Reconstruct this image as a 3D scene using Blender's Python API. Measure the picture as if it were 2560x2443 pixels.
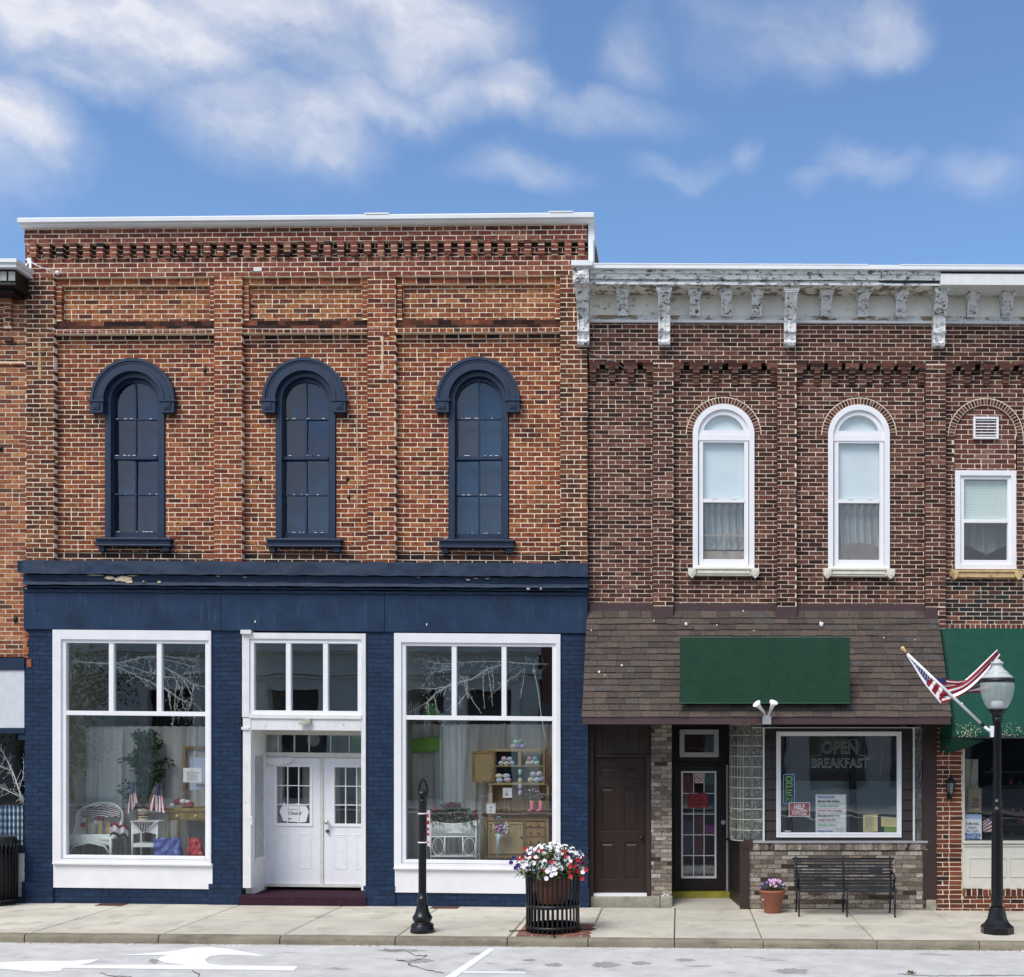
import bpy, math, random
from mathutils import Vector, Matrix, noise as mnoise
R = math.radians
random.seed(7)
for o in list(bpy.data.objects): bpy.data.objects.remove(o)
sc = bpy.context.scene
COL = sc.collection
# ------------------------------------------------------------------ camera
F, D, VX, VY = 3000.0, 17.8, 1700.0, 1850.0        # focal length and vanishing point in photo pixels, distance to facade
CZ = 2.498
cam = bpy.data.cameras.new('camera'); camo = bpy.data.objects.new('camera', cam); COL.objects.link(camo)
camo.location = (0, -D, CZ); camo.rotation_euler = (R(90), 0, 0)
cam.sensor_width = 36; cam.lens = F / 2560 * 36
cam.shift_x = (1280 - VX) / 2560; cam.shift_y = (VY - 1221.5) / 2560
cam.clip_end = 2000; cam.clip_start = .1
sc.camera = camo
# ------------------------------------------------------------------ exposure
sc.view_settings.view_transform = 'Standard'; sc.view_settings.look = 'None'
sc.view_settings.exposure = 0.9; sc.view_settings.gamma = 1
# ------------------------------------------------------------------ sun
SUN_EL, SUN_AZ = R(52), R(212)
sd = Vector((math.sin(SUN_AZ) * math.cos(SUN_EL), math.cos(SUN_AZ) * math.cos(SUN_EL), math.sin(SUN_EL)))
sl = bpy.data.lights.new('sun', 'SUN'); sl.energy = 1.7; sl.angle = R(32); sl.color = (1, .94, .86)
so = bpy.data.objects.new('sun', sl); COL.objects.link(so); so.location = (0, -10, 30)
so.rotation_euler = sd.to_track_quat('Z', 'Y').to_euler()
# ------------------------------------------------------------------ world: Nishita sky with drifting clouds
w = bpy.data.worlds.new('World'); sc.world = w; w.use_nodes = True
nt = w.node_tree; N = nt.nodes; LK = nt.links; N.clear()
def nn(t, **k):
    n = N.new(t)
    for a, b in k.items(): setattr(n, a, b)
    return n
def wmath(op, a, b=None, clamp=False):
    n = nn('ShaderNodeMath', operation=op, use_clamp=clamp)
    for i, v in enumerate((a, b)):
        if v is None: continue
        if isinstance(v, (int, float)): n.inputs[i].default_value = v
        else: LK.new(v, n.inputs[i])
    return n.outputs[0]
sky = nn('ShaderNodeTexSky', sky_type='NISHITA', sun_disc=False, sun_elevation=SUN_EL, sun_rotation=SUN_AZ)
sky.air_density = 1.0; sky.dust_density = .6; sky.ozone_density = 2.0
tc = nn('ShaderNodeTexCoord'); gen = tc.outputs['Generated']
blobs = [(120,40,330,130,1),(420,90,360,130,1),(700,60,330,130,.95),(980,60,300,130,.85),(240,190,230,70,.8),(1130,60,200,110,.6),(60,300,150,105,.95),(700,310,270,105,.95),(560,300,160,60,.6),(930,270,230,70,.6),
 (1300,225,125,85,.8),(1180,250,160,60,.5),(1470,290,260,50,.42),(1620,130,110,80,.42),(1960,60,280,85,.48),(2180,35,170,75,.55),(2000,130,120,70,.42),(2150,425,130,52,.5),(2025,478,75,32,.42),(2230,440,90,45,.36),
 (1690,435,130,38,.3),(1850,410,50,45,.3),(2445,460,140,60,.28),(1280,470,170,45,.28),(-300,200,330,240,.9),(2900,300,300,120,.5)]
# two noises: one bends the blobs, one frays them
nz = nn('ShaderNodeTexNoise'); nz.inputs['Scale'].default_value = 9; nz.inputs['Detail'].default_value = 6; nz.inputs['Roughness'].default_value = .55
LK.new(gen, nz.inputs['Vector'])
sub = nn('ShaderNodeVectorMath', operation='SUBTRACT'); LK.new(nz.outputs['Color'], sub.inputs[0]); sub.inputs[1].default_value = (.5, .5, .5)
scl = nn('ShaderNodeVectorMath', operation='SCALE'); LK.new(sub.outputs[0], scl.inputs[0]); scl.inputs['Scale'].default_value = .085
gw = nn('ShaderNodeVectorMath', operation='ADD'); LK.new(gen, gw.inputs[0]); LK.new(scl.outputs[0], gw.inputs[1])
acc = None
for bx_, by_, rx, ry, am in blobs:
    d = Vector(((bx_ - VX) / F, 1, (VY - by_) / F)); k = d.length; d.normalize()
    s1 = nn('ShaderNodeVectorMath', operation='SUBTRACT'); LK.new(gw.outputs[0], s1.inputs[0]); s1.inputs[1].default_value = d
    m1 = nn('ShaderNodeVectorMath', operation='MULTIPLY'); LK.new(s1.outputs[0], m1.inputs[0])
    m1.inputs[1].default_value = (F / rx * k, F / rx * .7, F / ry * k * .9)
    l1 = nn('ShaderNodeVectorMath', operation='LENGTH'); LK.new(m1.outputs[0], l1.inputs[0])
    mr = nn('ShaderNodeMapRange', interpolation_type='SMOOTHSTEP'); LK.new(l1.outputs['Value'], mr.inputs['Value'])
    mr.inputs['From Min'].default_value = 1.3; mr.inputs['From Max'].default_value = .1
    mr.inputs['To Min'].default_value = 0; mr.inputs['To Max'].default_value = am
    acc = mr.outputs[0] if acc is None else wmath('MAXIMUM', acc, mr.outputs[0])
mp = nn('ShaderNodeMapping'); mp.inputs['Scale'].default_value = (1, 1, 2.2); LK.new(gw.outputs[0], mp.inputs['Vector'])
nz2 = nn('ShaderNodeTexNoise'); nz2.inputs['Scale'].default_value = 9.5; nz2.inputs['Detail'].default_value = 10; nz2.inputs['Roughness'].default_value = .56
LK.new(mp.outputs[0], nz2.inputs['Vector'])
fr = nn('ShaderNodeMapRange'); LK.new(nz2.outputs['Fac'], fr.inputs['Value'])
fr.inputs['From Min'].default_value = .34; fr.inputs['From Max'].default_value = .66; fr.inputs['To Min'].default_value = .38; fr.inputs['To Max'].default_value = 1.25
cl = wmath('MULTIPLY', acc, fr.outputs[0], True)
# clouds over the rest of the sky (never above these roofs): broad soft cover, keeps the street softly lit
nz3 = nn('ShaderNodeTexNoise'); nz3.inputs['Scale'].default_value = 2.6; nz3.inputs['Detail'].default_value = 7
LK.new(mp.outputs[0], nz3.inputs['Vector'])
cv = nn('ShaderNodeMapRange', interpolation_type='SMOOTHSTEP'); LK.new(nz3.outputs['Fac'], cv.inputs['Value'])
cv.inputs['From Min'].default_value = .43; cv.inputs['From Max'].default_value = .57
sx = nn('ShaderNodeSeparateXYZ'); LK.new(gen, sx.inputs[0])
bk = nn('ShaderNodeMapRange', interpolation_type='SMOOTHSTEP'); LK.new(sx.outputs['Y'], bk.inputs['Value'])
bk.inputs['From Min'].default_value = .62; bk.inputs['From Max'].default_value = .3
cov = wmath('MULTIPLY', cv.outputs[0], bk.outputs[0])
allc = wmath('MAXIMUM', cl, cov)
allc = wmath('MULTIPLY', allc, .86)
tint = nn('ShaderNodeMix', data_type='RGBA', blend_type='MULTIPLY'); tint.inputs['Factor'].default_value = 1
LK.new(sky.outputs[0], tint.inputs['A']); tint.inputs['B'].default_value = (.79, .92, 1.03, 1)
cmix = nn('ShaderNodeMix', data_type='RGBA'); LK.new(allc, cmix.inputs['Factor']); LK.new(tint.outputs['Result'], cmix.inputs['A'])
cc = nn('ShaderNodeMix', data_type='RGBA'); LK.new(nz2.outputs['Fac'], cc.inputs['Factor'])
cc.inputs['A'].default_value = (3.6, 3.75, 4.2, 1); cc.inputs['B'].default_value = (5.6, 5.5, 5.7, 1)
LK.new(cc.outputs['Result'], cmix.inputs['B'])
bg = nn('ShaderNodeBackground'); bg.inputs['Strength'].default_value = .1; LK.new(cmix.outputs['Result'], bg.inputs[0])
wo = nn('ShaderNodeOutputWorld'); LK.new(bg.outputs[0], wo.inputs[0])

# ------------------------------------------------------------------ pixel <-> world
def X(px, y=0.0): return (px - VX) * (D + y) / F
def Z(py, y=0.0): return CZ - (py - VY) * (D + y) / F
GS = -.0082                                                   # the street falls gently to the right
def gz(x): return GS * x
def gpt(px, py, h=0.0):                                       # point on the pavement seen at a pixel
    a = (px - VX) / F; b = (py - VY) / F
    t = (CZ - h) / (b + GS * a)
    return Vector((a * t, t - D, CZ - b * t))
KERB_Y = -2.81
ROADH = -.10
def warp_tab(tab, pivot):
    tab = [(CZ - (py - VY) * D / F, s) for py, s in tab]; tab.sort(); xp = X(pivot)
    def f(v):
        z = v[2]
        if z <= tab[0][0]: s = tab[0][1]
        elif z >= tab[-1][0]: s = tab[-1][1]
        else:
            for (a, sa), (b, sb) in zip(tab, tab[1:]):
                if a <= z <= b: s = sa + (sb - sa) * (z - a) / (b - a); break
        return Vector((v[0], v[1], z - s * (v[0] - xp)))
    return f
WL = warp_tab([(540,-.0098),(700,-.0042),(900,-.004),(1365,.005),(1580,.0075),(2150,.0113),(2265,.0103)], 765)
WR = warp_tab([(660,.004),(1450,.005),(1500,.004),(1800,-.0005),(2100,.003),(2275,.007)], 1800)

# ------------------------------------------------------------------ objects
def tag(o, label=None, cat=None, group=None, kind=None):
    if label: o['label'] = label
    if cat: o['category'] = cat
    if group: o['group'] = group
    if kind: o['kind'] = kind
    return o
def thing(name, label, cat, loc, group=None):
    o = bpy.data.objects.new(name, None); COL.objects.link(o); o.location = loc; o.empty_display_size = .1
    return tag(o, label, cat, group)
def wloc(o):
    v = Vector((0, 0, 0))
    while o is not None: v += Vector(o.location); o = o.parent
    return v
class MB:
    def __init__(s, warp=None): s.v = []; s.f = []; s.m = []; s.r = []; s.sm = []; s.mi = 0; s.rnd = None; s.smooth = False; s.warp = warp
    def face(s, idx):
        s.f.append(idx); s.m.append(s.mi); s.r.append(random.random() if s.rnd is None else s.rnd); s.sm.append(s.smooth)
    def poly(s, pts):
        b = len(s.v); s.v.extend([tuple(p) for p in pts]); s.face(list(range(b, b + len(pts))))
    def box(s, x0, x1, y0, y1, z0, z1, jit=0, back=True, r=None):
        b = len(s.v); j = (lambda: random.uniform(-jit, jit)) if jit else (lambda: 0)
        old = s.rnd; s.rnd = random.random() if (old is None and r is None) else (r if r is not None else old)
        for y in (y0, y1):
            for x, z in ((x0, z0), (x1, z0), (x1, z1), (x0, z1)): s.v.append((x + j(), y + j() * .25, z + j() * .8))
        for q in ((0, 1, 2, 3), (1, 5, 6, 2), (4, 0, 3, 7), (3, 2, 6, 7), (4, 5, 1, 0)): s.face([b + k for k in q])
        if back: s.face([b + k for k in (5, 4, 7, 6)])
        s.rnd = old
    def px(s, a, b, c, d, y0, y1, ref=None, **k):              # box by photo pixels at the depth of its front
        ref = y0 if ref is None else ref
        s.box(X(a, ref), X(b, ref), y0, y1, Z(d, ref), Z(c, ref), **k)
    def frame(s, a, b, c, d, t, y0, y1, ref=None, bot=None, top=None):
        bt = t if bot is None else bot; tp = t if top is None else top
        s.px(a, a + t, c, d, y0, y1, ref); s.px(b - t, b, c, d, y0, y1, ref)
        s.px(a + t, b - t, c, c + tp, y0, y1, ref); s.px(a + t, b - t, d - bt, d, y0, y1, ref)
    def prism(s, pts, y0, y1, axis='y'):                      # outline in x,z, extruded in y
        n = len(pts); b = len(s.v)
        old = s.rnd; s.rnd = random.random() if old is None else old
        for y in (y0, y1):
            for p in pts: s.v.append((p[0], y, p[1]) if axis == 'y' else ((y, p[0], p[1]) if axis == 'x' else (p[0], p[1], y)))
        s.face([b + i for i in range(n)]); s.face([b + n + i for i in reversed(range(n))])
        for i in range(n): j = (i + 1) % n; s.face([b + j, b + i, b + n + i, b + n + j])
        s.rnd = old
    def ring(s, cx, cz, r0, r1, y0, y1, a0=0, a1=180, n=28, gap=0, sx=1):
        for i in range(n):
            t0 = R(a0 + (a1 - a0) * (i + gap) / n); t1 = R(a0 + (a1 - a0) * (i + 1 - gap) / n)
            s.prism([(cx + sx * r0 * math.cos(t0), cz + r0 * math.sin(t0)), (cx + sx * r1 * math.cos(t0), cz + r1 * math.sin(t0)),
                     (cx + sx * r1 * math.cos(t1), cz + r1 * math.sin(t1)), (cx + sx * r0 * math.cos(t1), cz + r0 * math.sin(t1))], y0, y1)
    def tube(s, pts, rad, n=8, cap=True, closed=False):
        pts = [Vector(p) for p in pts]; m = len(pts)
        rr = rad if isinstance(rad, (list, tuple)) else [rad] * m
        b = len(s.v); old = s.rnd; s.rnd = random.random() if old is None else old; os = s.smooth; s.smooth = True
        up = None
        for i, p in enumerate(pts):
            d = (pts[(i + 1) % m] - pts[i - 1]) if closed else (pts[min(i + 1, m - 1)] - pts[max(i - 1, 0)])
            if d.length < 1e-9: d = Vector((0, 0, 1))
            d.normalize()
            if up is None: up = Vector((0, 0, 1)) if abs(d.z) < .9 else Vector((1, 0, 0))
            u = d.cross(up)
            if u.length < 1e-6: u = d.cross(Vector((.3, 1, .2)))
            u.normalize(); v = u.cross(d); up = v
            for k in range(n):
                a = 2 * math.pi * k / n; s.v.append(tuple(p + (u * math.cos(a) + v * math.sin(a)) * rr[i]))
        for i in range(m if closed else m - 1):
            for k in range(n):
                a = b + i * n + k; c = b + i * n + (k + 1) % n; e = b + ((i + 1) % m) * n
                s.face([a, e + k, e + (k + 1) % n, c])
        if cap and not closed:
            s.smooth = False
            s.face([b + k for k in range(n)]); s.face([b + (m - 1) * n + k for k in reversed(range(n))])
        s.smooth = os; s.rnd = old
    def lathe(s, cx, cy, prof, n=32, z0=0, smooth=True, rot=0):
        b = len(s.v); os = s.smooth; s.smooth = smooth; old = s.rnd; s.rnd = random.random() if old is None else old
        for r, z in prof:
            for k in range(n):
                a = 2 * math.pi * k / n + rot; s.v.append((cx + r * math.cos(a), cy + r * math.sin(a), z0 + z))
        for i in range(len(prof) - 1):
            for k in range(n):
                a = b + i * n + k; c = b + i * n + (k + 1) % n
                s.face([a, c, c + n, a + n])
        s.smooth = False
        if prof[0][0] > 1e-4: s.face([b + k for k in reversed(range(n))])
        if prof[-1][0] > 1e-4: s.face([b + (len(prof) - 1) * n + k for k in range(n)])
        s.smooth = os; s.rnd = old
    def ball(s, c, r, n=14, m=9, sc=(1, 1, 1), jit=0):
        b = len(s.v); os = s.smooth; s.smooth = True; old = s.rnd; s.rnd = random.random() if old is None else old
        for i in range(m + 1):
            t = math.pi * i / m
            for k in range(n):
                a = 2 * math.pi * k / n; q = r * (1 + random.uniform(-jit, jit))
                s.v.append((c[0] + q * sc[0] * math.sin(t) * math.cos(a), c[1] + q * sc[1] * math.sin(t) * math.sin(a), c[2] + q * sc[2] * math.cos(t)))
        for i in range(m):
            for k in range(n):
                a = b + i * n + k; e = b + i * n + (k + 1) % n; s.face([a, a + n, e + n, e])
        s.smooth = os; s.rnd = old
    def grid(s, fn, nu, nv, mfn=None, smooth=True):           # fn(u,v)->point
        b = len(s.v); os = s.smooth; s.smooth = smooth
        for j in range(nv + 1):
            for i in range(nu + 1): s.v.append(tuple(fn(i / nu, j / nv)))
        for j in range(nv):
            for i in range(nu):
                if mfn:
                    q = mfn((i + .5) / nu, (j + .5) / nv)
                    if q is None: continue
                    s.mi = q
                a = b + j * (nu + 1) + i; s.face([a, a + 1, a + nu + 2, a + nu + 1])
        s.smooth = os
    def leaf(s, p, d, up, L, W):                              # one small pointed leaf
        d = d.normalized(); q = d.cross(up)
        if q.length < 1e-5: q = d.cross(Vector((1, .2, .1)))
        q.normalize(); b = p + d * L * .5
        s.poly([p, b + q * W * .5, p + d * L, b - q * W * .5])
    def build(s, name, mats, parent=None, label=None, cat=None, group=None, kind=None, loc=None, bevel=0, solid=0):
        me = bpy.data.meshes.new(name)
        vs = [s.warp(v) for v in s.v] if s.warp else [Vector(v) for v in s.v]
        if parent is not None: base = wloc(parent); off = Vector(loc) if loc is not None else Vector((0, 0, 0)); sub_ = base + off
        elif loc is not None: off = Vector(loc); sub_ = off
        elif vs:
            xs = [v[0] for v in vs]; ys = [v[1] for v in vs]; zs = [v[2] for v in vs]
            off = Vector(((min(xs) + max(xs)) / 2, (min(ys) + max(ys)) / 2, min(zs))); sub_ = off
        else: off = sub_ = Vector((0, 0, 0))
        me.from_pydata([v - sub_ for v in vs], [], s.f)
        mats = mats if isinstance(mats, (list, tuple)) else [mats]
        for m in mats: me.materials.append(m)
        me.polygons.foreach_set('material_index', s.m)
        me.polygons.foreach_set('use_smooth', s.sm)
        at = me.attributes.new('rnd', 'FLOAT', 'FACE'); at.data.foreach_set('value', s.r)
        me.update()
        o = bpy.data.objects.new(name, me); COL.objects.link(o); o.location = off
        if parent is not None: o.parent = parent
        if bevel:
            bm = o.modifiers.new('bevel', 'BEVEL'); bm.width = bevel; bm.segments = 2; bm.limit_method = 'ANGLE'; bm.angle_limit = R(40)
        if solid:
            sm = o.modifiers.new('solid', 'SOLIDIFY'); sm.thickness = solid; sm.offset = 0
        return tag(o, label, cat, group, kind)
# ---- brickwork: every brick a little box over a recessed mortar bed
def bricks(mb, x0, x1, z0, z1, yf, L=.2065, H=.0701, m=.0130, cut=None, zr=0.0, xr=0.0, jit=.003, proud=.0035, dep=.03, flem=False, sold=False, mortar=True, miB=0, miM=1):
    W = x1 - x0
    def ivs(za, zb):
        out = [(x0, x1)]
        if cut:
            for a, b in cut(za, zb):
                nw = []
                for p, q in out:
                    if b <= p or a >= q: nw.append((p, q)); continue
                    if a > p: nw.append((p, a))
                    if b < q: nw.append((b, q))
                out = nw
        return out
    if sold:                                                  # soldier course: one row of upright bricks
        n = max(1, round(W / L)); step = W / n
        if mortar: mb.mi = miM; mb.box(x0, x1, yf + proud, yf + .04, z0, z1)
        mb.mi = miB
        for i in range(n): mb.box(x0 + i * step + m / 2, x0 + (i + 1) * step - m / 2, yf, yf + .03, z0 + m / 2, z1 - m / 2, jit=jit, back=False)
        return
    k = math.floor((z0 - zr) / H)
    while zr + k * H < z1 - 1e-4:
        za = max(z0, zr + k * H); zb = min(z1, zr + (k + 1) * H)
        if zb - za > .008:
            if mortar:
                mb.mi = miM
                for p, q in ivs(za, zb):
                    if q - p > .002:
                        if dep > .05: mb.box(p + .005, q - .005, yf + proud, yf + dep, za, zb, back=False)
                        else: mb.poly([(p, yf + proud, za), (q, yf + proud, za), (q, yf + proud, zb), (p, yf + proud, zb)])
            mb.mi = miB
            ba = max(z0, zr + k * H + m / 2); bb = min(z1, zr + (k + 1) * H - m / 2)
            if bb - ba > .02:
                segs = []
                if flem and k % 2:
                    x = xr + math.floor((x0 - xr) / (L * 1.5)) * L * 1.5 - L * .5; j = 0
                    while x < x1:
                        segs.append((x, x + L)); segs.append((x + L, x + L * 1.5)); x += L * 1.5
                else:
                    x = xr + math.floor((x0 - xr) / L) * L - (L * .5 if k % 2 else 0)
                    while x < x1:
                        w_ = L
                        if random.random() < .03: segs.append((x, x + L * .5)); segs.append((x + L * .5, x + L))
                        else: segs.append((x, x + L))
                        x += L
                dx = random.uniform(-.006, .006)
                for p, q in ivs(za, zb):
                    for a, b in segs:
                        a2 = max(p, a + m / 2 + dx); b2 = min(q, b - m / 2 + dx)
                        if b2 - a2 > .022:
                            mb.box(a2, b2, yf + random.uniform(-.001, .0008), yf + dep, ba, bb, jit=jit, back=False)
        k += 1
def text_mesh(mb, s, cx, y, cz, h, w=None, shear=0, bev=0, depth=.002, bold=0, rot=None, align='CENTER', fill=True):
    cu = bpy.data.curves.new('t', 'FONT'); cu.body = s; cu.size = 1; cu.align_x = align; cu.align_y = 'CENTER'; cu.shear = shear
    cu.extrude = 0 if bev else depth / h / 2; cu.offset = bold
    if bev: cu.fill_mode = 'NONE'; cu.bevel_depth = bev / h; cu.bevel_resolution = 1
    cu.resolution_u = 3
    o = bpy.data.objects.new('t', cu); COL.objects.link(o)
    dg = bpy.context.evaluated_depsgraph_get(); dg.update(); me = bpy.data.meshes.new_from_object(o.evaluated_get(dg))
    vs = [v.co.copy() for v in me.vertices]
    if vs:
        wd = max(v.x for v in vs) - min(v.x for v in vs); k = h / .72
        kx = k if w is None else w / max(wd, 1e-6)
        midy = (max(v.y for v in vs) + min(v.y for v in vs)) / 2
        b = len(mb.v)
        for v in vs:
            p = Vector((v.x * kx, -v.z * h, (v.y - midy) * k))
            if rot: p = rot @ p
            mb.v.append((cx + p.x, y + p.y, cz + p.z))
        for f in me.polygons: mb.face([b + i for i in f.vertices])
    bpy.data.objects.remove(o); bpy.data.meshes.remove(me); bpy.data.curves.remove(cu)

# ------------------------------------------------------------------ materials
def mat(name, col, rough=.6, var=.12, scale=6.0, bump=.0, bscale=60.0, metal=0.0, spec=.5, ramp=None, stain=None, stain2=None, stain3=None, trans=0.0, alpha=None, rv=0.0, emis=None, stretch=None, coat=0):
    m = bpy.data.materials.new(name); m.use_nodes = True; t = m.node_tree; n = t.nodes; l = t.links
    p = n['Principled BSDF']
    tcn = n.new('ShaderNodeTexCoord'); geo = n.new('ShaderNodeNewGeometry')
    pos = geo.outputs['Position']
    if stretch:
        mp = n.new('ShaderNodeMapping'); mp.inputs['Scale'].default_value = stretch; l.new(pos, mp.inputs['Vector']); pos = mp.outputs[0]
    def noise(sc_, det=5, ro=.6, src=None):
        q = n.new('ShaderNodeTexNoise'); q.inputs['Scale'].default_value = sc_; q.inputs['Detail'].default_value = det; q.inputs['Roughness'].default_value = ro
        l.new(src or pos, q.inputs['Vector']); return q.outputs['Fac']
    def mixc(fac, a, b, mode='MIX'):
        q = n.new('ShaderNodeMix'); q.data_type = 'RGBA'; q.blend_type = mode
        for s_, v in ((q.inputs['Factor'], fac), (q.inputs['A'], a), (q.inputs['B'], b)):
            if isinstance(v, (int, float)): s_.default_value = v
            elif isinstance(v, (tuple, list)): s_.default_value = tuple(v)[:3] + (1,)
            else: l.new(v, s_)
        return q.outputs['Result']
    def mrange(v, a, b, c, d, smooth=False):
        q = n.new('ShaderNodeMapRange')
        if smooth: q.interpolation_type = 'SMOOTHSTEP'
        for i, k in zip(('From Min', 'From Max', 'To Min', 'To Max'), (a, b, c, d)): q.inputs[i].default_value = k
        l.new(v, q.inputs['Value']); return q.outputs[0]
    base = tuple(col) + (1,) if col else (.5, .5, .5, 1)
    at = None
    if ramp or rv:
        at = n.new('ShaderNodeAttribute'); at.attribute_name = 'rnd'
    if ramp:
        cr = n.new('ShaderNodeValToRGB'); cr.color_ramp.interpolation = 'CONSTANT'
        els = cr.color_ramp.elements
        while len(els) > 1: els.remove(els[-1])
        els[0].position = 0; els[0].color = tuple(ramp[0][1]) + (1,)
        for ps, c in ramp[1:]: e = els.new(ps); e.color = tuple(c) + (1,)
        l.new(at.outputs['Fac'], cr.inputs[0]); c = cr.outputs[0]
    else:
        rg = n.new('ShaderNodeRGB'); rg.outputs[0].default_value = base; c = rg.outputs[0]
    if rv:
        g = mrange(at.outputs['Fac'], 0, 1, 1 - rv, 1 + rv); c = mixc(1.0, c, g, 'MULTIPLY')
    if var:
        nf = noise(scale); g = mrange(nf, .3, .7, 1 - var, 1 + var); c = mixc(1.0, c, g, 'MULTIPLY')
    for st in (stain, stain2, stain3):
        if st:                                               # (colour, scale, threshold, softness[, stretch])
            src = None
            if len(st) > 4:
                mq = n.new('ShaderNodeMapping'); mq.inputs['Scale'].default_value = st[4]; l.new(geo.outputs['Position'], mq.inputs['Vector']); src = mq.outputs[0]
            nf = noise(st[1], 8, .65, src); fa = mrange(nf, st[2], st[2] + st[3], 0, st[5] if len(st) > 5 else 1); c = mixc(fa, c, st[0])
    l.new(c, p.inputs['Base Color'])
    p.inputs['Roughness'].default_value = rough; p.inputs['Metallic'].default_value = metal
    p.inputs['Specular IOR Level'].default_value = spec
    p.inputs['Coat Weight'].default_value = coat
    if trans: p.inputs['Transmission Weight'].default_value = trans
    if alpha is not None: p.inputs['Alpha'].default_value = alpha
    if emis: p.inputs['Emission Color'].default_value = tuple(emis[0]) + (1,); p.inputs['Emission Strength'].default_value = emis[1]
    if bump:
        nf = noise(bscale, 6, .65); b = n.new('ShaderNodeBump'); b.inputs['Strength'].default_value = bump; b.inputs['Distance'].default_value = .01
        l.new(nf, b.inputs['Height']); l.new(b.outputs[0], p.inputs['Normal'])
    return m
def glass_mat(name, refl=.16, tintc=(.985, .995, .99), wav=.05, wsc=1.6, rough=.0):
    m = bpy.data.materials.new(name); m.use_nodes = True; t = m.node_tree; n = t.nodes; l = t.links; n.clear()
    tr = n.new('ShaderNodeBsdfTransparent'); tr.inputs[0].default_value = tintc + (1,)
    gl = n.new('ShaderNodeBsdfGlossy'); gl.inputs['Roughness'].default_value = rough; gl.inputs['Color'].default_value = (.93, .97, 1, 1)
    lw = n.new('ShaderNodeLayerWeight'); lw.inputs[0].default_value = .5
    pw = n.new('ShaderNodeMath'); pw.operation = 'POWER'; l.new(lw.outputs['Facing'], pw.inputs[0]); pw.inputs[1].default_value = 5
    ad = n.new('ShaderNodeMath'); ad.operation = 'ADD'; ad.use_clamp = True; l.new(pw.outputs[0], ad.inputs[0]); ad.inputs[1].default_value = refl
    geo = n.new('ShaderNodeNewGeometry'); nz = n.new('ShaderNodeTexNoise'); nz.inputs['Scale'].default_value = wsc; nz.inputs['Detail'].default_value = 2
    l.new(geo.outputs['Position'], nz.inputs['Vector'])
    b = n.new('ShaderNodeBump'); b.inputs['Strength'].default_value = wav; b.inputs['Distance'].default_value = .1; l.new(nz.outputs['Fac'], b.inputs['Height']); l.new(b.outputs[0], gl.inputs['Normal'])
    mx = n.new('ShaderNodeMixShader'); l.new(ad.outputs[0], mx.inputs[0]); l.new(tr.outputs[0], mx.inputs[1]); l.new(gl.outputs[0], mx.inputs[2])
    o = n.new('ShaderNodeOutputMaterial'); l.new(mx.outputs[0], o.inputs[0]); return m
def sheer_mat(name, col, dens=.6):
    m = bpy.data.materials.new(name); m.use_nodes = True; t = m.node_tree; n = t.nodes; l = t.links; n.clear()
    tr = n.new('ShaderNodeBsdfTransparent'); df = n.new('ShaderNodeBsdfDiffuse'); tl = n.new('ShaderNodeBsdfTranslucent')
    geo = n.new('ShaderNodeNewGeometry'); mp = n.new('ShaderNodeMapping'); mp.inputs['Scale'].default_value = (30, 4, 1); l.new(geo.outputs['Position'], mp.inputs['Vector'])
    nz = n.new('ShaderNodeTexNoise'); nz.inputs['Scale'].default_value = 1.5; nz.inputs['Detail'].default_value = 4; l.new(mp.outputs[0], nz.inputs['Vector'])
    mr = n.new('ShaderNodeMapRange'); l.new(nz.outputs['Fac'], mr.inputs['Value']); mr.inputs['To Min'].default_value = dens - .25; mr.inputs['To Max'].default_value = min(1, dens + .25)
    df.inputs[0].default_value = tuple(col) + (1,); tl.inputs[0].default_value = tuple(col) + (1,)
    a = n.new('ShaderNodeMixShader'); a.inputs[0].default_value = .3; l.new(df.outputs[0], a.inputs[1]); l.new(tl.outputs[0], a.inputs[2])
    b = n.new('ShaderNodeMixShader'); l.new(mr.outputs[0], b.inputs[0]); l.new(tr.outputs[0], b.inputs[1]); l.new(a.outputs[0], b.inputs[2])
    o = n.new('ShaderNodeOutputMaterial'); l.new(b.outputs[0], o.inputs[0]); return m
M = {}
M['brick_old'] = mat('brick_old', None, .85, .42, 22, .5, 90, spec=.15, ramp=[(0,(.235,.068,.032)),(.2,(.28,.086,.036)),(.36,(.180,.050,.027)),(.5,(.32,.105,.042)),(.62,(.13,.038,.025)),(.72,(.25,.066,.034)),(.84,(.36,.135,.052)),(.92,(.085,.03,.022)),(.95,(.28,.085,.046))],
    stain=((.022,.012,.010), 1.7, .53, .16, (1, 1, .7), .75), stain2=((.30,.115,.045), .7, .52, .2, (1, 1, 1), .45), stain3=((.035,.017,.014), 15, .545, .09, (1, 1, 1.6), .72))
M['brick_panel'] = mat('brick_panel', None, .85, .4, 22, .5, 90, spec=.15, ramp=[(0,(.29,.105,.044)),(.2,(.225,.074,.034)),(.38,(.34,.13,.052)),(.54,(.165,.052,.03)),(.66,(.30,.105,.044)),(.82,(.42,.18,.075)),(.93,(.10,.038,.024))], stain=((.05,.022,.014), 1.9, .56, .16, (1, 1, 1.3), .6), stain2=((.42,.19,.07), 1.1, .56, .2, (1, 1, 1), .45), stain3=((.035,.017,.014), 15, .545, .09, (1, 1, 1.6), .72))
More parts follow.
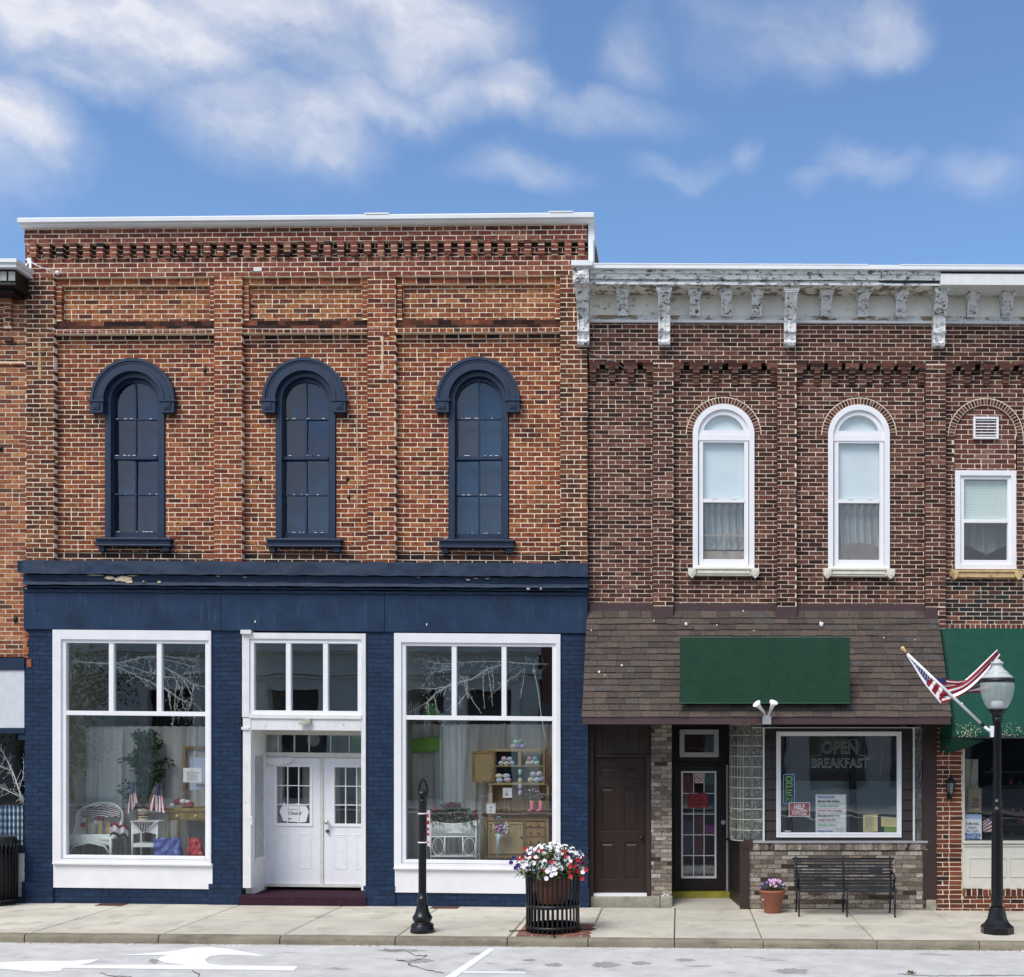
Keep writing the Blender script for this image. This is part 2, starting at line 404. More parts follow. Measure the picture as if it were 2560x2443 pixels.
M['brick_pier'] = mat('brick_pier', None, .85, .45, 22, .5, 90, spec=.15, ramp=[(0,(.150,.056,.030)),(.2,(.195,.072,.034)),(.4,(.110,.040,.024)),(.55,(.22,.080,.036)),(.7,(.075,.03,.02)),(.82,(.17,.052,.03)),(.93,(.25,.11,.055))], stain=((.018,.011,.010), 2.1, .50, .14, (1, 1, .55), .85), stain2=((.40,.27,.12), 2.6, .63, .1, (1, 1, .5), .5), stain3=((.035,.017,.014), 15, .545, .09, (1, 1, 1.6), .72))
M['brick_top'] = mat('brick_top', None, .85, .4, 22, .5, 90, spec=.15, ramp=[(0,(.195,.060,.042)),(.25,(.24,.078,.052)),(.45,(.150,.046,.034)),(.6,(.265,.095,.062)),(.74,(.10,.034,.027)),(.84,(.215,.06,.042)),(.95,(.32,.15,.1))], stain=((.025,.014,.013), 2.2, .55, .16, (1, 1, 1.6), .75), stain3=((.035,.017,.014), 15, .545, .09, (1, 1, 1.6), .72))
M['brick_soot_shade'] = mat('brick_soot_shade', None, .9, .3, 30, .5, 90, spec=.15, ramp=[(0,(.05,.025,.02)),(.3,(.085,.035,.025)),(.55,(.028,.016,.015)),(.8,(.14,.05,.03)),(.93,(.25,.09,.05))])
M['brick_dark'] = mat('brick_dark', None, .85, .32, 28, .5, 90, spec=.2, ramp=[(0,(.100,.038,.028)),(.2,(.060,.024,.020)),(.4,(.125,.049,.036)),(.6,(.040,.017,.016)),(.72,(.150,.058,.042)),(.86,(.082,.032,.025)),(.93,(.20,.09,.065))],
    stain=((.03,.018,.018), 1.9, .6, .18, (1, 1, 1), .65), stain2=((.36,.22,.16), 2.4, .62, .2, (1, 1, .8), .35), stain3=((.035,.017,.014), 15, .545, .09, (1, 1, 1.6), .72))
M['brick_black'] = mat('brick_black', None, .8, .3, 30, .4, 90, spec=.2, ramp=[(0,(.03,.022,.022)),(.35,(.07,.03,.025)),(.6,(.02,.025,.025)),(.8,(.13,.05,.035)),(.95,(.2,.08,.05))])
M['brick_infill'] = mat('brick_infill', None, .85, .22, 30, .4, 90, spec=.2, ramp=[(0,(0.133,0.049,0.038)),(.4,(0.101,0.035,0.029)),(.7,(0.161,0.063,0.049)),(.9,(0.210,0.112,0.091))])
M['brick_red'] = mat('brick_red', None, .75, .25, 30, .35, 90, spec=.3, ramp=[(0,(0.175,0.049,0.025)),(.3,(0.126,0.035,0.021)),(.55,(0.210,0.063,0.032)),(.72,(0.035,0.017,0.015)),(.84,(0.084,0.028,0.020))])
M['brick_orange'] = mat('brick_orange', None, .85, .3, 26, .5, 90, spec=.2, ramp=[(0,(0.288,0.094,0.043)),(.2,(0.216,0.072,0.036)),(.4,(0.331,0.122,0.058)),(.55,(0.180,0.065,0.036)),(.7,(0.374,0.144,0.065)),(.82,(0.115,0.050,0.032)),(.9,(0.432,0.202,0.094))],
    stain=((.3,.19,.13), 1.7, .58, .2, (1, 1, 1), .5))
M['brick_grey'] = mat('brick_grey', None, .85, .42, 34, .5, 90, spec=.2, ramp=[(0,(.29,.25,.205)),(.2,(.20,.17,.14)),(.4,(.37,.33,.275)),(.58,(.14,.115,.092)),(.74,(.27,.215,.17)),(.88,(.05,.04,.034)),(.93,(.44,.40,.35))],
    stain=((.07,.055,.045), 7, .55, .16, (1, 1, 1.6), .7))
M['brick_blue'] = mat('brick_blue', (.012,.030,.070), .55, .25, 14, .6, 45, spec=.25, rv=.2, stain=((.028,.058,.115), 5, .56, .18, (1, 1, 2), .6), stain2=((.006,.012,.03), 3, .57, .14, (1, 1, 1.5), .7))
M['mortar_cream'] = mat('mortar_cream', (.95,.80,.60), .9, .2, 18, .4, 120, spec=.1, stain=((.2,.14,.1), 2.0, .58, .2, (1, 1, .8), .6))
M['mortar_pale'] = mat('mortar_pale', (.84,.72,.55), .9, .18, 18, .4, 120, spec=.1, stain=((.25,.18,.13), 2.2, .58, .2, (1, 1, .8), .55))
M['mortar_grey'] = mat('mortar_grey', (.115,.10,.085), .9, .25, 18, .4, 120, spec=.1)
M['blue_paint'] = mat('blue_paint', (.012,.033,.076), .5, .3, 2.5, .5, 7, spec=.28, stain=((.05,.085,.14), 5, .56, .16, (4, 4, .45), .5), stain2=((.008,.018,.042), 2.6, .56, .2, (1, 1, .8), .6))
M['blue_trim'] = mat('blue_trim', (.013,.028,.062), .38, .15, 8, .12, 30, spec=.45, stain=((.09,.13,.2), 9, .66, .12, (1, 1, 1), .4))
M['blue_flash'] = mat('blue_flash', (.009,.024,.055), .6, .3, 4, .8, 9, spec=.22, stain=((.045,.075,.13), 7, .57, .2, (1, 1, .6), .45))
M['blue_rough'] = mat('blue_rough', (.012,.030,.068), .55, .4, 9, 1.0, 16, spec=.3, stain=((.55,.47,.34), 4.2, .705, .012, (1, 1, 1.6), 1), stretch=(1, 1, 3))
M['white'] = mat('white', (.80,.80,.82), .45, .05, 3, .05, 30, spec=.4, stain=((.6,.6,.6), 7, .66, .2, (1, 1, .5), .35))
M['white_old'] = mat('white_old', (.74,.74,.74), .6, .08, 5, .3, 30, spec=.3, stain=((.30,.27,.22), 9, .64, .06, (1, 1, 1), .8))
M['vinyl'] = mat('vinyl', (.84,.84,.86), .4, .04, 3, 0, spec=.45)
M['coping'] = mat('coping', (.82,.83,.84), .35, .06, 2, .08, 8, spec=.5, stain=((.5,.52,.52), 3, .62, .1, (.6, 1, 6), .45))
M['weathered'] = mat('weathered', (.83,.83,.81), .7, .1, 6, .8, 30, spec=.2, stain=((.30,.32,.34), 11, .535, .05, (.7, 1, 1.6), .8), stain2=((.07,.055,.045), 15, .565, .04, (.7, 1, 1.2), .9))
M['weathered_soffit'] = mat('weathered_soffit', (.78,.75,.66), .75, .1, 6, .5, 30, spec=.2, stain=((.16,.12,.08), 8, .50, .05, (1, 1, 1), .85))
M['cornice_panel'] = mat('cornice_panel', (.90,.87,.79), .7, .06, 5, .4, 30, spec=.2, stain=((.30,.22,.14), 5, .61, .04, (.8, 1, 1), .6))
M['stone'] = mat('stone', (.33,.31,.25), .85, .25, 8, .5, 30, spec=.2, stain=((.15,.14,.12), 5, .58, .14, (1, 1, 1), .7))
M['stone_sill'] = mat('stone_sill', (.74,.71,.6), .7, .12, 8, .3, 40, spec=.25, stain=((.5,.4,.2), 6, .6, .15, (1, 1, 1), .5))
M['stone_sill_ochre'] = mat('stone_sill_ochre', (.62,.44,.22), .8, .2, 9, .4, 40, spec=.2, stain=((.3,.15,.06), 8, .55, .12, (1, 1, 1), .8))
M['concrete'] = mat('concrete', (.56,.53,.45), .9, .14, 1.3, .45, 70, spec=.15, rv=.07, stain=((.27,.25,.2), 2.3, .52, .2, (1, 1, 1), .6), stain2=((.6,.58,.52), 6, .62, .2, (1, 1, 1), .4), stain3=((.16,.15,.13), 17, .68, .03, (1, 1, 1), .7))
M['kerb'] = mat('kerb', (.25,.225,.17), .95, .2, 3, .9, 45, spec=.1, stain=((.13,.115,.09), 4, .52, .16, (.7, 1, 3), .8))
M['road'] = mat('road', (.57,.57,.56), .9, .14, 3, .5, 90, spec=.15, stain=((.26,.255,.25), 1.4, .61, .07, (1, 2.4, 1), .8), stain2=((.36,.35,.34), 14, .6, .1, (.5, 2.6, 1), .5))
M['road_paint'] = mat('road_paint', (.86,.87,.9), .7, .05, 6, .2, 60, spec=.3, stain=((.55,.55,.55), 11, .66, .04, (1, 2, 1), .8))
M['crack'] = mat('crack', (.10,.09,.08), .95, .2, 10, 0)
M['joint'] = mat('joint', (.12,.10,.08), .95, .2, 10, 0)
M['pebble'] = mat('pebble', (.38,.33,.25), .95, .3, 20, .6, 60)
M['brown_paint'] = mat('brown_paint', (.045,.028,.026), .5, .12, 7, .12, 40, spec=.35)
M['fascia'] = mat('fascia', (.075,.044,.046), .5, .12, 4, .12, 20, spec=.35, stain=((.06,.04,.04), 4, .6, .15, (3, 1, .6), .5))
M['dark_brown'] = mat('dark_brown', (.012,.008,.007), .5, .2, 8, .15, 40, spec=.35)
M['door_brown'] = mat('door_brown', (.030,.017,.013), .42, .12, 8, .12, 50, spec=.4)
M['shingle'] = mat('shingle', None, .95, .3, 38, .8, 160, spec=.1, ramp=[(0,(.108,.086,.073)),(.25,(.092,.074,.065)),(.5,(.122,.094,.078)),(.75,(.080,.067,.060)),(.9,(.100,.088,.082))],
    stain=((.03,.03,.03), 1.3, .58, .2, (.6, 1, 1.6), .7), stain2=((.3,.28,.25), 3.4, .68, .14, (1, 1, 1), .35))
M['green_sign'] = mat('green_sign', (.009,.045,.021), .45, .14, 6, .5, 12, spec=.4, stain=((.016,.065,.034), 1.2, .5, .3, (1, 1, 1), .4))
M['awning'] = mat('awning', (.006,.060,.041), .7, .12, 9, .25, 130, spec=.2, stain=((.45,.50,.38), 34, .735, .02, (1, 1, 1), .8), stain2=((.006,.045,.03), 1.5, .56, .2, (1, 1, .6), .5))
M['black_iron'] = mat('black_iron', (.006,.007,.009), .45, .3, 12, .25, 60, spec=.4)
M['iron_gloss'] = mat('iron_gloss', (.0065,.007,.010), .3, .2, 10, .15, 50, spec=.42)
M['bench_iron'] = mat('bench_iron', (.018,.022,.031), .45, .35, 14, .25, 60, spec=.5)
M['terracotta'] = mat('terracotta', (.29,.105,.070), .6, .12, 8, .15, 40, spec=.35)
M['soil'] = mat('soil', (.03,.02,.015), 1, .3, 30, .5, 60)
M['metal'] = mat('metal', (.55,.56,.57), .35, .1, 10, .05, metal=.9)
M['metal_grey'] = mat('metal_grey', (.42,.43,.44), .45, .1, 10, .05, metal=.3)
M['beige'] = mat('beige', (.42,.41,.34), .5, .1, 10)
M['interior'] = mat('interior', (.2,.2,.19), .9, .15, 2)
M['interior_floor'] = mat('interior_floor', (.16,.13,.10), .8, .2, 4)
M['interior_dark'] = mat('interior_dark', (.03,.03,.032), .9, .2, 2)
M['teal_reflection'] = mat('teal_reflection', (.50,.60,.60), .8, .15, 1.5)
M['glass'] = glass_mat('glass', .135, wav=.008)
M['glass_up'] = glass_mat('glass_up', .075, (.5,.62,.80), wav=.05, wsc=2.6)
M['glass_clear'] = glass_mat('glass_clear', .055, wav=.01)
M['sheer'] = sheer_mat('sheer', (.95,.97,.95), .86)
M['sheer_dark'] = sheer_mat('sheer_dark', (.88,.88,.83), .8)
M['lace'] = sheer_mat('lace', (.72,.78,.80), .55)
M['shade'] = mat('shade', (.66,.74,.78), .8, .05, 3)
M['carpet'] = mat('carpet', (.045,.022,.034), 1, .3, 40, .8, 200, spec=.05, stain=((.12,.09,.09), 30, .6, .1, (1, 1, 1), .4))
M['yellow'] = mat('yellow', (.30,.26,.03), .7, .2, 10, .2, 60, stain=((.2,.17,.05), 9, .6, .1, (1, 1, 1), .7))
M['paver'] = mat('paver', None, .9, .2, 20, .4, 80, ramp=[(0,(.25,.09,.06)),(.4,(.32,.13,.09)),(.7,(.2,.09,.07))])
M['rust'] = mat('rust', (.13,.06,.04), .9, .3, 20, .5, 80)
M['sign_white'] = mat('sign_white', (.85,.85,.87), .4, .03, 5)
M['red'] = mat('red', (.50,.012,.02), .45, .06, 8)
M['sign_red'] = mat('sign_red', (.42,.03,.045), .45, .06, 8)
M['flag_red'] = mat('flag_red', (.27,.006,.016), .7, .08, 8)
M['flag_white'] = mat('flag_white', (.84,.83,.86), .7, .04, 8)
M['flag_blue'] = mat('flag_blue', (.012,.018,.10), .7, .08, 8)
M['ink'] = mat('ink', (.02,.02,.02), .6, 0)
M['ink_blue'] = mat('ink_blue', (.02,.12,.42), .6, 0)
M['ink_green'] = mat('ink_green', (.05,.45,.2), .6, 0)
M['ink_red'] = mat('ink_red', (.45,.03,.12), .6, 0)
M['ink_grey'] = mat('ink_grey', (.25,.27,.29), .6, 0)
M['wicker'] = mat('wicker', (.86,.90,.88), .6, .1, 20, .4, 60)
M['wood'] = mat('wood', (.34,.22,.10), .6, .3, 6, .3, 40, stretch=(3, 3, .6), spec=.3)
M['wood_dark'] = mat('wood_dark', (.11,.055,.035), .5, .3, 6, .3, 40, stretch=(3, 3, .6), spec=.35)
M['wood_pale'] = mat('wood_pale', (.50,.38,.20), .6, .25, 8, .2, 40, spec=.3)
M['mustard'] = mat('mustard', (.30,.22,.07), .55, .15, 8, .1, 40)
M['rattan'] = mat('rattan', (.42,.31,.14), .8, .3, 60, .6, 160)
M['leaf'] = mat('leaf', None, .55, .2, 12, ramp=[(0,(.025,.07,.018)),(.3,(.04,.10,.025)),(.55,(.06,.14,.035)),(.78,(.015,.045,.014)),(.92,(.12,.2,.06))], spec=.35)
M['leaf_tree'] = mat('leaf_tree', None, .6, .2, 3, ramp=[(0,(.04,.085,.02)),(.35,(.07,.12,.025)),(.65,(.10,.15,.03)),(.85,(.03,.06,.015))])
M['leaf_petunia'] = mat('leaf_petunia', None, .6, .2, 12, ramp=[(0,(.04,.10,.02)),(.3,(.08,.17,.03)),(.6,(.02,.05,.012)),(.85,(.2,.32,.08))])
M['bark'] = mat('bark', (.12,.09,.07), .9, .3, 14, .7, 50)
M['petal_white'] = mat('petal_white', (.88,.87,.92), .6, .03, 20)
M['petal_red'] = mat('petal_red', (.42,.008,.014), .6, .12, 20)
M['petal_purple'] = mat('petal_purple', (.03,.012,.14), .6, .2, 20)
M['petal_pink'] = mat('petal_pink', (.70,.42,.66), .6, .12, 20)
M['petal_crimson'] = mat('petal_crimson', (.22,.02,.025), .6, .3, 20)
M['petal_yellow'] = mat('petal_yellow', (.75,.65,.2), .6, .1, 20)
M['branch_white'] = mat('branch_white', (.9,.93,.92), .6, .08, 20)
M['lamp_globe'] = sheer_mat('lamp_globe', (.80,.87,.86), .42)
M['neon'] = mat('neon', (.55,.60,.56), .3, .05)
M['neon_green'] = mat('neon_green', (.2,.55,.12), .3, .03, emis=((.35,.95,.25), .12))
M['neon_blue'] = mat('neon_blue', (.10,.25,.5), .3, .03, emis=((.15,.3,.6), .25))
M['grey_tile'] = mat('grey_tile', (.4,.4,.36), .8, .15, 5, .2)
def cm(name, col, rough=.7, var=.06, **k):
    if name not in M: M[name] = mat(name, col, rough, var, 10, **k)
    return M[name]
# ================================================================== SETTING
def slab(mb, x0, x1, y0, y1, top, thick, bev=.006):
    z = lambda x: gz(x) + top
    b = len(mb.v); old = mb.rnd; mb.rnd = random.random()
    dz = random.uniform(-.002, .002)
    for (a, c, h) in ((0, 0, -thick), (0, 0, -bev), (bev, bev, 0)):
        for (x, y) in ((x0 + a, y0 + c), (x1 - a, y0 + c), (x1 - a, y1 - c), (x0 + a, y1 - c)): mb.v.append((x, y, z(x) + h + dz))
    mb.face([b + 8, b + 9, b + 10, b + 11])
    for l in (0, 4):
        for k in range(4): mb.face([b + l + k, b + l + (k + 1) % 4, b + l + 4 + (k + 1) % 4, b + l + 4 + k])
    mb.rnd = old
XL, XR = -45.0, 30.0
def sheet(name, x0, x1, y0, y1, h, m, kind='structure', **k):
    mb = MB(); mb.poly([(x0, y0, gz(x0) + h), (x1, y0, gz(x1) + h), (x1, y1, gz(x1) + h), (x0, y1, gz(x0) + h)])
    return mb.build(name, m, kind=kind, **k)
sheet('ground', -500, 400, -400, 500, -.16, M['joint'])
sheet('road', XL - 60, XR + 60, -24, KERB_Y - .001, ROADH, M['road'])
sheet('added_dark_lane', XL - 60, XR + 60, -23.2, -5.4, ROADH + .004, mat('dark_lane', (.085,.085,.088), .9, .2, 2, .4, 90, spec=.15))  # unseen dark lane, added to dim the road's reflection in the shop glass
jx = sorted([-8.19, -6.52, -5.0, -3.56, -2.16, -1.15, -.07, 1.04, 2.46, 3.74, 5.2, 6.7, 8.2] + [-9.7 - 1.5 * k for k in range(18)] + [9.7 + 1.5 * k for k in range(12)])
YM = -1.34
mb = MB()
for a, b in zip(jx, jx[1:]):
    slab(mb, a + .006, b - .006, YM + .010, .02, 0, .15, .012); slab(mb, a + .006, b - .006, KERB_Y + .16, YM - .010, 0, .15, .012)
mb.build('sidewalk', M['concrete'], kind='structure')
mb = MB(); mb.rnd = .5
def kerb_seg(a, b):
    prof = [(KERB_Y + .155, 0), (KERB_Y + .055, 0), (KERB_Y + .025, -.006), (KERB_Y + .006, -.022), (KERB_Y, -.045), (KERB_Y, -.2)]
    n = 8; base = len(mb.v); mb.smooth = True
    for i in range(n + 1):
        x = a + (b - a) * i / n
        for y, h in prof: mb.v.append((x, y + mnoise.noise(Vector((x * 2, y * 3, h * 9))) * .008, gz(x) + h + mnoise.noise(Vector((x * 3, y * 3, 4))) * .004))
    for i in range(n):
        for k in range(len(prof) - 1): q = base + i * len(prof) + k; mb.face([q, q + len(prof), q + len(prof) + 1, q + 1])
    mb.smooth = False
for a, b in zip(jx, jx[1:]): kerb_seg(a + .006, b - .006)
mb.build('kerb', M['kerb'], kind='structure')
# grit and weeds along the kerb foot
mb = MB()
for i in range(900):
    x = random.uniform(-9.6, 5.2); y = KERB_Y - abs(random.gauss(0, .035)) - .004; s = random.uniform(.003, .011)
    mb.box(x, x + s * random.uniform(1, 2.4), y - s, y, gz(x) + ROADH, gz(x) + ROADH + s * .6)
mb.build('gutter_grit', M['pebble'], kind='stuff', label='loose grit gathered along the foot of the kerb')
# painted road marks and cracks, thin sheets a few mm above the road
def decal(name, pts, h, m, **k):
    mb = MB(); P = [gpt(px, py, 0) for px, py in pts]
    out = []
    for px, py in pts:
        a = (px - VX) / F; b = (py - VY) / F; t = (CZ - ROADH - h) / (b + GS * a); out.append((a * t, t - D, CZ - b * t))
    mb.poly(out); return mb.build(name, m, kind='structure', **k)
decal('road_marking', [(0,2405),(105,2402),(180,2402),(250,2398),(225,2408),(200,2412),(430,2412),(600,2414),(745,2416),(735,2427),(640,2425),(400,2423),(160,2420),(150,2428),(90,2430),(0,2422)], .004, M['road_paint'])
decal('road_marking', [(270,2390),(420,2379),(485,2369),(530,2368),(570,2372),(625,2382),(668,2391),(600,2388),(560,2387),(525,2391),(512,2400),(520,2408),(560,2414),(470,2413),(415,2408),(395,2400),(402,2392),(420,2388),(350,2388)], .004, M['road_paint'])
decal('road_marking', [(1222,2371),(1238,2372),(1140,2443),(1112,2443)], .004, M['road_paint'])
decal('road_marking', [(1155,2428),(1315,2430),(1312,2434),(1148,2432)], .004, M['road_paint'])
decal('road_marking', [(2545,2372),(2600,2372),(2600,2380),(2556,2380)], .004, M['road_paint'])
def crack(pts, wd):
    mb = MB()
    for (a, b), (c, d) in zip(pts, pts[1:]):
        n = max(1, int(math.hypot(c - a, d - b) / 6)); q = []
        for i in range(n + 1):
            x = a + (c - a) * i / n + random.uniform(-1.5, 1.5) * (0 < i < n); y = b + (d - b) * i / n + random.uniform(-.8, .8) * (0 < i < n); u = (x - VX) / F
            e = []
            for s_ in (-1, 1): v = (y + s_ * wd * random.uniform(.25, .8) - VY) / F; t = (CZ - ROADH - .003) / (v + GS * u); e.append((u * t, t - D, CZ - v * t))
            q.append(e)
        for i in range(n): mb.poly([q[i][0], q[i][1], q[i + 1][1], q[i + 1][0]])
    mb.build('road_crack', M['crack'], kind='structure')
crack([(960,2372),(975,2378),(1010,2374),(1040,2390),(1068,2388),(1052,2398),(1035,2402),(1020,2412),(1040,2416),(1062,2424),(1085,2428),(1110,2433)], 1.6)
crack([(990,2400),(1012,2402),(1024,2410),(1030,2418)], 2.5)
crack([(250,2432),(280,2440),(330,2442)], 1.6)
crack([(480,2426),(490,2432),(500,2436),(495,2443)], 2.5)
crack([(2243,2435),(2330,2440),(2560,2438)], 1.2)
def patchy(cx, cy, rx, ry, n=26):
    pts = []
    for i in range(n):
        a = 2 * math.pi * i / n; k = random.uniform(.6, 1.1); pts.append((cx + rx * k * math.cos(a), cy + ry * k * math.sin(a)))
    decal('tar_stain', pts, .002, cm('stain_road', (.33,.325,.315), .9, .2))
for a in [(1052,2402,42,6),(1515,2412,42,8),(1600,2408,32,5),(1712,2400,28,4),(1000,2376,70,4),(1385,2412,26,5),(1320,2400,20,3),(1190,2384,22,2.5),(1980,2428,50,8),(385,2403,14,7)]: patchy(*a)
# litter: the small tuft lying on the road
g = gpt(2278, 2412); mb = MB()
for i in range(26):
    p = Vector((g.x + random.gauss(0, .03), g.y + random.gauss(0, .02), gz(g.x) + ROADH + .004)); mb.leaf(p, Vector((random.gauss(0, 1), random.gauss(0, 1), random.uniform(.1, .8))), Vector((0, 0, 1)), .045, .02)
mb.build('dead_leaf', cm('dead_leaf', (.16,.12,.05), .9, .3), label='small brown tuft of dead leaves lying on the pale road', cat='leaves')
# iron covers let into the pavement
for px, py, rx, ry, lb in ((290, 2259, .2, .1, 'rusty cover in the pavement beneath the window with the wicker chair'), (1108, 2272, .2, .1, 'rusty cover in the pavement beside the short black post'),):
    g = gpt(px, py); mb = MB()
    mb.box(g.x - rx, g.x + rx, -.24, -.05, gz(g.x) - .01, gz(g.x) + .007)
    for i in range(9): mb.box(g.x - rx + .02 + i * .042, g.x - rx + .04 + i * .042, -.225, -.065, gz(g.x) + .007, gz(g.x) + .011)
    mb.build('utility_cover', M['rust'], label=lb, cat='utility cover')

# ================================================================== LEFT BRICK SHOP WITH BLUE FRONT
LB = thing('brick_shop', 'two storey orange brick shop with navy blue arched windows and white display windows', 'building', (X(765), 4, gz(X(765))))
zb = Z(2290)
BW = [M['brick_old'], M['mortar_cream'], M['brick_soot_shade'], M['brick_panel'], M['brick_top'], M['brick_pier']]
def fit(mb, x0, x1, z0, z1, y, H=.0701, **k):
    n = max(1, round((z1 - z0) / H)); bricks(mb, x0, x1, z0, z1, y, H=(z1 - z0) / n, zr=z0, **k)
def wincut(cxs, r, zs, z0, y, rect=None):
    def f(za, zb_):
        zm = (za + zb_) / 2; out = []
        for c in cxs:
            if zm < z0: continue
            if zm < zs: out.append((c - r, c + r))
            elif zm < zs + r: w = math.sqrt(r * r - (zm - zs) ** 2); out.append((c - w, c + w))
        for (a, b, c_, d) in (rect or []):
            if c_ < zm < d: out.append((a, b))
        return out
    return f
YR_ = .11
BAYS = [(135, 535), (605, 918), (989, 1400)]
WCX = [338, 765, 1197]
rW = 76 * (D + YR_) / F
cut = wincut([X(c, YR_) for c in WCX], rW, Z(1003, YR_), Z(1347, YR_), YR_)
mb = MB(WL)
fit(mb, X(65), X(1469), Z(607), Z(560), -.05, dep=.12, miB=4)
for i in range(42):
    a = 78 + i * 33.35
    if a + 17 > 1468: break
    za_, hb = Z(606), (Z(606) - Z(643)) / 3
    mb.mi = 1; mb.box(X(a) + .004, X(a + 17) - .004, -.047, .05, Z(642), za_)
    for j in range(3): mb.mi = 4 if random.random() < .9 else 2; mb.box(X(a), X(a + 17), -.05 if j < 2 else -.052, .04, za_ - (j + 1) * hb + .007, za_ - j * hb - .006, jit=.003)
fit(mb, X(65), X(1469), Z(645), Z(607), .045, miB=2)  # darker bricks in the recess behind the dentils
fit(mb, X(65), X(1469), Z(691), Z(643), 0, dep=.12, miB=4)
for a, b in BAYS:
    xa, xb = X(a), X(b)
    fit(mb, xa, xb, Z(708), Z(691), .05, dep=.09)
    bricks(mb, xa, xa + .085, Z(797), Z(706), .05, dep=.09); bricks(mb, xb - .085, xb, Z(797), Z(706), .05, dep=.09)
    fit(mb, xa, xb, Z(800), Z(704), .12, miB=3)
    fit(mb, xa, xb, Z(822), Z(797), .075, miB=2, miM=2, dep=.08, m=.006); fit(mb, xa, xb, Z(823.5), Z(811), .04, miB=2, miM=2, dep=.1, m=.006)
    fit(mb, xa, xb, Z(833), Z(822), -.012, L=.105, dep=.14)
    fit(mb, xa, xb, Z(845), Z(833), .07, miB=2, dep=.06)  # dark brick row paints in the shadow under the string course
    bricks(mb, xa, xb, Z(1382, YR_), Z(845, YR_), YR_, cut=cut)
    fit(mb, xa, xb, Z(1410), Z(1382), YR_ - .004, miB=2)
mb.build('wall', BW, LB)
for i, (a, b) in enumerate(((65, 135), (535, 605), (918, 989), (1400, 1469))):
    mb = MB(WL); bricks(mb, X(a), X(b), Z(1410), Z(691), 0, dep=.13, xr=X(a) + .0, miB=5 if i in (0, 3) else 0)
    mb.build('pilaster', BW, LB)
# shell of the house: side walls, back, roof and floors
mb = MB(WL)
mb.px(63, 75, 600, 2280, .14, 9); mb.px(1458, 1467, 600, 2280, .14, 9); mb.box(X(63), X(1467), 9, 9.2, zb, Z(600))
mb.build('side_wall', M['brick_orange'], LB)
mb = MB(WL); mb.box(X(63), X(1467), .08, 9, Z(640), Z(632)); mb.build('roof', M['interior_dark'], LB)
mb = MB(WL); mb.box(X(76), X(1457), .2, 9, Z(1560), Z(1530)); mb.build('ceiling', M['interior'], LB)
mb = MB(WL); mb.box(X(76), X(1457), 1.55, 9, -.2, .28); mb.build('floor', M['interior_floor'], LB)
mb = MB(WL); mb.box(X(76), X(1457), 4.2, 4.3, .1, Z(1562)); mb.box(X(76), X(1457), 3, 3.1, Z(1528), Z(642)); mb.build('inner_wall', M['interior'], LB)
# coping
mb = MB(WL)
prof = [(-.10, Z(563, -.1)), (-.135, Z(558, -.13)), (-.15, Z(551, -.15)), (-.19, Z(549, -.19)), (-.195, Z(540, -.19)), (-.165, Z(536, -.19)), (.3, Z(536, -.19)), (.3, Z(563, -.1))]
mb.prism(prof, X(43, -.19), X(1484, -.19), 'x')
for a in (920, 1375): mb.box(X(a), X(a + (130 if a < 400 else 60)), -.197, .305, Z(537, -.19), Z(534, -.19))
mb.build('coping', M['coping'], LB)
mb = MB(WL); mb.px(1471, 1483, 555, 656, -.05, .25); mb.px(1483, 1486, 580, 606, -.05, .2)
mb.box(X(1470), X(1482), .25, 9, Z(575), Z(556)); mb.build('parapet_flashing', M['coping'], LB)
mb = MB(WL); mb.box(X(45), X(66), .3, 9, Z(575), Z(556)); mb.build('parapet_flashing', M['coping'], LB)
mb = MB(WL); mb.px(68, 78, 640, 668, -.03, .1); mb.px(63, 72, 655, 690, -.03, .1)
mb.build('corner_flashing', M['coping'], LB)
